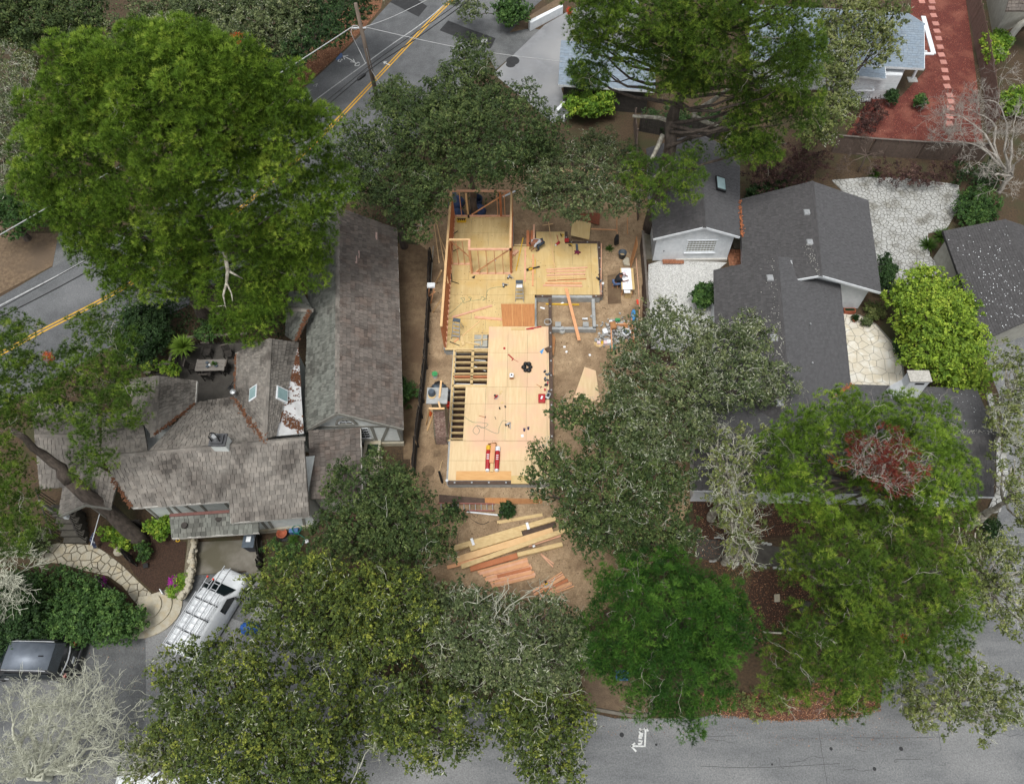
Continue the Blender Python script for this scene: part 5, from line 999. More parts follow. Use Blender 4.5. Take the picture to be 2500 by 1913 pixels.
# sheets around the lot
put('plywood_sheet', MB().prism([P(*r6(x, y), .5) for x, y in ((1450, 348), (1617, 380), (1600, 528), (1437, 490))], V(0, 0, .02)), M['ply'], label='square plywood sheet propped behind the east floor', cat='plywood')
put('sawhorse_support', MB().box(P(1415, 566, 0), .7, .7, .48), M['treated'], label='low support under the propped plywood sheet', cat='support')
put('plywood_sheet', MB().prism([P(*r7(x, y), .15) for x, y in ((1560, 420), (1660, 455), (1700, 745), (1465, 690))], V(0, 0, .02)), M['plynew'], label='pale plywood sheet on the sand half under the oak', cat='plywood')
put('plywood_sheet', MB().prism([P(*r7(x, y), .05) for x, y in ((1975, 580), (2055, 580), (2050, 665), (1985, 690))], V(0, 0, .02)), M['plyorange'], label='orange plywood scrap seen through the oak leaves', cat='plywood')
put('plywood_sheet', MB().prism([P(*r7(x, y), .05) for x, y in ((1350, 495), (1520, 500), (1470, 650), (1350, 640))], V(0, 0, .012)), M['sand'], label='sand-dusted sheet lying east of the new floor', cat='plywood')
put('cardboard_sheet', MB().prism([P(*r6(x, y), .3) for x, y in ((1255, 1345), (1300, 1400), (1285, 1565), (1250, 1500))], V(0, 0, .012)), M['card'], label='brown cardboard sheet leaning at the right floor edge', cat='cardboard')
put('cardboard_scrap', MB().box(P(*r6(1232, 1510), DZ + .03), .3, .35, .04, .5), M['boot'], label='brown scrap on the floor edge sill', cat='scrap')
board('thin board leaning at the right floor edge', *r7(1280, 345), *r7(1280, 490), .1, .06, .03, 'fir')
for k, (u, v) in enumerate(((1378, 846), (1383, 858), (1430, 1028 - 3))): put('paper_scrap', MB().box(P(u, v, .05) if k < 2 else P(*r6(1607, 1555), .05), .14, .12, .01, k), M['paper'], label=['upper white scrap on the sand east of the floor', 'lower white scrap on the sand east of the floor', 'pale wooden square on the sand by the oak'][k], cat='scrap')
T = thing('compressor_bucket', 'white bucket with wrapped hose beside the concrete footing', 'bucket', P(*r6(1360, 1350), .01)); c = W[T.name]; put('pail', MB().lathe(c, [(.15, 0), (.19, .35), (.17, .35), (.13, .05)], 14), M['white'], T); put('hose_coil', MB().tube([c + V(.2 * math.cos(t), .2 * math.sin(t), .05 + t * .012) for t in np.linspace(0, 12, 40)], .03, 5), M['greystucco'], T)
put('hose_coil', MB().tube([P(*r6(1232, 1265), .6) + V(.22 * math.cos(t), .22 * math.sin(t), .01 + t * .005) for t in np.linspace(0, 18, 60)], .022, 5), M['rubbish'], label='coiled rope at the inner floor corner', cat='rope')
T = thing('white_elbow', 'white plastic elbow pipe inside the footing', 'pipe', P(1425, 785, .02)); c = W[T.name]; put('pipe', MB().tube([c + V(-.1, .1, .2), c + V(.22, .1, .2)], .06, 8), M['white'], T); put('coupling', MB().tube([c + V(.15, .1, .2), c + V(.24, .1, .2)], .075, 8), M['white'], T)
put('paper_scrap', MB().box(P(*r6(1185, 1140), .03), .3, .12, .05, -.3), M['paper'], label='white crumpled wrapper inside the footing', cat='wrapper')
put('paper_scrap', MB().prism([P(*r6(x, y), .13) for x, y in ((1345, 1095), (1368, 1083), (1378, 1092), (1352, 1102))], V(0, 0, .01)), M['paper'], label='white paper on the level inside the footing', cat='paper')
put('batten', MB().beam(P(*r6(1380, 1198), .03), P(*r6(1502, 1182), .03), .05, .03), M['firpale'], label='thin batten lying on the soil inside the footing', cat='batten')
for lab, u, v in (('white capped pipe at the footing corner', 1470, 706), ('white capped pipe at the southwest deck corner', 1094, 1183)):
    T = thing('standpipe', lab, 'pipe', P(u, v, 0)); c = W[T.name]; put('pipe', MB().lathe(c, [(.06, 0), (.06, .6)], 10), M['white'], T); put('cap', MB().lathe(c + V(0, 0, .6), [(.085, 0), (.085, .08), (.05, .1)], 10), M['white'], T)
# salvage heap by the right fence
heap = thing('salvage_heap', 'jumbled heap of cans, trays, cartons and hardware by the right fence', 'heap', P(1510, 815, 0)); heap['kind'] = 'stuff'
mb = MB()
for k in range(260):
    u, v = random.gauss(1512, 24), random.gauss(808, 15)
    c = P(u, v, random.uniform(0, .25)); s_ = random.uniform(.05, .22)
    if k % 3: mb.box(c, s_ * random.uniform(.6, 1.4), s_ * random.uniform(.5, 1.3), s_ * random.uniform(.3, 1), random.random() * 3)
    else: mb.lathe(c, [(s_ * .45, 0), (s_ * .45, s_ * .8), (s_ * .3, s_ * .82)], 8)
put('rubble', mb, M['rubbish'], heap, kind='stuff')
def q2(x, y): return (1440 + x / 9.336, 700 + y / 9.336)
for nm, lab, x, y, sx, sy, h, m_, rz in (('carton', 'open brown carton in the salvage heap', 515, 970, .36, .5, .26, 'card', .1), ('paint_can', 'white square tub at the front of the salvage heap', 435, 1290, .26, .26, .24, 'white', .1), ('paint_can', 'pale grey square tub left of the white tub', 352, 1300, .24, .24, .22, 'cap', 0), ('tray', 'white paint tray in the salvage heap', 340, 1080, .3, .34, .12, 'white', .3), ('crate', 'green crate at the back of the salvage heap', 620, 830, .3, .16, .18, 'green', 0), ('white_box', 'white box at the back left of the salvage heap', 480, 820, .26, .14, .2, 'white', .1), ('tub', 'blue-grey tub in the middle of the salvage heap', 360, 1240, .28, .2, .2, 'alu', .2), ('bag', 'teal bag at the lower end of the salvage heap', 520, 1400, .3, .3, .2, 'teal', .4)):
    z0 = .3 if nm in ('carton', 'crate', 'tray') else .05
    put(nm, MB().box(P(*q2(x, y), 0), sx, sy, h + z0, rz), M[m_], label=lab, cat=nm.replace('_', ' '), bevel=.015)
sh = thing('shelf_unit', 'open dark brown shelf crate beside the salvage heap', 'shelf', P(*q2(730, 1220), 0)); c = W[sh.name]
for a in ((-.7, 0, .05, 1.9), (.7, 0, .05, 1.9), (0, .95, 1.4, .05)): put('side', MB().box(c + V(a[0], a[1], 0), a[2], a[3], .5), M['firred'] if False else M['fir'], sh)
put('floor', MB().box(c, 1.4, 1.9, .02), M['dark'], sh)
bl = thing('blue_sled', 'bright blue plastic barrow tub by the right fence', 'tub', P(*q2(965, 720), 0)); c = W[bl.name]
put('shell', MB().loft([[c + V(.12 * math.cos(t) * s_ + .1 * (z - .2), .34 * math.sin(t) * s_ - .05 + .08 * math.cos(t), z) for t in np.linspace(0, 2 * math.pi, 12, endpoint=False)] for z, s_ in ((.0, .6), (.2, 1.1), (.5, 1.3), (.62, .9))]), M['lightblue'], bl, smooth=True)
put('carton', MB().box(P(*q2(860, 940), 0), .5, .6, .3, .1), M['card'], label='flattened brown carton at the right of the salvage heap', cat='carton'); put('door_leaf', MB().beam(P(*q2(935, 800), .5), P(*q2(960, 1050), .5), .04, 1.0), M['fir'], label='tan panel standing on edge in the salvage heap', cat='panel')
T = thing('round_tray', 'round yellow lid holding a small box left of the salvage heap', 'tray', P(*q2(200, 1300), 0)); c = W[T.name]; put('dish', MB().lathe(c, [(.2, 0), (.3, .1), (.28, .1), (.18, .03)], 16), M['lvl'], T); put('box', MB().box(c + V(0, .03, .03), .22, .2, .16), M['cap'], T)
put('helmet', MB().lathe(P(*q2(283, 1275), 0), [(.1, 0), (.11, .06), (.07, .14), (.02, .16)], 12), M['yellowtool'], label='yellow cup-shaped cap left of the white tubs', cat='cap', smooth=True)
fan = thing('fan', 'grey round fan lying in the shelf crate', 'fan', P(*q2(825, 1090), .02)); c = W[fan.name]; put('ring', MB().tube([c + V(.26 * math.cos(t), .22 * math.sin(t), .35) for t in np.linspace(0, 2 * math.pi, 18)], .05, 6), M['white'], fan); put('drum', MB().lathe(c, [(.2, 0), (.22, .33)], 14), M['greyplastic'], fan)
# plan table, bucket, etc.
T = thing('plan_table', 'sheet of plywood on trestles serving as plan table by the right fence', 'table', P(1532, 682, 0)); tb = rect(1514, 654, 1550, 706, .86); cx, cy = (tb[0] + tb[2]) / 2, (tb[1] + tb[3]) / 2
put('tabletop', MB().box((cx, cy, .84), tb[2] - tb[0], tb[3] - tb[1], .02), M['ply'], T)
for sx in (-1, 1):
    for sy in (-1, 1): put('leg', MB().beam((cx + sx * .35, cy + sy * .7, 0), (cx + sx * .3, cy + sy * .66, .84), .05, .09), M['fir'], T)
pb_ = rect(1517, 654, 1544, 706, .87); pl_ = put('plan_sheets', MB().box(((pb_[0] + pb_[2]) / 2, (pb_[1] + pb_[3]) / 2, .862), pb_[2] - pb_[0], pb_[3] - pb_[1], .015), M['paper'], label='large white drawing sheets spread on the plan table', cat='plans')
mb = MB(); rr = random.Random(3)
for k in range(26):
    x = pb_[0] + .08 + rr.random() * (pb_[2] - pb_[0] - .25); y = pb_[1] + .1 + rr.random() * (pb_[3] - pb_[1] - .3); L_ = rr.uniform(.1, .4); mb.box((x + (L_ / 2 if k % 2 else 0), y + (0 if k % 2 else L_ / 2), .8775), L_ if k % 2 else .006, .006 if k % 2 else L_, .001)
put('drawn_lines', mb, mat('ink', '#8a93a8', '#7a8398', .8, 5), pl_)
put('notebook', MB().box(P(1531, 711, .75), .4, .26, .03).box(P(1531, 711, 0), .3, .2, .75), M['paper'], label='white folder on a stand at the end of the plan table', cat='folder')
T = thing('carton_stand', 'open carton with red and blue print beside the plan table', 'carton', P(1532, 722, 0)); put('box', MB().box(W[T.name], .42, .4, .55), M['lvl'], T); put('label_print', MB().box(W[T.name] + V(-.08, -.02, .551), .24, .24, .01), M['redorange'], T); put('blue_print', MB().box(W[T.name] + V(-.17, -.02, .562), .06, .24, .004), M['blue'], T)
T = thing('grey_bin', 'dark grey round tub with sawdust by the right fence', 'bin', P(1518, 628, 0)); c = W[T.name]; put('tub', MB().lathe(c, [(.2, 0), (.26, .52), (.29, .54), (.24, .54), (.2, .2), (.05, .18)], 18), M['greyplastic'], T, smooth=True); put('sawdust', MB().lathe(c + V(0, 0, .2), [(.2, 0), (.12, .06), (.02, .08)], 10), M['lvl'], T)
put('flat_rock', MB().prism([P(*p, .02) for p in ((1519, 640), (1528, 630), (1535, 634), (1538, 652), (1524, 650))], V(0, 0, .22)), M['flag'], label='pale flat boulder above the plan table', cat='boulder', bevel=.05)
put('black_jacket', MB().loft([[P(1504, 572, 1.0), P(1510, 571, 1.0), P(1511, 574, 1.0), P(1505, 575, 1.0)], [P(1499, 583, .7), P(1511, 582, .7), P(1511, 586, .7), P(1500, 587, .7)], [P(1499, 595, .25), P(1510, 591, .25), P(1511, 595, .25), P(1501, 599, .25)]]), M['black'], label='black jacket hanging on a post behind the east floor', cat='jacket')
put('stake', MB().beam(P(1505, 580, 0), P(1507, 567, 1.15), .05, .05), M['fir'], label='wooden post carrying the black jacket', cat='post')
put('stake_rail', MB().beam(P(*r6(1617, 432), .4), P(*r6(1845, 442), .4), .05, .08), M['fir'], label='horizontal rail between stakes behind the east floor', cat='rail')
for lab, x, y in (('stake at the right end of the rail', 1848, 460), ('orange stake near the pine trunk', 1942, 480)): put('stake', MB().beam(P(*r6(x, y), 0), P(*r6(x, y - 150), 1.2), .06, .05), M['fir'], label=lab, cat='stake')
put('orange_net', MB().prism([P(*r6(x, y), .2) for x, y in ((1480, 300), (1700, 290), (1690, 400), (1560, 360))], V(0, 0, .02)), mat('net', '#8a4a30', '#5c3a2a', .9, 12), label='orange safety netting behind the propped plywood', cat='netting')
put('plank_on_fence', MB().prism([P(1554, 576, 1.5), P(1556, 600, 1.5), P(1539, 655, .1), P(1537, 640, .1)], V(.03, 0, 0)), M['card'], label='dark plywood leaning on the right fence by the pine', cat='plywood')
put('pipe_on_fence', MB().tube([P(1553, 630, 1.2), P(1560, 720, 1.2), P(1563, 800, 1.2)], .02, 6), M['firpink'], label='thin pink pipe running along the right fence', cat='pipe')
put('red_rag', MB().beam(P(1556, 731, 1.25), P(1557, 742, 1.25), .12, .05), M['redorange'], label='small red rag on the right fence', cat='rag')
# blue pile north of the framed house
T = thing('blue_tarp', 'crumpled blue tarp outside the north stud wall', 'tarp', P(1140, 512, 0)); c = W[T.name]
for k in range(5): q = c + V(random.uniform(-.9, .9), random.uniform(-.7, .7), 0); put('fold', MB().lathe(q, [(.6, 0), (.5, .25), (.3, .5), (.05, .6)], 9), M['bluetarp'], T, smooth=True)
T = thing('blue_barrel', 'dark blue tub outside the north stud wall', 'tub', P(1165, 498, 0)); put('shell', MB().lathe(W[T.name], [(.35, 0), (.42, .6), (.38, .6), (.3, .1)], 16), mat('navytub', '#2a3a58', '#223049', .6, 5), T)
put('white_pipe', MB().tube([P(1228, 480, .8), P(1258, 466, .8)], .06, 8), M['white'], label='white pipe behind the north stud wall', cat='pipe')
put('wheelbarrow', MB().loft([[P(1106, 476, .3), P(1112, 474, .3), P(1114, 492, .3), P(1108, 494, .3)], [P(1104, 470, .6), P(1114, 468, .6), P(1116, 494, .6), P(1106, 496, .6)]]), M['greyplastic'], label='grey barrow tray outside the northwest wall corner', cat='barrow')
# west side of the framed house
T = thing('mail_post', 'white-topped box on timber struts west of the stud wall', 'post', P(1052, 735, 0)); c = P(1053, 698, 1.7)
put('box', MB().box(c, .5, .34, .16), M['white'], T, bevel=.02)
for a, b in (((1045, 735, 0), (1048, 700, 1.7)), ((1052, 740, 0), (1060, 703, 1.7)), ((1047, 722, .6), (1062, 712, 1.4))): put('strut', MB().beam(P(*a), P(*b), .07, .07), M['fir'], T)
bk = thing('brick_chimney', 'old stepped brick chimney with grey cap left of the deck', 'chimney', P(1080, 1085, 0))
def cpx(x, y): return (1000 + x / 7.6375, 880 + y / 7.6375)
x0_, y0_ = P(*cpx(490, 1560), 0)[0], P(*cpx(490, 1560), 0)[1]; x1_ = P(*cpx(745, 1560), 0)[0]; yb_ = y0_ + 1.0
put('stack', MB().loft([[V(x0_, y0_, 0), V(x1_, y0_, 0), V(x1_, y0_ + 1.1, 0), V(x0_, y0_ + 1.1, 0)], [V(x0_, y0_, 1.0), V(x1_, y0_, 1.0), V(x1_, y0_ + 1.1, 1.0), V(x0_, y0_ + 1.1, 1.0)], [V(x0_ + .08, y0_ + .75, 2.7), V(x1_ - .1, y0_ + .75, 2.7), V(x1_ - .1, y0_ + 1.6, 2.7), V(x0_ + .08, y0_ + 1.6, 2.7)], [V(x0_ + .08, y0_ + .8, 3.6), V(x1_ - .15, y0_ + .8, 3.6), V(x1_ - .15, y0_ + 1.55, 3.6), V(x0_ + .08, y0_ + 1.55, 3.6)]]), M['grout'], bk)
for k in range(30):
    z = .03 + k * .09; y = y0_ - .012 if z < 1.0 else y0_ + (z - 1.0) / 1.7 * .75 - .02
    for i in range(7):
        xx = x0_ + .09 + (i + (.5 if k % 2 else 0)) * (x1_ - x0_ - .2) / 7; put('brick', MB().box((xx + .05 * (z > 1), y + .05, z), (x1_ - x0_ - .2) / 7 * .93, .12, .07), M['oldbrick'], bk)
    for i in range(4):
        if z < 1: put('brick', MB().box((x1_ + .005, y0_ + .14 + i * .26 + (.06 if k % 2 else 0), z), .05, .24, .07), M['oldbrick'], bk)
put('cap', MB().box(((x0_ + x1_) / 2, y0_ + 1.2, 3.6), 1.15, 1.0, .1), M['newconc'], bk); put('flue', MB().lathe(((x0_ + x1_) / 2 - .28, y0_ + 1.25, 3.7), [(.2, 0), (.2, .12), (.19, .3), (.15, .42)], 14), M['greyplastic'], bk); put('flue_collar', MB().lathe(((x0_ + x1_) / 2 - .28, y0_ + 1.2, 3.705), [(.22, 0), (.21, .06)], 14), M['lvl'], bk)
for a, b in ((cpx(330, 1300), cpx(560, 660)), (cpx(560, 660), cpx(590, 370)), (cpx(370, 890), cpx(650, 890)), (cpx(310, 1190), cpx(370, 880)), (cpx(540, 760), cpx(575, 900))):
    za = 1.0 if a[1] > 1030 else 3.75; zb_ = 3.8 if b[1] < 1010 else 2.8; put('shoring_timber', MB().beam(P(*a, za), P(*b, zb_), .1, .06), M['firpale'], bk)
T = thing('green_bucket', 'white bucket with green lid by the old chimney', 'bucket', P(1063, 920, 0)); put('pail', MB().lathe(W[T.name], [(.14, 0), (.17, .38)], 14), M['white'], T); put('lid', MB().lathe(W[T.name] + V(0, 0, .38), [(.18, 0), (.18, .04), (.1, .045)], 14), M['green'], T)
T = thing('red_bucket', 'red bucket between the chimney and the joists', 'bucket', P(1096, 993, 0)); put('pail', MB().lathe(W[T.name], [(.14, 0), (.18, .4), (.15, .4), (.12, .06)], 14), M['redorange'], T)
T = thing('black_bags', 'black plastic sheeting crumpled behind the old chimney', 'bags', P(1083, 950, 0))
for k in range(7): q = P(1060 + k * 6, 945 + abs(k - 2) * 6, 0); put('fold', MB().lathe(q, [(.38, 0), (.36, .2), (.2, .42), (.04, .48)], 8), M['greyplastic'] if k % 2 else M['black'], T, smooth=True)
put('orange_cone', MB().lathe(P(*cpx(395, 1000), .4), [(.14, 0), (.1, .2), (.03, .4)], 8), M['orange'], label='orange marker left of the old chimney', cat='marker')
put('post_stub', MB().tube([P(1080, 1178, 0), P(1072, 1150, .8)], .07, 8), M['black'], label='short black post stub at the southwest deck corner', cat='post')
put('manhole', MB().lathe(P(1046, 1148, .04), [(.36, 0), (.34, .02)], 18), M['sanddark'], label='round sandy lid left of the deck corner', cat='lid')
put('flag_tile', MB().box(P(1067, 1106, .04), .4, .4, .03), M['sanddark'], label='square tile on the sand left of the deck', cat='tile')
put('pipe_on_ground', MB().tube([P(1058, 600, .06), P(1047, 760, .06), P(1038, 930, .06)], .03, 6), M['greystucco'], label='long grey pipe lying along the left fence', cat='pipe')
loop('cable', 'yellow cable rising at the southwest deck corner', [(1073, 1150), (1077, 1130), (1081, 1122)], .3, .012, 'lvl', 'cable', 4)
# clods and sticks on the lot
pts = [];
for k in range(1500):
    u, v = random.uniform(1040, 1565), random.uniform(560, 1400)
    if inpoly((u, v), [(985, 570), (1075, 480), (1600, 470), (1560, 1200), (1440, 1400), (1120, 1400), (1005, 1150), (1040, 800)]): pts.append(P(u, v, .03))
mb = MB()
for p in pts: mb.box(p - V(0, 0, .005), *(rng.uniform(.015, .06, 3)), random.random() * 3)
put('clods', mb, M['sanddark'], kind='stuff', label='small clods and chips scattered over the bare soil', cat='soil')
# ---------------------------------------------------------------- vegetation
_pool = rng.normal(size=(65536, 3)); _pool /= np.linalg.norm(_pool, axis=1)[:, None]
def rdirs(n):
    if n == 1: i = random.randrange(65536); return _pool[i:i + 1]
    d = rng.normal(size=(n, 3)); return d / np.linalg.norm(d, axis=1)[:, None]
def leaves_mesh(c, nrm, size, tone, aspect=.55):
    """one bent rhombus per leaf"""
    n = len(c); r = rdirs(n); a = np.cross(nrm, r); a /= np.linalg.norm(a, axis=1)[:, None] + 1e-9; b = np.cross(nrm, a); s = size[:, None]
    v = np.stack([c - a * s, c + b * s * aspect - nrm * s * .12, c + a * s, c - b * s * aspect - nrm * s * .12], 1).reshape(-1, 3)
    return v, np.arange(4 * n).reshape(-1, 4), np.repeat(tone, 4)
def needle_mesh(c, d, L, tone, k=13, w=.02, spread=.8):
    """k needles (thin triangles) fanned round each tuft direction"""
    n = len(c); cc = np.repeat(c, k, 0); dd = np.repeat(d, k, 0); v = dd + rdirs(n * k) * spread; v /= np.linalg.norm(v, axis=1)[:, None]
    LL = np.repeat(L, k) * rng.uniform(.75, 1.15, n * k); s = np.cross(v, rdirs(n * k)); s /= np.linalg.norm(s, axis=1)[:, None] + 1e-9
    bs = cc + v * (LL * .06)[:, None]; vv = np.stack([bs - s * w * .4, bs + s * w * .4, cc + v * LL[:, None] + s * w * .3], 1).reshape(-1, 3)
    return vv, np.arange(3 * n * k).reshape(-1, 3), np.repeat(tone, 3 * k)
_brush = {}
def brush_tree(m, L):
    """node group that sets needle brushes on points; the brush is six shoots of fine needles"""
    if m.name in _brush: return _brush[m.name]
    k = 6; c = rdirs(k) * .2; c[:, 2] = np.abs(c[:, 2]) * .6; d = c * 3.2 + np.array([0, 0, .75]); d /= np.linalg.norm(d, axis=1)[:, None]
    v, f, t = needle_mesh(c, d, np.full(k, L), np.full(k, .5), 17, .021, .8); me = bpy.data.meshes.new('needle_brush'); me.from_pydata([tuple(p) for p in v], [], [tuple(map(int, q)) for q in f]); me.materials.append(m)
    ob = bpy.data.objects.new('needle_brush', me); ng = bpy.data.node_groups.new('brushes', 'GeometryNodeTree')
    ng.interface.new_socket('Geometry', in_out='INPUT', socket_type='NodeSocketGeometry'); ng.interface.new_socket('Geometry', in_out='OUTPUT', socket_type='NodeSocketGeometry')
    N = ng.nodes; gi = N.new('NodeGroupInput'); go = N.new('NodeGroupOutput'); ip = N.new('GeometryNodeInstanceOnPoints'); oi = N.new('GeometryNodeObjectInfo'); oi.inputs['Object'].default_value = ob
    ar = N.new('GeometryNodeInputNamedAttribute'); ar.data_type = 'FLOAT_VECTOR'; ar.inputs['Name'].default_value = 'rot'; asc = N.new('GeometryNodeInputNamedAttribute'); asc.data_type = 'FLOAT'; asc.inputs['Name'].default_value = 'scl'
    L_ = ng.links; L_.new(gi.outputs[0], ip.inputs['Points']); L_.new(oi.outputs['Geometry'], ip.inputs['Instance']); L_.new(ar.outputs['Attribute'], ip.inputs['Rotation']); L_.new(asc.outputs['Attribute'], ip.inputs['Scale']); L_.new(ip.outputs[0], go.inputs[0])
    _brush[m.name] = ng; return ng
def put_brushes(name, pts, dirs, tone, m, parent, L):
    org = W[parent.name]; me = bpy.data.meshes.new(name); n = len(pts); me.vertices.add(n); me.vertices.foreach_set('co', (pts - org).astype(np.float32).ravel())
    e = np.zeros((n, 3), np.float32); z = Vector((0, 0, 1))
    for i in range(n): e[i] = (z.rotation_difference(Vector(dirs[i])).to_matrix() @ Matrix.Rotation(random.uniform(0, 6.28), 3, 'Z')).to_euler()
    for nm, ty, a in (('tone', 'FLOAT', tone), ('scl', 'FLOAT', rng.uniform(.75, 1.25, n))): me.attributes.new(nm, ty, 'POINT').data.foreach_set('value', a.astype(np.float32))
    me.attributes.new('rot', 'FLOAT_VECTOR', 'POINT').data.foreach_set('vector', e.ravel()); me.materials.append(m); me.update()
    o = link(name, me, parent, org); o.modifiers.new('brushes', 'NODES').node_group = brush_tree(m, L); return tag(o, kind='stuff')
def limb(mb, a, b, r0, r1, bend=.12, n=6, sides=6):
    a = np.asarray(a, float); b = np.asarray(b, float); L_ = np.linalg.norm(b - a); pts = []
    off = rdirs(1)[0] * L_ * bend
    for i in range(n + 1):
        t = i / n; p = lerp(a, b, t) + off * math.sin(math.pi * t) + (V(0, 0, -L_ * .1) * math.sin(math.pi * t)) + (rdirs(1)[0] * L_ * .025 if 0 < i < n else 0); pts.append(p)
    mb.tube(pts, [lerp(r0, r1, (i / n) ** .8) for i in range(n + 1)], sides); return pts
def twigs(mb, p, d, L, depth_=2, r=.02, sides=3):
    """gnarled forking twig"""
    d = unit(d); pts = [p]
    for i in range(3):
        d = unit(d + rdirs(1)[0] * .6); pts.append(pts[-1] + d * L / 3)
    mb.tube(pts, [r * (1 - .2 * i) for i in range(4)], sides, cap=False)
    if depth_ > 0:
        for k in range(2):
            q = pts[random.randint(1, 3)]; twigs(mb, q, unit(d + rdirs(1)[0] * 1.1), L * random.uniform(.45, .75), depth_ - 1, r * .62, sides)
def poisson_px(poly, step, margin):
    A = np.array(poly, float); lo = A.min(0); hi = A.max(0); N = int((hi - lo).prod() / (step * step) * 14) + 20; p = lo + rng.random((N, 2)) * (hi - lo)
    ins, e = px_inside(p, poly); ok = ins & (e > margin); p = p[ok]; e = e[ok]; out = np.zeros((0, 2)); res = []
    for q, k in zip(p, e):
        if len(out) == 0 or ((out - q) ** 2).sum(1).min() > step * step: out = np.vstack([out, q]); res.append((q, k))
    return res
def tree(name, label, poly, z0, z1, kind='oak', m='oak', base=None, mode='dome', blob=46, dens=1.0, leaf=.062, lichen=0.0, tw=0, trunk_r=.22, gap=.0, group=None, twm='lichen', bark='bark', cat='tree', limbs=True, base_y=None, lean=None, sub_r=.36, dead=0, br_r=.2, rise=.55):
    """crown grown through the outline poly (pixels): z0..z1 = height range; dome = seen from above, tall = standing round a trunk seen from the side"""
    A = np.array(poly, float); pts = poisson_px(poly, blob * (.98 if kind == 'pine' else .88), blob * .42)
    if not pts: pts = [(A.mean(0), blob)]
    emax = max(e for _, e in pts); blobs = []
    B = P(*base, 0) if base is not None else None
    for (u, v), e in pts:
        t = min(1, e / max(emax * rise, 1)); f_ = 1 - (1 - t) ** 2
        if mode == 'dome':
            z = z0 + (z1 - z0) * (f_ * .85 + random.uniform(-.2, .18)); c = P(u, v, z)
        else:
            c = PY(u, v, B[1])
            if not z0 <= c[2] <= z1: c = P(u, v, min(max(c[2], z0), z1))
            dv = unit(CAM - c); bul = e * depth(c) / F; c = c + dv * (bul * random.uniform(.3, .75) + random.uniform(-.7, .7))
        blobs.append([c, blob * depth(c) / F * random.uniform(.85, 1.2)])
    if mode == 'tall':                            # far side of the crown
        for c, r in list(blobs)[::2]:
            q = c.copy(); q[1] = 2 * B[1] - c[1] + random.uniform(-.5, .5); blobs.append([q, r])
    cen = np.mean([c for c, _ in blobs], 0)
    if B is None: B = V(cen[0], cen[1], 0)
    T = thing(name, label, cat, B, group)
    V_, F_, T_ = [], [], []; nv = 0; tips = []; BP, BD, BT = [], [], []
    view = unit(V(0, -.35, 1)); lv, lf, lt = [], [], []; ln = 0
    for c, r in blobs:
        vw = unit(unit(CAM - c) + V(0, 0, .45)); ns = max(5, int((46 if kind == 'pine' else 4.3 * (1 / sub_r) ** 2) * dens * r * r)); d = rdirs(ns * 4); d = d[((d @ vw) > -.1) | (rng.random(len(d)) < .12)][:ns]
        sc = c + d * (r * np.where(rng.random(len(d)) < (.12 if kind == 'pine' else .25), rng.uniform(.45, .8, len(d)), rng.uniform(.85, 1.08, len(d))))[:, None] * np.array([1, 1, .8]); keep = rng.random(len(d)) > gap; sc = sc[keep]; d = d[keep]
        tone0 = rng.uniform(.2, .65); st = np.clip(tone0 + rng.normal(0, .22, len(sc)), 0, 1)
        n = len(sc)
        if kind == 'pine':                        # brushes: short shoots of needles bursting from one point
            ax_ = d * .5 + np.array([0, 0, .75]) + rdirs(n) * .25; ax_ /= np.linalg.norm(ax_, axis=1)[:, None]; ni = n // 3; ip = c + rdirs(ni) * (r * rng.uniform(.3, .8, ni))[:, None]
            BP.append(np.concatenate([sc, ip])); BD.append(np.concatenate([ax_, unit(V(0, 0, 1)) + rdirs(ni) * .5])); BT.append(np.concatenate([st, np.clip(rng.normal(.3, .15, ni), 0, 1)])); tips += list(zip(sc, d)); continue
        else:                                     # leaf sprays: upper side of a small clump, in sprigs of five
            k = int(34 * (.066 / leaf)); k -= k % 5; g = k // 5; sd_ = rdirs(n * g); sd_[:, 2] = np.abs(sd_[:, 2]) * 1.0 - .25; sc2 = np.repeat(sc, g, 0) + sd_ * (sub_r * .75 * rng.uniform(.45, 1.1, n * g))[:, None]
            tn = np.clip(np.repeat(st, g) * .75 + rng.random(n * g) ** 3 * .5 + rng.normal(0, .07, n * g), 0, 1)
            pc = np.repeat(sc2, 5, 0) + rdirs(n * k) * (leaf * 1.5 * rng.uniform(.3, 1.1, n * k))[:, None]; nn = np.repeat(sd_, 5, 0) * .45 + rdirs(n * k) * .6 + np.array([0, 0, .5]); nn /= np.linalg.norm(nn, axis=1)[:, None]
            v, f, t_ = leaves_mesh(pc, nn, leaf * rng.uniform(.6, 1.2, n * k), np.clip(np.repeat(tn, 5) + rng.normal(0, .06, n * k), 0, 1))
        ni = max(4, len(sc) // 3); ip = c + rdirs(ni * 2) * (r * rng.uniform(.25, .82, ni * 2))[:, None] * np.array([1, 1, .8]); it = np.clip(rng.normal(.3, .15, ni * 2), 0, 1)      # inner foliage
        ip = np.repeat(ip, 4, 0) + rdirs(ni * 8) * .22; nn = rdirs(ni * 8) + np.array([0, 0, .6]); nn /= np.linalg.norm(nn, axis=1)[:, None]; v2, f2, t2 = leaves_mesh(ip, nn, leaf * rng.uniform(1.6, 2.6, ni * 8), np.repeat(it, 4))
        if gap < .3: f = np.concatenate([f, f2 + len(v)]); v = np.concatenate([v, v2]); t_ = np.concatenate([t_, t2])
        V_.append(v); F_.append(f + nv); T_.append(t_); nv += len(v); tips += list(zip(sc, d))
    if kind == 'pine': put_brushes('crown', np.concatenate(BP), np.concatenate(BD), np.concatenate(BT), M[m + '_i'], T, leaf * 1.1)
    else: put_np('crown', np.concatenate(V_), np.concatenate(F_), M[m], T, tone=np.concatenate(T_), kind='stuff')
    tips = [t for t in tips if t[1] @ view > .1]
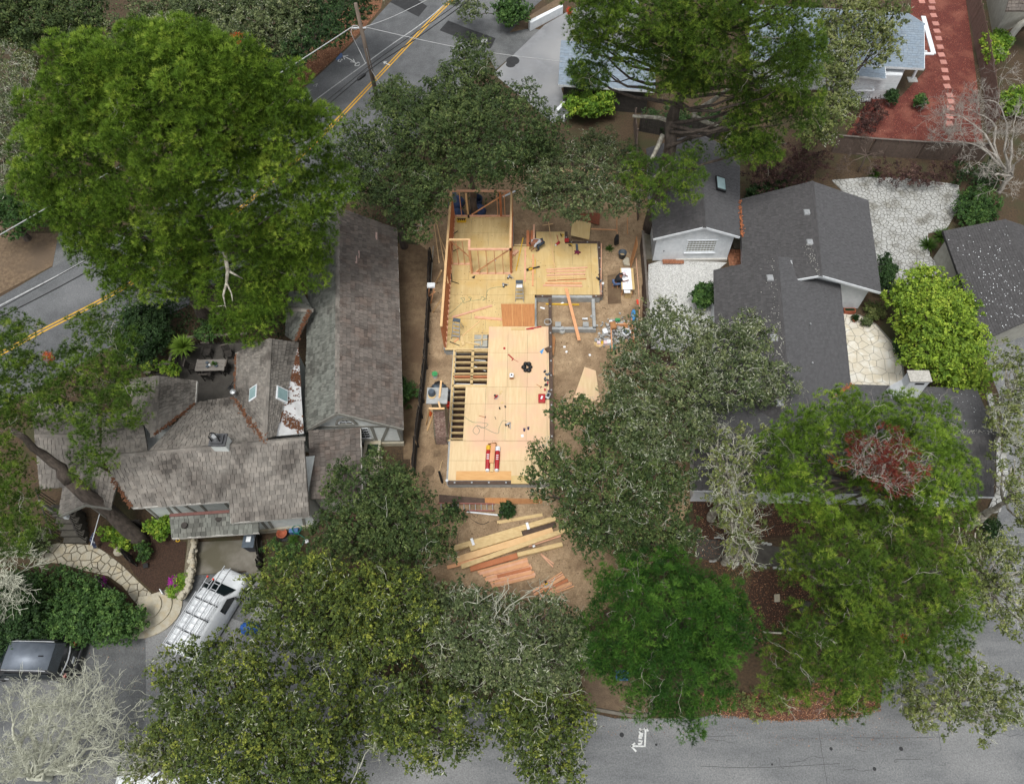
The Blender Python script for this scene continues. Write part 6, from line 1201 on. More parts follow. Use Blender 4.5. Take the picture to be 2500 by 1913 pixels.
    if lichen:
        idx = rng.choice(len(tips), int(len(tips) * lichen), replace=True); sc = np.array([tips[i][0] for i in idx]) + rdirs(len(idx)) * .15; k = 16
        pc = np.repeat(sc, k, 0) + rdirs(len(sc) * k) * rng.uniform(.05, .5, len(sc) * k)[:, None]; nn = rdirs(len(pc)) + np.array([0, 0, .6]); nn /= np.linalg.norm(nn, axis=1)[:, None]
        v, f, t_ = leaves_mesh(pc, nn, rng.uniform(.05, .11, len(pc)), rng.random(len(pc)), .22); put_np('lichen', v, f, M['lichenleaf'], T, tone=t_, kind='stuff')
    # trunk and limbs
    mb = MB(); fork = B + V(0, 0, z0 * .55) if mode == 'dome' else B + V(0, 0, z0 * .5); top = cen * [1, 1, 0] + V(0, 0, z0 + (z1 - z0) * .45) if mode == 'dome' else V(cen[0], B[1], z0 + (z1 - z0) * .8)
    if lean is not None: top = lean
    limb(mb, B - V(0, 0, .1), fork if lean is None else lerp(B, top, .6), trunk_r * 1.25, trunk_r, .03, 6, 9); limb(mb, fork if lean is None else lerp(B, top, .6), top, trunk_r, trunk_r * .35, .05, 7, 8)
    put('trunk', mb, M[bark], T, smooth=True)
    if limbs:
        mb = MB(); axis = lambda z: lerp(fork, top, np.clip((z - fork[2]) / max(top[2] - fork[2], .1), 0, 1))
        for c, r in blobs[::1 if len(blobs) < 40 else 2]:
            s_ = axis(c[2] - np.linalg.norm((c - axis(c[2]))[:2]) * .45 - .3); limb(mb, s_, c, trunk_r * .38, .035, .1, 5, 5)
            for k in range(1): limb(mb, lerp(s_, c, .6), c + rdirs(1)[0] * r * .7, .05, .02, .12, 3, 4)
        put('limbs', mb, M[bark], T, smooth=True)
    if tw:
        mb = MB()
        for k in range(int(tw * .7)):
            p, d = tips[random.randrange(len(tips))]; twigs(mb, p - d * .45, unit(d * .5 + V(0, 0, .4) + rdirs(1)[0] * .9), random.uniform(.45, 1.0), 2, .017)
        put('lichen_twigs', mb, M[twm], T, kind='stuff', orient=False)
    if dead:
        mb = MB()
        for k in range(dead // 2):
            p, d = tips[random.randrange(len(tips))]; twigs(mb, p - d * .5, unit(rdirs(1)[0] + V(0, 0, .3)), random.uniform(.5, 1.1), 2, .014)
        put('dead_twigs', mb, M['deadtwig'], T, kind='stuff', orient=False)
    return T
def orange_tuft(T, u, v, z, m='orange', r=.3):
    c = P(u, v, z); n = 40; pc = c + rdirs(n) * (r * rng.random(n))[:, None]; d = rdirs(n) * .6 + np.array([0, 0, .6]); v_, f, t = needle_mesh(pc, d, np.full(n, .2), rng.random(n), 12, .024); put_np('dead_sprig', v_, f, M[m], T, tone=t, kind='stuff')

# big pine, left
poly = [(430, 45), (520, 60), (540, 85), (610, 95), (660, 160), (715, 210), (725, 290), (790, 260), (810, 330), (800, 400), (850, 395), (855, 460), (815, 530), (800, 620), (760, 690), (700, 740), (660, 815), (590, 818), (520, 780), (440, 720), (330, 745), (250, 690), (215, 620), (160, 600), (100, 520), (25, 470), (20, 400), (75, 340), (70, 270), (85, 180), (140, 170), (135, 95), (200, 110), (300, 90), (345, 60)]
t = tree('pine_tree', 'huge bright green pine left of the building site', poly, 5, 19.5, 'pine', 'pine', (515, 790), 'tall', 48, 1.3, .2, trunk_r=.42, dead=90, bark='bark')
for u, v, z in ((645, 398, 13), (578, 92, 17.5)): orange_tuft(t, u, v, z, 'orange', .35)
mb = MB(); br = [P(548, 612, 8.5), P(556, 660, 7.6), P(553, 690, 7), P(545, 720, 6.6), P(550, 745, 6.2)]; mb.tube(br, [.14, .11, .08, .06, .03], 6); mb.tube([br[1], P(575, 670, 7.3), P(593, 680, 7)], [.08, .06, .03], 5); mb.tube([br[2], P(565, 715, 6.7), P(568, 735, 6.5)], [.06, .04, .02], 5); mb.tube([br[4], P(525, 748, 6.1)], [.03, .015], 4); mb.tube([br[4], P(553, 755, 6)], [.03, .015], 4)
put('dead_branch', mb, M['palebark'], t, smooth=True)
# pine behind the shed, right of centre
poly = [(1385, -30), (1370, 40), (1400, 100), (1395, 175), (1450, 215), (1520, 160), (1580, 190), (1600, 250), (1650, 255), (1690, 230), (1760, 200), (1800, 240), (1790, 330), (1810, 400), (1870, 395), (1900, 330), (1960, 330), (2005, 270), (1995, 180), (2010, 140), (1985, 60), (1975, -40)]
t = tree('pine_tree', 'tall open pine with pale lichened limbs behind the shed roof', poly, 7, 19, 'pine', 'pineold', (1585, 560), 'tall', 38, .95, .19, trunk_r=.38, dead=130, bark='bark', gap=.12, lean=P(1690, 60, 14))
for u, v, z in ((1643, 134, 12), (1390, 30, 13)): orange_tuft(t, u, v, z, 'redorange', .2)
mb = MB()
for pts_, r in (([(1618, 330, 7.2), (1600, 370, 6.8), (1585, 398, 6.6)], .17), ([(1640, 300, 8), (1610, 288, 8.3), (1545, 283, 8.6)], .15), ([(1690, 275, 8.5), (1740, 245, 9.3), (1780, 215, 10)], .17), ([(1690, 282, 8.4), (1730, 300, 8.2), (1775, 315, 8)], .17), ([(1600, 430, 6.2), (1620, 410, 6.4), (1650, 390, 6.6)], .07), ([(1590, 440, 6.1), (1610, 418, 6.3)], .08)):
    mb.tube(curve_px([P(*p) for p in pts_], 4), [r * (1 - .4 * i / (4 * (len(pts_) - 1))) for i in range(4 * (len(pts_) - 1) + 1)], 7)
put('pale_limb', mb, M['palebark'], t, smooth=True)
poly = [(1520, 390), (1560, 360), (1590, 400), (1640, 380), (1700, 355), (1730, 380), (1700, 420), (1725, 470), (1700, 510), (1660, 490), (1620, 515), (1560, 500), (1530, 470)]
tree('pine_branch', 'low pine bough hanging over the shed roof', poly, 5.5, 7, 'pine', 'pineold', (1580, 560), 'dome', 30, 1.0, .18, trunk_r=.12, dead=20, gap=.1, cat='pine bough')
poly = [(1740, 330), (1780, 310), (1850, 330), (1890, 360), (1880, 400), (1830, 395), (1770, 380), (1740, 365)]
tree('pine_tree', 'low pine crown beside the shed with a forked pale trunk', poly, 5, 7.5, 'pine', 'pineold', (1765, 380), 'dome', 30, 1.0, .18, trunk_r=.25, dead=25, bark='palebark')
# pine on the left edge, leaning trunk
poly = [(-60, 850), (30, 745), (70, 770), (95, 850), (150, 880), (180, 790), (250, 745), (300, 790), (340, 870), (355, 990), (330, 1060), (280, 1010), (250, 1050), (275, 1150), (215, 1170), (190, 1090), (150, 1040), (90, 1040), (40, 1070), (80, 1170), (130, 1290), (60, 1360), (-60, 1360)]
t = tree('pine_tree', 'ragged pine with a bare leaning trunk at the left edge', poly, 4.5, 9, 'pine', 'pineold', (350, 1325), 'dome', 34, .85, .2, trunk_r=.36, dead=150, gap=.08, lean=P(30, 1050, 8.5), limbs=False)
orange_tuft(t, 118, 872, 7.5, 'orange', .35)
# right-hand pines
poly = [(1880, 1060), (1930, 1030), (1990, 985), (2050, 955), (2120, 975), (2200, 985), (2275, 965), (2300, 1000), (2330, 1030), (2350, 1090), (2375, 1160), (2380, 1220), (2330, 1290), (2240, 1290), (2170, 1230), (2110, 1215), (2080, 1180), (2050, 1160), (2060, 1100), (2010, 1120), (1990, 1190), (2060, 1220), (2070, 1290), (1960, 1290), (1900, 1250), (1865, 1180), (1860, 1110)]
tree('pine_tree', 'pine with a dead red patch over the right-hand house', poly, 5, 10.5, 'pine', 'pine', (2150, 1290), 'dome', 34, 1.0, .19, trunk_r=.3, dead=90)
poly = [(2085, 1070), (2130, 1060), (2170, 1050), (2230, 1080), (2245, 1130), (2230, 1180), (2190, 1200), (2120, 1190), (2080, 1130)]
t = tree('dead_pine', 'dead rust-red pine top with bare grey twigs', poly, 10, 11.5, 'pine', 'reddead', (2140, 1290), 'dome', 26, .8, .17, trunk_r=.14, dead=200, gap=.25, bark='palebark', cat='dead pine')
poly = [(1890, 1380), (1950, 1340), (2010, 1280), (2060, 1230), (2130, 1240), (2200, 1250), (2290, 1290), (2360, 1360), (2380, 1440), (2360, 1540), (2330, 1620), (2310, 1650), (2260, 1640), (2190, 1640), (2130, 1720), (2050, 1750), (1990, 1700), (1910, 1720), (1850, 1680), (1880, 1600), (1930, 1500), (1980, 1450), (1920, 1420)]
t = tree('pine_tree', 'broad pine at the lower right, bare twigs at its edge', poly, 4.5, 11, 'pine', 'pineold', (2080, 1500), 'dome', 36, 1.1, .19, trunk_r=.34, dead=150)
orange_tuft(t, 2205, 1560, 8, 'redorange', .2)
poly = [(1420, 1440), (1480, 1380), (1560, 1350), (1640, 1330), (1700, 1380), (1780, 1400), (1830, 1430), (1860, 1510), (1850, 1590), (1770, 1640), (1790, 1700), (1740, 1740), (1720, 1800), (1670, 1790), (1640, 1740), (1560, 1760), (1500, 1740), (1540, 1690), (1480, 1650), (1420, 1640), (1400, 1560), (1440, 1500)]
tree('pine_tree', 'dense dark green pine between the oaks above the street', poly, 4, 10, 'pine', 'pinedark', (1630, 1560), 'dome', 36, 1.1, .2, trunk_r=.32, dead=60)
# oaks north of the site
OK = 'oaks between the road and the building site'
tree('oak_tree', 'dark oak crown rising beside the road, right of the power pole', [(1010, 215), (1065, 150), (1090, 95), (1140, 90), (1190, 120), (1220, 160), (1210, 210), (1260, 240), (1240, 310), (1150, 330), (1060, 320), (1010, 280)], 3.5, 8, m='oak', blob=36, leaf=.062, tw=14, group=OK)
tree('oak_tree', 'wide dark oak crown directly behind the framed house', [(905, 250), (960, 200), (1010, 230), (1080, 240), (1180, 220), (1290, 210), (1340, 250), (1370, 300), (1380, 360), (1310, 400), (1260, 440), (1180, 460), (1090, 440), (980, 430), (920, 340)], 4, 8.5, m='oak', blob=44, leaf=.062, tw=22, group=OK)
tree('oak_tree', 'oak crown touching the cottage ridge, with a pale dead branch', [(830, 310), (880, 260), (930, 300), (960, 380), (1060, 420), (1100, 470), (1065, 520), (1050, 585), (1005, 580), (980, 545), (930, 505), (850, 470), (815, 390)], 3.5, 7, m='oak', blob=40, leaf=.062, tw=26, group=OK)
tree('oak_tree', 'oak crown behind the east floor, above the propped plywood', [(1270, 430), (1290, 370), (1350, 350), (1420, 330), (1500, 330), (1560, 370), (1570, 460), (1530, 520), (1450, 520), (1400, 545), (1330, 510), (1280, 490)], 3, 6.5, m='oakgrey', blob=38, leaf=.062, tw=26, lichen=.12, group=OK, base=(1425, 475))
tree('oak_tree', 'small oak left of the power pole base', [(905, 205), (950, 185), (1010, 195), (1000, 260), (930, 290), (890, 250)], 2.5, 5.5, m='oak', blob=30, leaf=.062, tw=8, group=OK)
mb = MB(); c = P(930, 370, 6)
for k in range(26): twigs(mb, c + rdirs(1)[0] * .5, rdirs(1)[0] + V(0, .2, .6), 1.0, 2, .025)
put('bare_branch', mb, M['lichen'], label='pale bare branch sticking out of the oak beside the cottage', cat='branch')
# oaks on the right of the deck
OR = 'lichened oaks between the deck and the right-hand house'
tree('oak_tree', 'lichen-grey oak over the white gravel yard', [(1530, 800), (1570, 760), (1640, 735), (1700, 760), (1750, 790), (1850, 760), (1880, 820), (1900, 900), (1960, 910), (1940, 970), (1870, 990), (1800, 1000), (1720, 1030), (1640, 1020), (1560, 990), (1500, 920), (1480, 870)], 3.5, 7.5, m='oakgrey', blob=40, leaf=.06, tw=75, lichen=.5, group=OR, gap=.15)
tree('oak_tree', 'oak hanging over the right edge of the deck', [(1330, 1010), (1370, 960), (1430, 960), (1450, 1000), (1500, 960), (1560, 1000), (1600, 1060), (1560, 1120), (1480, 1100), (1430, 1110), (1400, 1060), (1340, 1040)], 3.5, 6.5, m='oak', blob=34, leaf=.06, tw=28, lichen=.15, group=OR)
tree('oak_tree', 'grey-green oak filling the gap between deck oak and right-hand house', [(1480, 930), (1560, 950), (1650, 990), (1740, 1010), (1730, 1090), (1640, 1130), (1540, 1120), (1490, 1050)], 3.5, 6.8, m='oakgrey', blob=36, leaf=.06, tw=40, lichen=.4, group=OR)
tree('oak_tree', 'bushy oak right of the front corner of the deck', [(1280, 1150), (1305, 1090), (1370, 1085), (1420, 1110), (1480, 1100), (1560, 1120), (1640, 1080), (1680, 1150), (1690, 1250), (1740, 1320), (1680, 1370), (1560, 1370), (1480, 1350), (1420, 1380), (1370, 1280), (1320, 1220)], 3, 7, m='oak', blob=42, leaf=.06, tw=50, lichen=.2, group=OR)
tree('oak_tree', 'thin pale oak with bare grey limbs before the right-hand house', [(1700, 1060), (1760, 1040), (1840, 1040), (1900, 1060), (1880, 1130), (1850, 1220), (1860, 1300), (1800, 1360), (1760, 1290), (1720, 1200)], 3.5, 7, m='oakolive', blob=32, leaf=.075, tw=150, lichen=.3, group=OR, gap=.62, bark='palebark', trunk_r=.2)
tree('pale_oak', 'pale leafless oak limbs below the right-hand roof', [(1800, 1200), (1850, 1190), (1880, 1280), (1850, 1400), (1780, 1400), (1770, 1300)], 2.5, 5.5, m='oakolive', blob=28, leaf=.062, tw=110, lichen=.2, gap=.75, bark='palebark', trunk_r=.16)
# oaks along the lower street
OB = 'oaks along the lower street'
tree('oak_tree', 'dark round oak beside the cottage side roof', [(775, 1230), (800, 1150), (860, 1120), (930, 1110), (1000, 1150), (1050, 1210), (1110, 1280), (1100, 1350), (1040, 1400), (900, 1370), (800, 1360), (760, 1300)], 2.5, 6, m='oak', blob=40, leaf=.062, tw=22, group=OB)
tree('oak_tree', 'yellow-tipped oak above the white van', [(570, 1430), (640, 1370), (720, 1350), (840, 1370), (960, 1380), (1060, 1410), (1080, 1500), (1040, 1600), (940, 1640), (820, 1640), (720, 1600), (640, 1570), (600, 1500)], 3.5, 8, m='oakyel', blob=46, leaf=.06, tw=34, lichen=.06, group=OB)
tree('oak_tree', 'yellow-tipped oak covering the street left of centre', [(390, 1700), (400, 1610), (480, 1560), (580, 1540), (680, 1590), (780, 1620), (880, 1640), (900, 1740), (860, 1830), (900, 1930), (800, 1990), (600, 1990), (440, 1930), (380, 1800)], 3.5, 8.5, m='oakyel', blob=48, leaf=.06, tw=40, lichen=.08, group=OB)
tree('oak_tree', 'lichen-streaked oak in front of the beam stack', [(1040, 1450), (1100, 1425), (1170, 1440), (1230, 1480), (1300, 1470), (1350, 1455), (1410, 1490), (1440, 1560), (1430, 1650), (1350, 1700), (1240, 1680), (1140, 1690), (1060, 1640), (1020, 1520)], 3.5, 8, m='oakgrey', blob=46, leaf=.06, tw=70, lichen=.3, group=OB)
tree('oak_tree', 'yellow-tipped oak overhanging the street below centre', [(880, 1650), (980, 1640), (1080, 1650), (1180, 1690), (1190, 1790), (1130, 1850), (1000, 1850), (900, 1830), (850, 1750)], 3, 7, m='oakyel', blob=42, leaf=.06, tw=26, lichen=.12, group=OB)
tree('oak_tree', 'oak bough reaching down over the street, nearest the white arrow', [(1190, 1690), (1300, 1680), (1420, 1700), (1430, 1790), (1400, 1840), (1440, 1900), (1380, 1960), (1260, 1920), (1250, 1840), (1190, 1780)], 3, 6.5, m='oakyel', blob=38, leaf=.06, tw=24, lichen=.15, group=OB)
tree('small_oak', 'small lichened oak over the pale vehicle at the bottom edge', [(320, 1790), (390, 1770), (470, 1780), (480, 1850), (450, 1940), (330, 1940), (270, 1900), (310, 1850)], 3, 5, m='oakolive', blob=26, leaf=.08, tw=90, lichen=.5, gap=.5, bark='palebark', trunk_r=.12)
mb = MB()
for u, v, z in ((1190, 1520, 7.4), (1205, 1490, 7), (1230, 1545, 7.5), (1255, 1570, 7.4), (1290, 1585, 7), (1240, 1620, 7), (1330, 1500, 6.6), (1140, 1590, 6.8), (1300, 1640, 6.4), (1260, 1660, 6)):
    for k in range(3): twigs(mb, P(u + random.uniform(-12, 12), v + random.uniform(-12, 12), z - .5), rdirs(1)[0] + V(0, .2, .5), random.uniform(1.0, 1.7), 3, .035, 4)
put('pale_branches', mb, M['lichen'], label='pale crooked bare branches in the lichen-streaked oak', cat='branches', kind='stuff')
mb = MB()
for u, v, z in ((1000, 1430, 7), (860, 1500, 7.4), (740, 1560, 6.8), (960, 1700, 6.4), (970, 1780, 6), (720, 1780, 7.4), (870, 1870, 6.5), (1710, 860, 7), (1760, 920, 7), (1650, 930, 7), (1560, 880, 6.5), (1450, 1170, 6.8), (1390, 1200, 6.5), (1550, 1180, 6.8)):
    for k in range(2): twigs(mb, P(u + random.uniform(-12, 12), v + random.uniform(-12, 12), z - .5), rdirs(1)[0] + V(0, .2, .5), random.uniform(.8, 1.3), 3, .026, 4)
put('pale_branches', mb, M['lichen'], label='scattered pale bare twigs in the oaks along the street and deck', cat='branches', kind='stuff')
# oaks top left, beyond the road
OT = 'oaks beyond the road, top left'
tree('oak_tree', 'dusty grey-green oak at the top beyond the big pine', [(250, 60), (330, 10), (470, -30), (640, -30), (740, 0), (760, 60), (700, 150), (600, 150), (480, 110), (360, 130), (280, 130)], 3, 7, m='oakgrey', blob=42, leaf=.085, tw=24, lichen=.2, group=OT)
tree('oak_tree', 'dark oak beside the road at the top', [(690, 60), (760, -20), (880, -40), (930, -10), (870, 60), (790, 130), (710, 190), (670, 170)], 2.5, 6, m='shrubdark', blob=38, leaf=.075, tw=10, group=OT, base=(735, 80))
tree('oak_tree', 'dark oak in the top left corner', [(-60, -40), (120, -40), (240, -20), (270, 60), (200, 110), (90, 110), (-40, 90)], 3, 7, m='oak', blob=44, leaf=.085, tw=20, group=OT)
tree('oak_tree', 'lichen-white oak on the left edge beyond the big pine', [(-60, 130), (60, 120), (110, 200), (70, 300), (100, 380), (60, 460), (-60, 480)], 3, 6.5, m='oakgrey', blob=38, leaf=.06, tw=150, lichen=.6, gap=.35, group=OT)
tree('shrub', 'dark green thicket on the left edge above the gravel apron', [(-60, 470), (60, 470), (110, 540), (60, 590), (-60, 560)], .8, 3, m='shrub', blob=34, leaf=.085, cat='shrub', limbs=False)
tree('shrub', 'brownish thicket under the dead tree at the top left', [(20, 90), (140, 60), (280, 110), (300, 180), (130, 200), (40, 170)], .5, 2, m='oakolive', blob=40, leaf=.085, cat='shrub', limbs=False, gap=.5)
# upper right
tree('oak_tree', 'pale olive oak leaning over the blue-grey roof', [(1985, 30), (2040, -30), (2160, -40), (2200, 30), (2190, 100), (2160, 150), (2100, 130), (2090, 200), (2110, 260), (2050, 320), (1980, 370), (1930, 360), (1980, 270), (2010, 200), (2000, 110)], 4.5, 7.5, m='oakolive', blob=34, leaf=.085, tw=50, lichen=.25, gap=.25)
OS = 'thin oaks along the right-hand street'
tree('oak_tree', 'thin lichened oak over the side street at the right edge', [(2420, 860), (2480, 830), (2560, 860), (2560, 1010), (2480, 1060), (2440, 1000), (2450, 920)], 3.5, 6, m='oakolive', blob=34, leaf=.08, tw=60, lichen=.4, gap=.55, group=OS, bark='palebark')
tree('oak_tree', 'thin oak over the side street below the curved stone edge', [(2290, 1270), (2380, 1250), (2430, 1300), (2480, 1330), (2550, 1380), (2550, 1540), (2440, 1560), (2360, 1480), (2340, 1360)], 3.5, 6.5, m='oakolive', blob=36, leaf=.08, tw=70, lichen=.35, gap=.42, group=OS, bark='palebark')
tree('oak_tree', 'thin oak reaching over the corner of the two streets', [(2170, 1690), (2260, 1640), (2340, 1600), (2440, 1640), (2500, 1720), (2490, 1780), (2400, 1790), (2280, 1780), (2190, 1750)], 3.5, 6, m='oakolive', blob=36, leaf=.08, tw=60, lichen=.35, gap=.4, group=OS, bark='palebark')
tree('oak_tree', 'dappled oak at the right edge above the street corner', [(2430, 1100), (2480, 1080), (2560, 1120), (2560, 1290), (2470, 1300), (2440, 1200)], 3.5, 6, m='oakolive', blob=34, leaf=.08, tw=40, lichen=.35, gap=.6, group=OS, bark='palebark')
# shrubs
def shrub(lab, poly, z1, m, blob=22, leaf=.08, name='shrub', gap=0., dens=1.1, sub_r=.3, cat='shrub', z0=.25, **k): return tree(name, lab, poly, z0, z1, m=m, blob=blob, leaf=leaf, gap=gap, dens=dens, sub_r=sub_r, cat=cat, trunk_r=.05, limbs=False, **k)
shrub('large bright lime-green shrub between the right-hand house and garage', [(2165, 720), (2200, 670), (2260, 655), (2330, 690), (2370, 730), (2395, 800), (2410, 880), (2430, 950), (2380, 955), (2300, 960), (2250, 920), (2200, 880), (2210, 820), (2180, 780)], 3.6, 'lime', 34, .09, sub_r=.36)
shrub('long rounded dark hedge beside the stone path', [(105, 1500), (150, 1450), (230, 1440), (290, 1450), (340, 1490), (356, 1530), (320, 1550), (200, 1575), (120, 1560)], 1.5, 'shrub', 26, .07, 'hedge', sub_r=.28, cat='hedge')
shrub('dark green shrub above the parked car', [(-60, 1410), (60, 1400), (110, 1450), (120, 1540), (80, 1585), (-60, 1610)], 1.8, 'shrubdark', 28, .07)
shrub('mixed garden shrubs between the hedge and the stone path', [(70, 1380), (160, 1385), (250, 1410), (240, 1450), (120, 1450), (70, 1420)], .8, 'shrub', 20, .07, gap=.3)
shrub('grey-leaved shrub under the leaning pine by the stairs', [(50, 1290), (110, 1290), (120, 1340), (80, 1350), (30, 1340)], 1.2, 'oakgrey', 20, .07)
shrub('yellow-green plants along the cottage wall', [(240, 1290), (300, 1280), (330, 1310), (320, 1340), (270, 1330)], .5, 'shrubbright', 15, .08, sub_r=.2, gap=.3)
shrub('leafy bush at the left end of the garage roof', [(360, 1275), (410, 1265), (415, 1300), (400, 1315), (365, 1305)], .9, 'shrubbright', 16, .08, sub_r=.22)
shrub('small leafy bush at the foot of the leaning pine', [(330, 1330), (370, 1330), (375, 1360), (340, 1370)], .5, 'shrub', 14, .07, sub_r=.2, gap=.3)
shrub('flowering yellow-green plants on the stone wall end', [(410, 1430), (450, 1400), (462, 1420), (440, 1450), (415, 1450)], .5, 'shrubbright', 12, .07, sub_r=.18)
shrub('magenta flowers on the stone wall end', [(418, 1412), (432, 1408), (432, 1430), (420, 1432)], .55, 'magenta', 7, .05, 'flowers', sub_r=.12, cat='flowers', z0=.35)
shrub('magenta flowers beside the dark gate', [(238, 1414), (250, 1412), (250, 1425), (240, 1427)], .5, 'magenta', 6, .05, 'flowers', sub_r=.1, cat='flowers', z0=.3)
shrub('green plants beside the cottage side wall', [(650, 1325), (760, 1330), (800, 1380), (740, 1400), (660, 1380)], .6, 'shrub', 22, .08, gap=.35)
shrub('dark bushes behind the cottage terrace', [(300, 760), (420, 740), (420, 820), (400, 850), (350, 900), (290, 880)], 1.8, 'shrubdark', 26, .07)
shrub('loose leafy bush behind the terrace railing', [(475, 790), (530, 785), (545, 815), (480, 825)], 1.2, 'shrub', 16, .08, gap=.35)
shrub('vines in the terrace planter', [(385, 880), (430, 880), (440, 905), (410, 920), (385, 905)], .9, 'shrubbright', 11, .07, sub_r=.18, gap=.3)
shrub('yellow-green bush beside the pine at the driveway', [(1375, 240), (1400, 220), (1450, 225), (1500, 235), (1490, 270), (1420, 280), (1380, 270)], 1.6, 'shrubbright', 20, .09)
shrub('dark bush behind the top driveway wall', [(1200, 10), (1260, -20), (1300, 10), (1280, 60), (1220, 60)], 1.5, 'shrub', 22, .09)
shrub('small oak shrub over the top driveway', [(1090, -10), (1160, -20), (1190, 20), (1150, 55), (1110, 40)], 2.4, 'oakgrey', 20, .08, gap=.35, z0=1.2, base=(1235, 30))
shrub('dark bush by the blue-grey roof', [(1395, 165), (1440, 140), (1470, 180), (1450, 210), (1400, 215)], 3.0, 'shrubdark', 20, .09, z0=1)
shrub('glossy green bush in the white gravel yard', [(1690, 740), (1700, 700), (1730, 688), (1745, 720), (1740, 750)], 1.4, 'shrub', 15, .09, sub_r=.22)
shrub('dark round bush at the corner of the north roof', [(2145, 630), (2165, 620), (2185, 660), (2180, 705), (2150, 710)], 1.2, 'shrubdark', 15, .07, sub_r=.22)
shrub('maroon shrubs under the fence left of the paving', [(1830, 370), (1920, 350), (2010, 370), (2030, 430), (1960, 450), (1850, 470), (1820, 440)], 1.4, 'redleaf', 22, .06, gap=.5)
shrub('maroon shrubs along the fence right of the paving', [(2120, 385), (2220, 400), (2350, 390), (2350, 440), (2240, 450), (2150, 440)], 1.2, 'redleaf', 20, .06, gap=.55)
shrub('dark maroon shrub beside the clapboard porch', [(2110, 250), (2150, 240), (2180, 260), (2130, 320), (2080, 340)], 1.2, 'redleaf', 18, .06, gap=.4)
shrub('dark green ground cover above the north roof', [(1830, 455), (1900, 440), (1970, 430), (1930, 450), (1830, 490)], .7, 'shrubdark', 16, .08)
shrub('small dark shrub at the clapboard corner', [(2166, 225), (2190, 225), (2195, 250), (2170, 255)], .9, 'shrubdark', 10, .07, sub_r=.18)
shrub('small green shrub alone on the red mulch', [(2235, 235), (2255, 230), (2262, 250), (2240, 262)], .8, 'shrub', 10, .07, sub_r=.18)
shrub('bright green bush by the plank fence at the top right', [(2405, 90), (2440, 82), (2465, 100), (2470, 145), (2420, 155)], 1.5, 'shrubbright', 18, .09, sub_r=.24)
shrub('yellow-green plants at the right edge below the bare tree', [(2450, 225), (2520, 210), (2520, 280), (2450, 270)], 1.0, 'shrubbright', 18, .08)
shrub('small round potted-looking bush on the cream terrace', [(2100, 778), (2118, 772), (2126, 788), (2108, 796)], .5, 'oakgrey', 8, .05, sub_r=.14)
shrub('grey-green bed beside the cream terrace', [(2110, 740), (2150, 730), (2160, 770), (2130, 780)], .4, 'oakolive', 12, .05, sub_r=.16, gap=.5)
shrub('dark bush at the edge of the cream terrace', [(2180, 830), (2205, 820), (2210, 870), (2190, 860)], .9, 'shrubdark', 12, .06, sub_r=.18)
shrub('green weeds between fence and cottage', [(960, 930), (1000, 920), (1020, 960), (1000, 1000), (970, 980)], .5, 'shrub', 16, .06, gap=.4, sub_r=.2)
shrub('dark shrub between the stone verge and side street', [(2400, 1270), (2440, 1270), (2450, 1320), (2420, 1330)], .9, 'shrubdark', 14, .06)
shrub('brown-green verge scrub beside the lower street', [(1780, 1690), (1900, 1680), (1960, 1720), (1830, 1745), (1780, 1730)], .35, 'oakolive', 24, .06, gap=.5, z0=.1)
shrub('dark scrub under the oaks at the front of the lot', [(1080, 1232), (1130, 1228), (1130, 1260), (1090, 1270)], .4, 'shrubdark', 14, .07, gap=.3)
shrub('dark scrub beside the plywood strips', [(1225, 1232), (1252, 1232), (1250, 1255), (1228, 1258)], .35, 'shrubdark', 10, .07, gap=.2)
shrub('low green planting between the pale paving and the garage', [(2340, 470), (2400, 455), (2440, 500), (2420, 540), (2350, 560), (2330, 520)], .8, 'shrub', 18, .07, gap=.2)
shrub('dark scrub along the fence foot at the top right', [(2330, 400), (2420, 395), (2450, 440), (2400, 455), (2340, 440)], .8, 'shrubdark', 18, .07, gap=.3)
shrub('dark scrub behind the shed under the tall pine', [(1560, 270), (1640, 255), (1760, 270), (1800, 310), (1700, 325), (1580, 310)], .8, 'shrubdark', 20, .07, gap=.35)
tree('oak_tree', 'pale thin oak over the curved stone edge at the right', [(2400, 990), (2450, 960), (2520, 1000), (2520, 1100), (2460, 1120), (2430, 1070)], 3.2, 5.5, m='oakolive', blob=30, leaf=.07, tw=60, lichen=.4, gap=.5, group=OS, bark='palebark')
# bare trees
def bare(name, lab, base, starts, m, levels=5, seg=1.1, r=.12, trunk_r=.22, cat='tree', fine=.012, up=.35):
    B = P(*base, 0); T = thing(name, lab, cat, B); mb = MB(); tw_ = MB(); fork = B + V(0, 0, 1.6)
    limb(mb, B - V(0, 0, .1), fork, trunk_r * 1.2, trunk_r, .05, 5, 8)
    def grow(p, d, L_, r_, k):
        d = unit(d); pts = [p]
        for i in range(3): d = unit(d + rdirs(1)[0] * .38 + V(0, 0, up * .12)); pts.append(pts[-1] + d * L_ / 3)
        (mb if r_ > .03 else tw_).tube(pts, [r_, r_ * .9, r_ * .78, r_ * .66], 5 if r_ > .03 else 3, cap=False)
        if k > 0:
            for j in range(3 if k > 2 else 4):
                q = pts[3] if j == 0 else pts[random.randint(1, 3)]; grow(q, unit(d + rdirs(1)[0] * (.5 if j == 0 else 1.0)), L_ * random.uniform(.6, .85), max(r_ * (.68 if j == 0 else .5), fine), k - 1)
    for e in starts:
        e = P(*e); pts = limb(mb, fork, lerp(fork, e, .55), trunk_r * .6, r, .1, 4, 6); grow(pts[-1], e - pts[-1], np.linalg.norm(e - pts[-1]) * .5 + .15, r * .7, levels)
    put('trunk', mb, M[m], T, smooth=True); put('twigs', tw_, M[m], T, kind='stuff', orient=False); return T
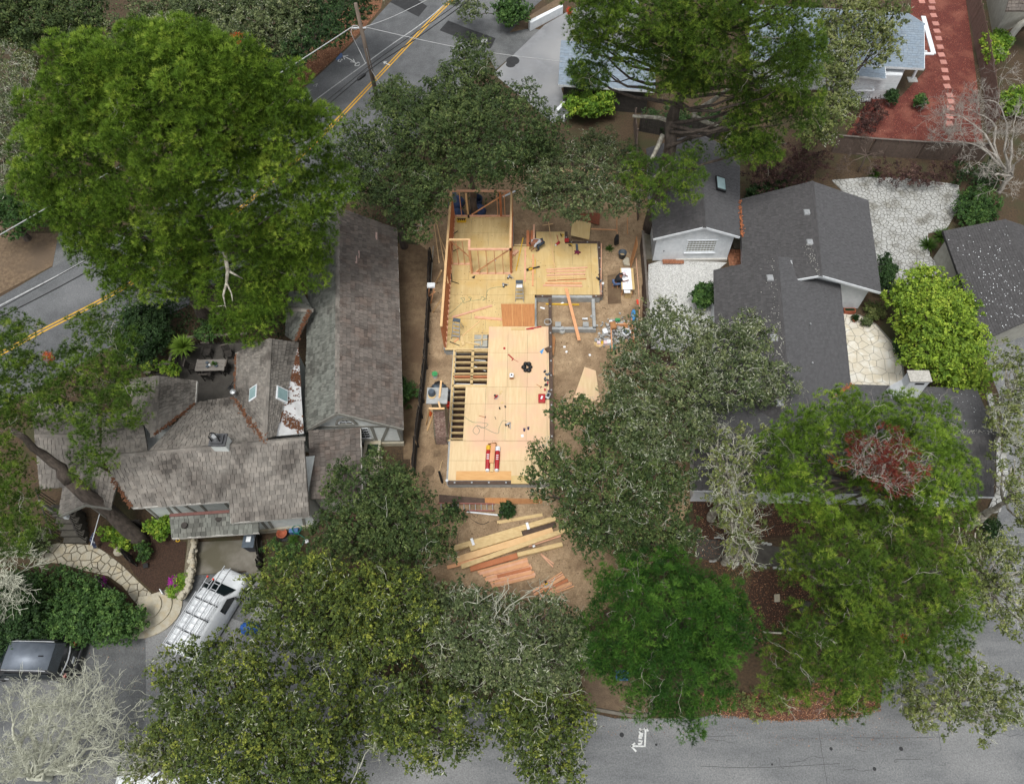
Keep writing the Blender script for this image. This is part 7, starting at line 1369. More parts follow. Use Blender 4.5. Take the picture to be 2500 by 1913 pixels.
bare('bare_tree', 'leafless lichen-white tree over the street at the bottom left', (120, 1900), [(70, 1690, 4.5), (150, 1680, 4.8), (225, 1690, 4.5), (300, 1690, 4), (325, 1770, 4), (250, 1780, 4.5), (30, 1780, 4.5), (170, 1750, 5), (90, 1810, 4.5), (0, 1710, 4), (230, 1880, 4), (10, 1880, 4.5), (300, 1830, 4), (130, 1870, 4.8)], 'lichen', 5, r=.085, fine=.008, trunk_r=.15)
bare('bare_tree', 'leafless grey tree beside the garage at the right edge', (2440, 470), [(2350, 240, 4.5), (2400, 210, 5), (2450, 200, 5), (2330, 300, 4), (2390, 330, 4.5), (2440, 330, 5), (2480, 380, 4), (2400, 420, 3.5), (2470, 270, 5)], 'deadtwig', 5, r=.07, fine=.008, trunk_r=.14)
bare('bare_shrub', 'leafless pinkish-brown shrub against the garden fence', (2095, 420), [(2070, 370, 2), (2110, 350, 2.2), (2140, 370, 2), (2060, 400, 1.6), (2130, 400, 1.8), (2090, 340, 2.2)], 'fencewood', 4, r=.03, trunk_r=.06, cat='shrub', fine=.01)
bare('dead_tree', 'pale dead tree fork at the top left beyond the pine', (185, 110), [(150, 20, 4), (170, 10, 5), (210, 30, 4.5), (130, 50, 3.5)], 'palebark', 3, r=.06, trunk_r=.1, fine=.014)
bare('bare_branch_tree', 'white bare branches on the lower edge of the lower right pine', (2240, 1700), [(2230, 1600, 5), (2260, 1620, 5), (2200, 1620, 4.5), (2265, 1660, 4.5)], 'lichen', 4, r=.05, trunk_r=.08, fine=.013)
bare('bare_branch_tree', 'white bare twigs on the left edge by the stone path', (-20, 1430), [(40, 1360, 3.5), (60, 1400, 3.5), (30, 1440, 3), (70, 1430, 3), (10, 1340, 3.5)], 'lichen', 4, r=.05, trunk_r=.1, fine=.013)
# yucca, grasses, potted plants
def spiky(name, lab, u, v, z, n, L_, w, m, cat, flat=.35):
    T = thing(name, lab, cat, P(u, v, 0)); c = P(u, v, z); mb = MB()
    if z > .3: put('stem', MB().tube([W[T.name], c], .12, 7), M['bark'], T)
    for k in range(n):
        d = rdirs(1)[0]; d[2] = abs(d[2]) * .8 + flat * .4; d = unit(d); s = unit(np.cross(d, V(0, 0, 1))) * w; l = L_ * random.uniform(.75, 1.1); a = c + d * l * .5; b = c + d * l - V(0, 0, l * .22 * (1 - d[2]))
        k0 = len(mb.v); mb.v += [tuple(c - s * .5), tuple(c + s * .5), tuple(a + s * .8), tuple(b), tuple(a - s * .8)]; mb.f += [(k0, k0 + 1, k0 + 2, k0 + 4), (k0 + 4, k0 + 2, k0 + 3)]
    put('blades', mb, M[m], T, kind='stuff', orient=False); return T
yc = spiky('yucca', 'large spiky yucca in a dark pot on the cottage terrace', 447, 848, 1.3, 190, .95, .045, 'yucca', 'yucca')
put('pot', MB().lathe(P(455, 858, 0), [(.3, 0), (.42, .3), (.4, .55), (.32, .55), (.28, .4)], 16), M['black'], label='dark glazed pot at the foot of the yucca', cat='pot', smooth=True)
for lab, u, v, n, L_ in (('strappy grass clump beside the pale paving', 2265, 600, 160, .8), ('second strappy grass clump right of the first', 2300, 580, 160, .9), ('grassy clump under the garage eave', 2370, 525, 140, .9), ('pale strappy clump at the maroon shrubs', 2135, 425, 90, .6), ('bright fern below the cottage side wall', 717, 1318, 60, .45)): spiky('grass_clump', lab, u, v, .1, n, L_, .03, 'grassy', 'grass')
spiky('agave', 'small spiky weeds behind the east floor', 1488, 607, .05, 60, .4, .03, 'grassy', 'weeds')
# leafy undergrowth that nobody could count
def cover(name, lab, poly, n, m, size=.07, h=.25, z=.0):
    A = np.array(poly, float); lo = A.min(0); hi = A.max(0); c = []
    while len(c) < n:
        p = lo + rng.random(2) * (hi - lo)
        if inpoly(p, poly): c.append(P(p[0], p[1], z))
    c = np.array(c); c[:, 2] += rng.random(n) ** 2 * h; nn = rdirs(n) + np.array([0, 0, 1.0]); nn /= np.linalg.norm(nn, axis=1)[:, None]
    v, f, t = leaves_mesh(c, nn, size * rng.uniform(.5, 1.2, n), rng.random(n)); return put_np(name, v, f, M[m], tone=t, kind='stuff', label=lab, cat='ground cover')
M['dryleaf'] = mat('dryleaf', '#7a5038', isl=.35, tone=['#4a3022', '#6e4630', '#8f6245', '#b58f6e'], rough=.9)
M['redchip'] = mat('redchip', '#7a3a30', isl=.35, tone=['#5a2620', '#7a382e', '#96503f', '#b07a66'], rough=.9)
cover('fallen_leaves', 'dry fallen leaves along the upper road edge', [(723, 228), (850, 112), (930, 20), (880, -20), (780, 90), (690, 200), (690, 245)], 6000, 'dryleaf', .05, .03, .01)
cover('fallen_leaves', 'dry fallen leaves on the lower street verge', [(1700, 1690), (1900, 1690), (2155, 1620), (2150, 1735), (2080, 1755), (1900, 1762), (1745, 1748)], 9000, 'dryleaf', .04, .03, .012)
cover('fallen_leaves', 'dry leaf litter in the bed below the right-hand house', [(1690, 1210), (2010, 1230), (2010, 1300), (1840, 1310), (1840, 1392), (2010, 1400), (2010, 1520), (1900, 1620), (1780, 1500), (1700, 1330)], 9000, 'dryleaf', .035, .03, .012)
cover('bark_chips', 'red bark chips covering the yard at the top right', [(2225, 0), (2220, 60), (2260, 170), (2200, 235), (2120, 240), (2060, 340), (2240, 350), (2400, 345), (2385, 200), (2372, 100), (2350, -60), (2220, -60)], 16000, 'redchip', .04, .02, .01)
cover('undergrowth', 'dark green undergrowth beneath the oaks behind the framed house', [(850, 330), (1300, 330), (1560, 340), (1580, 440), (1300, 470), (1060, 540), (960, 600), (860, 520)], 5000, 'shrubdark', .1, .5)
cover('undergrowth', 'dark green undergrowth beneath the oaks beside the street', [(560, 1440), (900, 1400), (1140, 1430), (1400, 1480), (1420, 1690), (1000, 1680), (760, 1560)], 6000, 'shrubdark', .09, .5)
cover('fallen_leaves', 'dry leaves blown along the lower street', [(1400, 1740), (1700, 1755), (2150, 1745), (2300, 1800), (2100, 1830), (1400, 1790)], 500, 'dryleaf', .03, .01, .02)
cover('fallen_leaves', 'dry leaves scattered on the street by the van', [(150, 1560), (400, 1480), (640, 1460), (700, 1560), (380, 1700), (150, 1680)], 500, 'dryleaf', .03, .01, .02)
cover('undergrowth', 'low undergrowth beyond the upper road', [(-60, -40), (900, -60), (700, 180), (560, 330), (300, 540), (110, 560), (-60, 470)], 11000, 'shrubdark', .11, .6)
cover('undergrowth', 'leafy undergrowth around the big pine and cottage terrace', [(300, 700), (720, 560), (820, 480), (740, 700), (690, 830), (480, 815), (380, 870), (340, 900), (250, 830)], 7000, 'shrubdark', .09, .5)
cover('undergrowth', 'garden undergrowth beside the stone path', [(0, 1370), (90, 1380), (250, 1420), (330, 1500), (200, 1560), (0, 1570)], 3500, 'shrub', .06, .3)
# ---------------------------------------------------------------- paving, fences, walls
tag(ground('stone_path', [(70, 1345), (140, 1325), (230, 1330), (262, 1350), (300, 1380), (340, 1420), (372, 1450), (400, 1475), (400, 1490), (365, 1500), (330, 1470), (300, 1430), (265, 1405), (200, 1390), (150, 1375), (80, 1368)], .012, M['grout']))
pth = bpy.data.objects['stone_path']
stones(pth, [(70, 1345), (140, 1325), (230, 1330), (262, 1350), (300, 1380), (340, 1420), (372, 1450), (395, 1468), (375, 1488), (350, 1490), (330, 1470), (300, 1430), (265, 1405), (200, 1390), (150, 1375), (80, 1368)], .014, .42, .05, .035, M['flag'])
for i, (r, z) in enumerate(((1.0, .3), (1.5, .2), (2.0, .1))):
    c = P(352, 1482, 0); a = [c + V(r * math.cos(t), r * math.sin(t) * .8, 0) for t in np.linspace(-1.7, .75, 14)] + [c + V(-.3, .5, 0)]
    put('curved_step', MB().prism(a, V(0, 0, z)), M['flag'], pth)
tr_ = ground('cream_terrace', [(2056, 760), (2100, 768), (2140, 790), (2185, 840), (2205, 880), (2212, 945), (2070, 942)], .02, M['grout2'])
stones(tr_, [(2056, 765), (2100, 772), (2138, 793), (2180, 842), (2200, 882), (2206, 942), (2073, 938)], .022, .5, .025, .02, M['cream'], jit=.42, hj=.05)
cp = ground('crazy_paving', [(2030, 440), (2130, 432), (2250, 438), (2340, 452), (2345, 500), (2310, 560), (2265, 570), (2270, 625), (2300, 660), (2250, 690), (2190, 715), (2150, 712), (2120, 640), (2105, 540), (2060, 470)], .01, M['grout2'])
stones(cp, [(2030, 440), (2130, 432), (2250, 438), (2340, 452), (2345, 500), (2310, 560), (2265, 570), (2270, 625), (2300, 660), (2250, 690), (2190, 715), (2150, 712), (2120, 640), (2105, 540), (2060, 470)], .012, .27, .035, .05, M['palestone'], maxn=300)
gy = ground('white_gravel', [(1583, 645), (1610, 636), (1745, 638), (1775, 640), (1745, 665), (1742, 800), (1660, 860), (1590, 850), (1580, 760), (1582, 690)], .014, M['gravelbed'])
A = [(1583, 645), (1610, 636), (1745, 638), (1775, 640), (1745, 665), (1742, 800), (1660, 860), (1590, 850), (1580, 760), (1582, 690)]
c = lo_ = None; q = rng.random((30000, 2)) * [200, 230] + [1578, 634]; ins, ed = px_inside(q, A); q = q[ins & (ed > 1)][:15000]; gp = np.array([P(u, v, .018) for u, v in q])
n = len(gp); a = rng.uniform(0, 6.28, n); s_ = rng.uniform(.018, .04, n); vv = [gp + np.stack([np.cos(a + k * 2.09) * s_, np.sin(a + k * 2.09) * s_, np.zeros(n)], 1) for k in range(3)] + [gp + np.stack([0 * s_, 0 * s_, s_ * .8], 1)]
v = np.stack(vv, 1).reshape(-1, 3); f = (np.arange(n)[:, None, None] * 4 + np.array([(0, 1, 3), (1, 2, 3), (2, 0, 3)])[None]).reshape(-1, 3); put_np('gravel_stones', v, f, M['whitestone'], gy, kind='stuff')
ground('gravel_edge_soil', [(1566, 640), (1584, 640), (1580, 760), (1588, 870), (1568, 870)], .012, M['mulch'])
ground('shed_side_slab', [(1572, 560), (1600, 560), (1607, 632), (1573, 632)], .016, M['concrete'])
ground('cottage_terrace_floor', [(380, 905), (440, 850), (480, 838), (620, 832), (700, 840), (600, 900), (585, 985), (470, 990), (380, 930)], .02, M['deckfloor'])
ground('mulch_bed', [(300, 1345), (420, 1315), (455, 1322), (448, 1400), (440, 1440), (400, 1455), (370, 1440), (330, 1405)], .02, M['mulch'])
ground('garden_bed', [(215, 1285), (330, 1270), (410, 1290), (410, 1320), (300, 1350), (262, 1348), (225, 1320)], .016, M['mulch'])
ground('path_bed', [(70, 1375), (150, 1385), (265, 1412), (300, 1440), (330, 1480), (300, 1500), (90, 1480)], .01, M['mulch'])
ground('curved_stone_edge', [(2405, 960), (2420, 960), (2440, 1050), (2442, 1100), (2455, 1100), (2460, 1180), (2440, 1250), (2405, 1255), (2430, 1200), (2432, 1060)], .02, M['grout'])
stones(bpy.data.objects['curved_stone_edge'], [(2405, 960), (2420, 960), (2440, 1050), (2442, 1100), (2455, 1100), (2460, 1180), (2440, 1250), (2405, 1255), (2430, 1200), (2432, 1060)], .022, .3, .03, .1, M['palestone'])
for lab, pl in (('white stone edging along the upper side of the front path', [(1745, 1312), (1790, 1318), (1850, 1324), (1880, 1330)]), ('white stone edging along the lower side of the front path', [(1728, 1368), (1800, 1377), (1880, 1385), (1955, 1391)]), ('white stone edging at the right end of the front path', [(2385, 1404), (2432, 1408)])):
    T = thing('stone_edging', lab, 'edging', P(*pl[0], 0)); q = [P(u, v, 0) for u, v in inter(pl, 4)]; L_ = sum(np.linalg.norm(q[i + 1] - q[i]) for i in range(len(q) - 1)); k = int(L_ / .22)
    for i in range(k):
        t = i / max(k - 1, 1) * (len(q) - 1); j = min(int(t), len(q) - 2); p = lerp(q[j], q[j + 1], t - j)
        if random.random() > .15: put('stone', MB().box(p + V(random.uniform(-.03, .03), random.uniform(-.03, .03), .01), random.uniform(.14, .24), random.uniform(.08, .14), random.uniform(.08, .15), random.uniform(-.4, .4)), M['palestone'], T, bevel=.02)
put('bed_stone', MB().prism([P(*p, .02) for p in ((1889, 1450), (1903, 1449), (1904, 1468), (1890, 1469))], V(0, 0, .08)), M['flag'], label='pale square stone alone on the leaf litter', cat='stone', bevel=.03)
put('bed_boulder', MB().lathe(P(292, 1345, 0), [(.28, 0), (.3, .1), (.2, .24), (.05, .28)], 9), M['flag'], label='pale boulder beside the stone path', cat='boulder')
put('white_log', MB().tube([P(1862, 1541, .1), P(1885, 1543, .1), P(1915, 1544, .1)], .05, 7), M['palebark'], label='pale fallen branch on the leaf litter', cat='branch')
put('grey_mat', MB().prism([P(*p, .02) for p in ((1965, 1465), (1985, 1470), (1960, 1495), (1945, 1492))], V(0, 0, .03)), M['deckfloor'], label='dark grey slab beside the lower right pine', cat='slab')
# stepping stones on red mulch
for i, (u, v) in enumerate(((2273, 18), (2250, 4), (2275, 5), (2275, 20), (2279, 38), (2284, 58), (2287, 76), (2291, 94), (2295, 115), (2298, 134), (2303, 152), (2306, 172), (2309, 191), (2312, 211), (2318, 233), (2322, 248), (2320, 264), (2318, 285), (2317, 302))):
    if i == 0: continue
    nth = 'leftmost topmost second third fourth fifth sixth seventh eighth ninth tenth eleventh twelfth thirteenth fourteenth fifteenth sixteenth last'.split()[i - 1]
    put('stepping_stone', MB().box(P(u, v, .005), .52, .52, .05, random.uniform(-.08, .08)), M['pink'], label=nth + ' pink square stepping stone from the top on the red mulch' if i > 1 else 'single pink stepping stone left of the stepping stone row', cat='stepping stone', group='pink stepping stones', bevel=.01)
# retaining wall of rubble beside the garage drive
rw = thing('rubble_wall', 'rubble stone wall along the cottage driveway', 'stone wall', P(465, 1380, 0)); put('core', MB().prism([P(u, v, 0) for u, v in ((470, 1325), (482, 1325), (476, 1400), (470, 1440), (450, 1462), (436, 1460), (455, 1435), (462, 1395))], V(0, 0, .62)), M['grout'], rw)
for i in range(120):
    t = i / 119; u, v = [(466, 1320), (459, 1395), (450, 1435), (418, 1470)][0], 0
    q = inter([(470, 1318), (466, 1360), (463, 1395), (455, 1432), (436, 1458)], 8); j = t * (len(q) - 1); k = min(int(j), len(q) - 2); p = lerp(np.array(q[k]), np.array(q[k + 1]), j - k)
    lay = i % 3; put('stone', MB().lathe(P(p[0] + random.uniform(-3, 6) + (4 if lay else 0), p[1], .62 - lay * .2) - V(0, 0, .05), [(.1, 0), (random.uniform(.11, .16), .06), (.09, .13), (.02, .15)], 7), M['flag'], rw)
# driveway walls at the top
put('white_wall', MB().prism([P(u, v, 0) for u, v in ((1290, 69), (1372, 28), (1374, 34), (1294, 76))], V(0, 0, .7)), M['white'], label='low white wall at the top of the driveway', cat='wall')
put('white_wall', MB().prism([P(u, v, 0) for u, v in ((1358, 280), (1382, 255), (1386, 260), (1362, 286))], V(0, 0, .6)), M['white'], label='short white wall beside the yellow-green bush', cat='wall')
put('white_wall', MB().prism([P(u, v, 0) for u, v in ((1374, 296), (1385, 280), (1389, 283), (1378, 299))], V(0, 0, .5)), M['white'], label='second short white wall below the yellow-green bush', cat='wall')
ground('gravel_bank', [(1222, 75), (1290, 40), (1370, -10), (1375, 26), (1290, 68), (1240, 82)], .01, M['shoulder'])
# fences: every board its own part
def fence(name, lab, pl, h, m, step=.15, th=.02, rails=True, post=2.4, jz=.03, cap=False):
    q = [P(u, v, 0) for u, v in pl]; T = thing(name, lab, 'fence', q[0])
    for a, b in zip(q[:-1], q[1:]):
        L_ = np.linalg.norm(b - a); d = (b - a) / L_; n_ = V(-d[1], d[0], 0); k = int(L_ / step)
        for i in range(k):
            c = a + d * (i + .5) * step; hh = h + random.uniform(-jz, jz); put('board', MB().beam(c + n_ * random.uniform(-.008, .008), c + V(0, 0, hh) + n_ * random.uniform(-.03, .03), th, step * .93, up=d), M[m], T)
        if rails:
            for z in (.3, h - .25): put('rail', MB().beam(a + n_ * .05 + V(0, 0, z), b + n_ * .05 + V(0, 0, z), .04, .09), M[m], T)
        for i in range(int(L_ / post) + 1): c = a + d * min(i * post, L_); put('post', MB().beam(c + n_ * .09, c + n_ * .09 + V(0, 0, h), .09, .09), M[m], T)
        if cap: put('cap_rail', MB().beam(a + V(0, 0, h + .03), b + V(0, 0, h + .03), .14, .04), M[cap], T)
    return T
fence('board_fence', 'weathered board fence between the cottage yard and the building site', [(1052, 640), (1048, 760), (1040, 900), (1028, 1020), (1018, 1090), (1012, 1165)], 1.5, 'darkwood')
fence('board_fence', 'grey fence with flat cap between the site and the white gravel yard', [(1562, 600), (1570, 700), (1576, 800), (1580, 860)], 1.5, 'fencewood', cap='greywood')
fence('board_fence', 'tall redwood fence right of the red mulch yard', [(2352, -40), (2370, 60), (2388, 150), (2400, 220), (2410, 330)], 1.9, 'redfence')
fence('board_fence', 'old plank fence below the red mulch yard', [(2030, 372), (2120, 380), (2240, 388), (2330, 392), (2400, 392)], 1.6, 'fencewood', cap='greywood')
fence('board_fence', 'dark plank fence behind the shed', [(1560, 320), (1640, 335), (1760, 340)], 1.6, 'darkwood')
fence('board_fence', 'short dark fence left of the pine trunk', [(1546, 300), (1550, 350), (1550, 430), (1556, 540)], 1.4, 'fencewood')
fence('garden_gate', 'dark timber gate beside the stone path, foot of the leaning pine', [(318, 1360), (338, 1385)], 1.3, 'darkwood', rails=True)
fence('garden_gate', 'dark timber gate panel above the hedge', [(258, 1425), (300, 1455)], 1.2, 'darkwood')
fence('garden_gate', 'dark board screen against the cottage front wall', [(330, 1290), (360, 1285)], 1.2, 'darkwood')
fence('side_fence', 'dark fence with rail beside the garage drive', [(634, 1310), (640, 1370), (640, 1400)], 1.1, 'darkwood')
# terrace furniture
def railing(lab, a, b, h=.95, n=22):
    a = P(*a, 0); b = P(*b, 0); T = thing('railing', lab, 'railing', a); put('top_rail', MB().beam(a + V(0, 0, h), b + V(0, 0, h), .16, .05), M['greywood'], T); put('bottom_rail', MB().beam(a + V(0, 0, .12), b + V(0, 0, .12), .05, .06), M['darkwood'], T)
    for i in range(n + 1): p = lerp(a, b, i / n); put('baluster', MB().beam(p + V(0, 0, .1), p + V(0, 0, h), .04, .04), M['darkwood'], T)
railing('slatted railing along the back of the cottage terrace', (470, 843), (615, 834)); railing('short slatted railing at the terrace planter', (428, 905), (436, 870), n=6); railing('slatted railing along the terrace planter front', (370, 912), (430, 906), n=10); railing('stub railing at the left end of the planter', (368, 928), (384, 928), n=3)
tb_ = thing('patio_table', 'slatted weathered teak table on the cottage terrace', 'table', P(515, 905, 0)); c = P(514, 891, .74); a_ = math.radians(2)
for i in range(9): put('slat', MB().box(c + V(0, -.36 + i * .09, 0), 1.6, .082, .03, a_), M['teakwood'], tb_)
for sx in (-1, 1):
    put('edge_board', MB().box(c + V(sx * .84, 0, 0), .09, .82, .035, a_), M['teakwood'], tb_)
    for sy in (-1, 1): put('leg', MB().box((c[0] + sx * .7, c[1] + sy * .3, 0), .07, .07, .74), M['darkwood'], tb_)
def chair(lab, u, v, rz):
    T = thing('patio_chair', lab, 'chair', P(u, v, 0), 'chairs round the terrace table'); R = Matrix.Translation(Vector(P(u, v, 0))) @ Matrix.Rotation(rz, 4, 'Z')
    for i in range(5): put('seat_slat', MB().box((0, -.2 + i * .1, .43), .48, .085, .025).xf(R), M['darkwood'], T)
    for i in range(6): put('back_slat', MB().beam((-.2 + i * .08, -.24, .45), (-.2 + i * .08, -.34, .95), .06, .02, up=(0, 1, 0)).xf(R), M['darkwood'], T)
    put('back_rail', MB().beam((-.26, -.34, .96), (.26, -.34, .96), .05, .07).xf(R), M['greywood'], T)
    for sx in (-1, 1):
        for sy in (-1, 1): put('leg', MB().box((sx * .23, sy * .22, 0), .05, .05, .62 if sy > 0 else .45).xf(R), M['darkwood'], T)
        put('armrest', MB().beam((sx * .25, -.25, .63), (sx * .25, .25, .63), .05, .03).xf(R), M['darkwood'], T)
chair('dark slatted chair at the left end of the teak table', 478, 905, -math.pi / 2); chair('dark slatted chair behind the teak table', 511, 868, math.pi); chair('dark slatted chair in front of the teak table', 512, 922, 0); chair('dark slatted armchair turned away right of the teak table', 562, 872, math.radians(200)); chair('dark slatted chair at the right end of the teak table', 552, 905, math.pi / 2)
T = thing('centrepiece', 'small potted plants and white vessel on the teak table', 'plants', c + V(.15, 0, .04))
put('white_jug', MB().lathe(c + V(0, -.05, .035), [(.06, 0), (.08, .08), (.05, .16)], 10), M['white'], T); 
for k, (dx, dy) in enumerate(((-.2, .12), (.3, .08), (-.12, -.15), (.4, -.1))): put('pot', MB().lathe(c + V(dx, dy, .035), [(.07, 0), (.1, .1), (.08, .1)], 10), M['greyplastic'], T)
spk = MB()
for k in range(40): d = rdirs(1)[0]; d = unit(d + V(0, 0, .6)); p = c + V(.25, .02, .1); spk.beam(p, p + d * .22, .03, .006)
put('leaves', spk, M['shrubbright'], T, kind='stuff')
put('bbq_tool', MB().beam(P(560, 945, .05), P(570, 930, .5), .03, .03).beam(P(565, 940, .02), P(560, 950, .02), .25, .03), M['black'], label='small black stand at the edge of the terrace', cat='stand')
# things beside the cottage and garage
T = thing('wheelie_bin', 'dark blue wheeled bin with white label at the garage', 'bin', P(622, 1335, 0)); cbin = W[T.name]; put('body', MB().loft([[cbin + V(x * .24, y * .26, 0) for x, y in ((-1, -1), (1, -1), (1, 1), (-1, 1))], [cbin + V(x * .3, y * .34, 1.0) for x, y in ((-1, -1), (1, -1), (1, 1), (-1, 1))]]), mat('binblue', '#252a38', '#1f2430', .6, 5), T, bevel=.02); put('lid', MB().box(cbin + V(0, 0, 1.0), .64, .72, .06), M['greyplastic'], T, bevel=.02); put('sticker', MB().box(cbin + V(-.02, .1, 1.062), .24, .3, .004), M['white'], T)
for s_ in (-1, 1): put('wheel', MB().tube([cbin + V(s_ * .2, .3, .1), cbin + V(s_ * .26, .3, .1)], .1, 10), M['rubber'], T)
T = thing('terracotta_pot', 'round terracotta pot beside the cottage wall', 'pot', P(692, 1305, 0)); put('pot', MB().lathe(W[T.name], [(.2, 0), (.28, .3), (.3, .34), (.24, .34), (.2, .2), (.02, .18)], 16), M['terracotta'], T, smooth=True); put('stand', MB().box(W[T.name] + V(.05, -.12, 0), .5, .5, .06), M['black'], T)
T = thing('garden_hose', 'green garden hose coiled on a blue reel by the cottage wall', 'hose', P(730, 1298, 0)); c = W[T.name]; put('reel', MB().box(c + V(-.2, .05, 0), .5, .4, .4), M['blue'] if False else mat('reelblue', '#4a6f9c', '#3c5d85', .6, 5), T, bevel=.03)
put('hose', MB().tube([c + V(.24 * math.cos(t) * (1 + .1 * math.sin(t * 3)), .22 * math.sin(t), .42 + .003 * t) for t in np.linspace(0, 30, 110)] + [P(744, 1312, .2), P(741, 1322, .02), P(738, 1330, .02)], .022, 5), M['hose'], T)
put('white_ball', MB().lathe(P(750, 1322, 0), [(.03, 0), (.12, .06), (.13, .13), (.1, .2), (.02, .25)], 12), M['white'], label='white ball lamp beside the garden hose', cat='lamp', smooth=True)
fp = thing('flagpole', 'white flagpole with a furled blue and white flag at the porch', 'flag', P(232, 1335, 0)); put('pole', MB().tube([P(222, 1330, 1.0), P(243, 1254, 1.9)], .022, 6), M['white'], fp)
put('flag', MB().loft([[P(228, 1300, 1.3) + V(.05 * math.cos(t), .03 * math.sin(t), 0) for t in np.linspace(0, 5.2, 6)], [P(224, 1318, .8) + V(.13 * math.cos(t), .07 * math.sin(t), 0) for t in np.linspace(0, 5.2, 6)], [P(232, 1335, .3) + V(.1 * math.cos(t), .05 * math.sin(t), 0) for t in np.linspace(0, 5.2, 6)]]), mat('flagcloth', '#2c3450', '#c9ccd4', .85, 7, fac=(.55, .6)), fp)
put('yellow_ring', MB().tube([P(434, 1318, .1) + V(.1 * math.cos(t), .07 * math.sin(t), 0) for t in np.linspace(0, 6.28, 14)], .02, 5), M['yellowtool'], label='yellow ring lying at the top of the mulch bed', cat='ring')
put('path_light', MB().box(P(356, 1380, .02), .2, .2, .12, .3).box(P(356, 1380, .14), .24, .24, .03, .3), M['black'], label='small dark square path light in the mulch bed', cat='light')
put('white_sign', MB().beam(P(392, 1438, .3), P(399, 1450, .3), .04, .3), M['white'], label='small white board at the end of the stone path', cat='board')
T = thing('planter_box', 'terracotta planter trough by the white gable wall', 'planter', P(2071, 762, .02)); put('trough', MB().box(W[T.name], .72, .3, .3), M['terracotta'], T); put('soil', MB().box(W[T.name] + V(0, 0, .3), .62, .2, .01), M['shrubdark'], T)
T = thing('flower_pot', 'round terracotta pot with a green plant on the cream terrace', 'pot', P(2085, 782, .02)); put('pot', MB().lathe(W[T.name], [(.13, 0), (.2, .24), (.17, .24), (.12, .1)], 14), M['terracotta'], T); spk = MB()
for k in range(60): d = unit(rdirs(1)[0] + V(0, 0, .8)); p = W[T.name] + V(0, 0, .22); spk.beam(p, p + d * .3, .05, .008)
put('leaves', spk, M['shrub'], T, kind='stuff')
# blue things glimpsed between the trees
T = thing('blue_tarp', 'bright blue tarp bundle beside the van', 'tarp', P(614, 1528, 0)); 
for k in range(4): put('fold', MB().lathe(W[T.name] + V(random.uniform(-.2, .2), random.uniform(-.2, .2), 0), [(.3, 0), (.32, .3), (.2, .6), (.03, .7)], 9), M['blue'], T, smooth=True)
T = thing('blue_bin', 'blue recycling crate at the street edge under the pine', 'crate', P(1518, 1650, .02)); put('crate', MB().box(W[T.name], .6, .4, .3), M['blue'], T, bevel=.02); put('rim', MB().box(W[T.name] + V(0, 0, .3), .66, .46, .04), M['blue'], T)
# ---------------------------------------------------------------- utility pole and cables
up_ = thing('utility_pole', 'grey wooden utility pole beside the upper road', 'pole', P(926, 262, 0)); pb0 = P(926, 262, 0)
ptop = PY(868, 8, pb0[1] - .1); put('pole', MB().tube([pb0, lerp(pb0, ptop, .5), ptop], [.17, .15, .12], 10), M['polewood'], up_, smooth=True)
arm = PY(878, 68, pb0[1] - .1); put('insulator_arm', MB().beam(arm + V(-.55, 0, 0), arm + V(.45, 0, 0), .06, .08), M['white'], up_); put('wire_loop', MB().tube([arm + V(-.6 + .25 * math.cos(t) + .3, .05, .15 * math.sin(t)) for t in np.linspace(0, 5, 12)], .025, 5), M['cablew'], up_)
put('ground_wire', MB().tube([arm + V(.2, -.16, -1.5), lerp(pb0, ptop, .4) + V(.1, -.17, 0), P(955, 250, 1.2)], .02, 5), M['cablew'], up_)
def wire(lab, pts, r, m): return put('overhead_cable', MB().tube(curve_px(pts, 10), r, 5), M[m], label=lab, cat='cable')
a0_ = arm + V(-.55, 0, .05)
wire('pale overhead cable running left from the pole behind the big pine', [a0_, P(677, 182, a0_[2] - .4), P(400, 345, a0_[2] - .8), P(135, 495, a0_[2] - .6), P(-120, 642, a0_[2])], .035, 'cablew')
wire('pale overhead cable running from the pole up over the asphalt patch', [arm + V(.3, 0, .05), P(960, 40, arm[2] - .1), P(1060, -10, arm[2]), P(1150, -60, arm[2])], .022, 'cablew')
wire('dashed pale service cable from the pole to the blue-grey roof', [arm + V(.45, 0, .05), P(1090, 110, arm[2] - 1.2), P(1240, 134, arm[2] - 2.2), P(1372, 150, 3.6)], .02, 'cablew')
wire('thin cable dropping from the pole to the road side', [arm + V(-.5, 0, 0), P(858, 82, arm[2] - .3), P(880, 128, arm[2] - 1.6), P(893, 155, 5.4)], .02, 'cablew')
pz = 5.2
wire('upper black cable following the upper road', [P(1180, -60, pz), P(1128, 0, pz), P(1000, 90, pz - .1), P(905, 158, pz), P(785, 255, pz - .2), P(500, 470, pz - .4), P(215, 632, pz - .5), P(0, 752, pz - .3), P(-150, 830, pz)], .025, 'cable')
wire('lower black cable with a splice, following the upper road', [P(1200, -50, pz), P(1145, 0, pz), P(1010, 98, pz - .1), P(905, 168, pz), P(785, 267, pz - .2), P(500, 490, pz - .4), P(217, 660, pz - .5), P(0, 774, pz - .3), P(-150, 850, pz)], .035, 'cable')
put('cable_splice', MB().tube([P(872, 196, pz - .05), P(876, 192, pz), P(890, 182, pz), P(893, 179, pz - .05)], [.05, .12, .12, .05], 8), M['black'], label='black splice case on the cable left of the pole', cat='splice case', smooth=True)
wire('thin dark cable over the side street at the right edge', [P(2340, 1580, 4), P(2430, 1650, 4), P(2560, 1740, 4)], .02, 'cable')
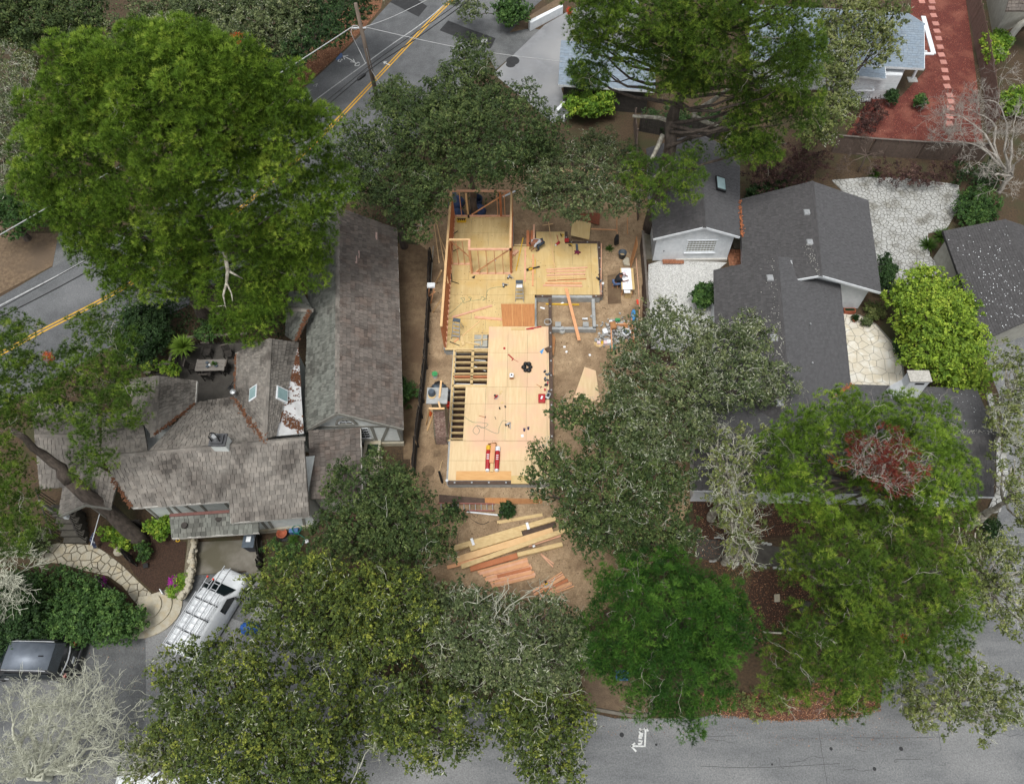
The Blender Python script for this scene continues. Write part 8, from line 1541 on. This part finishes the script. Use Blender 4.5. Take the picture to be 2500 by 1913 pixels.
# ---------------------------------------------------------------- vehicles
def wheel(parent, R, x, y, r=.33, w=.22):
    s_ = 1 if y > 0 else -1; t = put('wheel', MB().tube([(x, y - w / 2 * s_, r), (x, y + w / 2 * s_, r)], r, 18).xf(R), M['rubber'], parent); put('rim', MB().tube([(x, y + (w / 2 - .02) * s_, r), (x, y + (w / 2 + .012) * s_, r)], r * .62, 14).xf(R), M['alu'], t)
def sect(x, w, z0, z1, wt, zt, n=0): # body ring: sill, beltline, roof
    return [(x, -w, z0), (x, -w * 1.02, (z0 + z1) / 2), (x, -w, z1), (x, -wt * 1.03, lerp(z1, zt, .75)), (x, -wt * .86, zt - .02), (x, 0, zt + .02), (x, wt * .86, zt - .02), (x, wt * 1.03, lerp(z1, zt, .75)), (x, w, z1), (x, w * 1.02, (z0 + z1) / 2), (x, w, z0)]
van = thing('cargo_van', 'white compact cargo van with roof rack and ladder in the driveway', 'van', P(500, 1500, 0)); va = P(556, 1440, 0); vb = P(440, 1600, 0)
rear_m = P(432, 1590, 1.6); front_m = P(572, 1395, .9); cvan = (rear_m + front_m) / 2 * [1, 1, 0]; dvan = unit((front_m - rear_m) * [1, 1, 0]); R = Matrix.Translation(Vector(cvan)) @ Matrix.Rotation(math.atan2(dvan[1], dvan[0]), 4, 'Z')
van.location = tuple(cvan); W[van.name] = np.array(cvan)
put('body', MB().loft([sect(-2.3, .78, .35, .8, .66, 1.6), sect(-2.2, .84, .25, .9, .72, 1.84), sect(-1.0, .86, .22, .95, .75, 1.88), sect(.4, .86, .22, .95, .74, 1.86), sect(.85, .86, .22, .95, .68, 1.76), sect(1.45, .86, .22, .97, .74, 1.12), sect(1.95, .82, .25, .82, .68, .96), sect(2.25, .7, .3, .66, .5, .78), sect(2.34, .55, .35, .55, .4, .62)]).xf(R), M['vanwhite'], van, smooth=True)
put('windshield', MB().loft([[(.9, -.63, 1.755), (.9, .63, 1.755), (.94, .63, 1.755), (.94, -.63, 1.755)], [(1.42, -.71, 1.16), (1.42, .71, 1.16), (1.47, .71, 1.155), (1.47, -.71, 1.155)]]).xf(R), M['glass'], van)
for s_ in (-1, 1):
    put('side_window', MB().prism([(.2, s_ * .845, 1.0), (1.2, s_ * .845, 1.0), (.85, s_ * .76, 1.55), (.2, s_ * .79, 1.55)], (0, s_ * .025, .01)).xf(R), M['glass'], van)
    put('mirror', MB().box((1.1, s_ * .98, 1.0), .12, .2, .2).xf(R), M['black'], van, bevel=.03); put('headlight', MB().box((2.05, s_ * .62, .68), .24, .2, .14).xf(R), M['galv'], van, bevel=.03); put('tail_light', MB().box((-2.27, s_ * .72, .8), .06, .1, .4).xf(R), M['red'], van)
    for x in (-1.4, 1.5): wheel(van, R, x, s_ * .78)
put('bumper', MB().box((2.25, 0, .3), .22, 1.3, .18).xf(R), M['greyplastic'], van, bevel=.04); put('roof_seam', MB().beam((-2.0, -.35, 1.885), (.3, -.35, 1.875), .02, .01).beam((-2.0, .35, 1.885), (.3, .35, 1.875), .02, .01).xf(R), M['alu'], van)
rk = put('roof_rack', MB().beam((-2.25, -.66, 2.02), (.55, -.66, 2.02), .04, .04).beam((-2.25, .66, 2.02), (.55, .66, 2.02), .04, .04).xf(R), M['alu'], van)
for x in (-2.1, -1.3, -.5, .3): put('crossbar', MB().beam((x, -.7, 2.0), (x, .7, 2.0), .05, .035).beam((x, -.66, 1.8), (x, -.66, 2.02), .05, .04).beam((x, .66, 1.8), (x, .66, 2.02), .05, .04).xf(R), M['black'], rk)
def van_ladder(lab, y, x0, x1, red, w=.34):
    T = thing('ladder', lab, 'ladder', cvan + V(0, 0, 2.04)); 
    for s_ in (-1, 1):
        put('rail', MB().beam((x0, y + s_ * w / 2, 2.09), (x1, y + s_ * w / 2, 2.09), .035, .07).xf(R), M['alu'], T)
        if red: put('rubber_tip', MB().box((x1 + .04, y + s_ * w / 2, 2.05), .1, .07, .1).xf(R), M['redorange'], T)
    k = int((x1 - x0) / .3)
    for i in range(k): put('rung', MB().beam((x0 + .15 + i * .3, y - w / 2, 2.09), (x0 + .15 + i * .3, y + w / 2, 2.09), .03, .03).xf(R), M['alu'], T)
van_ladder('aluminium ladder with red tips on the left of the van roof', .36, -2.35, 1.35, True); van_ladder('long aluminium ladder on the right of the van roof reaching over the hood', -.12, -2.5, 2.2, False); 
T = thing('ladder_rail', 'loose aluminium pole on the right edge of the van rack', 'pole', cvan + V(0, 0, 2.04)); put('pole', MB().beam((-2.3, -.55, 2.08), (.9, -.55, 2.08), .04, .05).xf(R), M['alu'], T); put('strap', MB().beam((-.5, -.7, 2.11), (-.5, -.4, 2.11), .05, .01).xf(R), M['black'], T)
suv = thing('parked_suv', 'dark sport utility car, roof tinted as reflected sky, parked at the left edge', 'car', P(60, 1640, 0)); cs = P(62, 1606, 1.0) * [1, 1, 0]; R = Matrix.Translation(Vector(cs)) @ Matrix.Rotation(math.pi - .02, 4, 'Z'); suv.location = tuple(cs); W[suv.name] = np.array(cs)
put('body', MB().loft([sect(-2.3, .8, .4, .75, .6, .95), sect(-2.2, .9, .3, .95, .7, 1.05), sect(-1.95, .94, .25, 1.0, .72, 1.35), sect(-1.6, .95, .25, 1.02, .74, 1.66), sect(0, .95, .25, 1.0, .75, 1.72), sect(.6, .95, .25, 1.0, .72, 1.66), sect(1.35, .94, .25, 1.0, .74, 1.08), sect(2.1, .9, .28, .9, .72, .98), sect(2.4, .7, .35, .7, .5, .75)]).xf(R), M['carblack'], suv, smooth=True)
put('roof_sky_sheen', MB().loft([[(-1.68, -.62, 1.665), (-1.68, .62, 1.665), (-1.68, .62, 1.69), (-1.68, -.62, 1.69)], [(0, -.66, 1.71), (0, .66, 1.71), (0, .66, 1.757), (0, -.66, 1.757)], [(.58, -.6, 1.65), (.58, .6, 1.65), (.58, .6, 1.7), (.58, -.6, 1.7)]]).xf(R), M['carroof_sky'], suv, smooth=True)  # overlay carrying the painted sky reflection
for s_ in (-1, 1):
    put('roof_rail', MB().tube([(-1.6, s_ * .68, 1.7), (-1.2, s_ * .68, 1.76), (.2, s_ * .68, 1.76), (.55, s_ * .66, 1.68)], .025, 6).xf(R), M['alu'], suv); put('side_window', MB().prism([(-1.7, s_ * .93, 1.05), (.95, s_ * .93, 1.05), (.5, s_ * .8, 1.5), (-1.6, s_ * .8, 1.5)], (0, s_ * .02, .0)).xf(R), M['glass'], suv)
    put('door_handle', MB().beam((-.5, s_ * .965, .95), (-.3, s_ * .965, .95), .03, .04).xf(R), M['alu'], suv); put('door_handle', MB().beam((.5, s_ * .965, .95), (.7, s_ * .965, .95), .03, .04).xf(R), M['alu'], suv); put('mirror', MB().box((.95, s_ * 1.05, 1.0), .14, .2, .16).xf(R), M['carblack'], suv, bevel=.03); put('tail_light', MB().box((-2.2, s_ * .75, .85), .1, .2, .18).xf(R), M['red'], suv)
    for x in (-1.4, 1.45): wheel(suv, R, x, s_ * .84, .36, .24)
put('rear_window', MB().loft([[(-1.66, -.62, 1.68), (-1.66, .62, 1.68), (-1.64, .62, 1.66), (-1.64, -.62, 1.66)], [(-2.0, -.7, 1.36), (-2.0, .7, 1.36), (-1.95, .7, 1.34), (-1.95, -.7, 1.34)]]).xf(R), M['glass'], suv); put('windshield', MB().loft([[(.62, -.6, 1.66), (.62, .6, 1.66), (.66, .6, 1.64), (.66, -.6, 1.64)], [(1.32, -.7, 1.12), (1.32, .7, 1.12), (1.36, .7, 1.1), (1.36, -.7, 1.1)]]).xf(R), M['glass'], suv)
put('chrome_strip', MB().tube([(-2.06, -.78, 1.12), (-2.16, -.4, 1.12), (-2.2, 0, 1.12), (-2.16, .4, 1.12), (-2.06, .78, 1.12)], .035, 6).xf(R), M['alu'], suv); put('licence_plate', MB().box((-2.3, 0, .78), .03, .32, .15).xf(R), M['white'], suv); put('bumper', MB().box((-2.32, 0, .42), .18, 1.6, .2).xf(R), M['carblack'], suv, bevel=.05)
put('antenna', MB().loft([[(-1.3, -.03, 1.72), (-1.05, -.03, 1.73), (-1.05, .03, 1.73), (-1.3, .03, 1.72)], [(-1.28, -.005, 1.82), (-1.22, -.005, 1.82), (-1.22, .005, 1.82), (-1.28, .005, 1.82)]]).xf(R), M['black'], suv)
tk = thing('white_truck', 'white pickup truck with rails at the bottom edge under the small oak', 'truck', P(400, 1930, 0)); c = P(410, 1930, .9) * [1, 1, 0]; R = Matrix.Translation(Vector(c)) @ Matrix.Rotation(math.radians(6), 4, 'Z'); tk.location = tuple(c); W[tk.name] = np.array(c)
put('body', MB().loft([sect(-2.4, .85, .35, .9, .8, 1.0), sect(-2.3, .92, .3, 1.0, .85, 1.05), sect(-.3, .94, .3, 1.0, .85, 1.05), sect(-.2, .94, .3, 1.05, .74, 1.75), sect(.8, .94, .3, 1.05, .72, 1.72), sect(1.4, .94, .3, 1.05, .75, 1.15), sect(2.4, .85, .35, .9, .7, .95)]).xf(R), M['vanwhite'], tk, smooth=True); put('cargo_rail', MB().beam((-2.3, .85, 1.25), (1.0, .8, 1.85), .05, .05).beam((-2.3, -.85, 1.25), (1.0, -.8, 1.85), .05, .05).xf(R), M['black'], tk)
put('windshield', MB().loft([[(.82, -.62, 1.72), (.82, .62, 1.72), (.86, .62, 1.7), (.86, -.62, 1.7)], [(1.38, -.7, 1.2), (1.38, .7, 1.2), (1.42, .7, 1.18), (1.42, -.7, 1.18)]]).xf(R), M['glass'], tk)
for s_ in (-1, 1):
    for x in (-1.5, 1.6): wheel(tk, R, x, s_ * .84, .36, .24)
# ---------------------------------------------------------------- people
def skin(name, chain, m, parent, org, sub=2):
    """chain: {name: (pos, radius, parent)} -> skin modifier surface"""
    names = list(chain); idx = {k: i for i, k in enumerate(names)}; me = bpy.data.meshes.new(name)
    me.from_pydata([tuple(np.asarray(chain[k][0], float)) for k in names], [(idx[chain[k][2]], idx[k]) for k in names if chain[k][2]], []); me.materials.append(m)
    o = bpy.data.objects.new(name, me); COL.objects.link(o)
    if parent is not None: o.parent = parent
    W[o.name] = np.array(org, float)
    sk = o.modifiers.new('skin', 'SKIN'); sk.use_smooth_shade = True; ly = me.skin_vertices[0].data if me.skin_vertices else None
    if ly is None:
        bm = bmesh.new(); bm.from_mesh(me); bm.verts.layers.skin.verify(); bm.to_mesh(me); bm.free(); ly = me.skin_vertices[0].data
    for i, k in enumerate(names):
        r = chain[k][1]; ly[i].radius = (r, r) if not hasattr(r, '__len__') else r; ly[i].use_root = i == 0
    sb = o.modifiers.new('sub', 'SUBSURF'); sb.levels = sb.render_levels = sub; return o
def rot(ch, M4): return {k: (tuple(M4 @ Vector(v[0])), v[1], v[2]) for k, v in ch.items()}
def person(lab, loc, rz, J, shirt, pants, hairm, cap=None):
    """J: joint positions in the figure's own frame, facing +x"""
    T = thing('person', lab, 'person', loc); T.rotation_euler = (0, 0, rz); R4 = Matrix.Rotation(0, 4, 'Z')
    j = lambda k: J[k]
    body = dict(pelvis=(j('pelvis'), .14, None), spine=(j('spine'), .13, 'pelvis'), chest=(j('chest'), .15, 'spine'), neck=(j('neck'), .06, 'chest'), head0=(j('head0'), .085, 'neck'), head1=(j('head1'), .095, 'head0'), head2=(j('head2'), .06, 'head1'))
    for s_ in 'lr':
        body['sh' + s_] = (j('sh' + s_), .065, 'chest'); body['el' + s_] = (j('el' + s_), .045, 'sh' + s_); body['wr' + s_] = (j('wr' + s_), .03, 'el' + s_); d = unit(np.array(j('wr' + s_)) - np.array(j('el' + s_))); w_ = np.array(j('wr' + s_)); pl_ = w_ + d * .07; body['palm' + s_] = (tuple(pl_), .035, 'wr' + s_); sd_ = unit(np.cross(d, V(0, 0, 1)))
        for q in range(4): body['f%d%s' % (q, s_)] = (tuple(pl_ + d * (.085 - abs(q - 1.4) * .012) + sd_ * (-.03 + q * .02) - V(0, 0, .015)), .009, 'palm' + s_)
        body['th' + s_] = (tuple(w_ + d * .05 + sd_ * .055 - V(0, 0, .01)), .01, 'wr' + s_)
        body['hip' + s_] = (j('hip' + s_), .1, 'pelvis'); body['kn' + s_] = (j('kn' + s_), .065, 'hip' + s_); body['an' + s_] = (j('an' + s_), .045, 'kn' + s_); body['to' + s_] = (j('to' + s_), .035, 'an' + s_)
    skin('body', body, M['skin'], T, loc)
    sh = {k: (body[k][0], body[k][1] + .035, body[k][2]) for k in ('pelvis', 'spine', 'chest', 'shl', 'shr')}; sh['pelvis'] = (tuple(lerp(np.array(j('pelvis')), np.array(j('spine')), .3)), .15, None)
    for s_ in 'lr': sh['el' + s_] = (tuple(lerp(np.array(j('sh' + s_)), np.array(j('el' + s_)), .75)), .062, 'sh' + s_)
    skin('shirt', sh, M[shirt], T, loc)
    pa = {'pelvis': (j('pelvis'), .155, None)}
    for s_ in 'lr': pa['hip' + s_] = (j('hip' + s_), .12, 'pelvis'); pa['kn' + s_] = (j('kn' + s_), .085, 'hip' + s_); pa['an' + s_] = (tuple(lerp(np.array(j('kn' + s_)), np.array(j('an' + s_)), .95)), .07, 'kn' + s_)
    skin('trousers', pa, M[pants], T, loc)
    for s_ in 'lr': skin('boot', {'a': (j('an' + s_), .06, None), 'b': (tuple(lerp(np.array(j('an' + s_)), np.array(j('to' + s_)), .5)), .055, 'a'), 'c': (j('to' + s_), .045, 'b')}, M['boot'], T, loc)
    h1, h2 = np.array(j('head1')), np.array(j('head2')); upv = unit(h2 - np.array(j('head0'))); fw_ = np.array(J.get('face', (1, 0, 0)), float); fw_ = unit(fw_ - upv * (fw_ @ upv))
    hb = h1 - fw_ * .02 + upv * .02; skin('hair', {'a': (tuple(hb - upv * .06 - fw_ * .045), .085, None), 'b': (tuple(hb + upv * .01 - fw_ * .04), .11, 'a'), 'c': (tuple(hb + upv * .07 - fw_ * .02), .085, 'b')}, M[hairm], T, loc)
    sd_ = np.cross(upv, fw_); fe = MB()
    for s_ in (-1, 1): fe.lathe(h1 + fw_ * .088 + sd_ * .033 * s_ - upv * .0, [(.012, -.008), (.014, 0), (.006, .012)], 6)
    me_ = put('eyes', MB().add([tuple(np.array(p) + loc) for p in fe.v], fe.f), M['black'], T)
    nz_ = MB().tube([h1 + fw_ * .09 + upv * .01, h1 + fw_ * .115 - upv * .025, h1 + fw_ * .09 - upv * .035], [.012, .018, .012], 6); put('nose', MB().add([tuple(np.array(p) + loc) for p in nz_.v], nz_.f), M['skin'], T)
    if cap:
        cm_ = MB().lathe((0, 0, 0), [(.112, 0), (.11, .05), (.08, .095), (.02, .115)], 14); Rm = Matrix((tuple(fw_) + (0,), tuple(sd_) + (0,), tuple(upv) + (0,), (0, 0, 0, 1))).transposed(); cm_.xf(Rm); put('cap', MB().add([tuple(np.array(p) + h1 + upv * .035 + loc) for p in cm_.v], cm_.f), M[cap], T, smooth=True)
        br_ = MB().prism([h1 + upv * .045 + fw_ * .08 + sd_ * .08 + loc, h1 + upv * .04 + fw_ * .19 + sd_ * .05 + loc, h1 + upv * .04 + fw_ * .19 - sd_ * .05 + loc, h1 + upv * .045 + fw_ * .08 - sd_ * .08 + loc], upv * .012); put('cap_brim', br_, M[cap], T)
    return T
# crouching worker bending over the plank: head to the lower left, one knee down
J = dict(pelvis=(-.38, 0, .5), spine=(-.16, 0, .66), chest=(.12, 0, .76), neck=(.3, 0, .72), head0=(.36, 0, .7), head1=(.46, 0, .68), head2=(.55, 0, .66), face=(.3, 0, -1), shl=(.16, .2, .72), shr=(.16, -.2, .72), ell=(.32, .28, .45), elr=(.3, -.24, .45), wrl=(.42, .16, .22), wrr=(.42, -.12, .22), hipl=(-.38, .11, .48), hipr=(-.38, -.11, .48), knl=(.02, .2, .42), knr=(-.1, -.18, .1), anl=(-.06, .24, .08), anr=(-.5, -.16, .1), tol=(.14, .25, .05), tor=(-.56, -.16, .03))
person('worker in grey shirt and dark jeans crouching over a plank on the floor', P(1310, 606, DZ), math.radians(205), J, 'greyshirt', 'jeans', 'hair')
# seated man leaning over the plans
J = dict(pelvis=(-.2, 0, .52), spine=(-.08, 0, .75), chest=(.1, 0, .98), neck=(.2, 0, 1.12), head0=(.24, 0, 1.18), head1=(.3, 0, 1.26), head2=(.34, 0, 1.36), face=(.8, 0, -.6), shl=(.1, .2, 1.02), shr=(.1, -.2, 1.02), ell=(.36, .34, .95), elr=(.26, -.34, .92), wrl=(.56, .12, .92), wrr=(.5, -.3, .92), hipl=(-.18, .11, .5), hipr=(-.18, -.11, .5), knl=(.25, .16, .5), knr=(.25, -.16, .5), anl=(.2, .17, .08), anr=(.2, -.17, .08), tol=(.38, .18, .04), tor=(.38, -.18, .04))
person('man in black shirt and pale cap leaning over the plans', P(1506, 700, .02), math.radians(12), J, 'blackshirt', 'bluejeans', 'hair', 'cap')
T = thing('work_stool', 'low wooden stool under the man at the plan table', 'stool', P(1503, 700, 0)); put('seat', MB().box(W[T.name] + V(-.05, 0, .36), .36, .36, .04), M['fir'], T)
for sx in (-1, 1):
    for sy in (-1, 1): put('leg', MB().box(W[T.name] + V(-.05 + sx * .14, sy * .14, 0), .04, .04, .36), M['fir'], T)
ground('drop_cloth', [(1483, 672), (1504, 668), (1516, 690), (1516, 740), (1484, 742)], .06, M['sanddark'])
rc = random.Random(11)
for k in range(16):
    u, v = rc.uniform(1450, 2450), rc.uniform(1775, 1905); q = [(u, v)]
    for j in range(rc.randint(4, 9)): q.append((q[-1][0] + rc.uniform(-4, 26) * (1 if k % 3 else .2), q[-1][1] + rc.uniform(-5, 5) * (1 if k % 3 else 3)))
    put('street_crack', ribbon(MB(), [P(a, b, .0175) for a, b in q], rc.uniform(.01, .022)), M['crack'], kind='structure', orient=False)
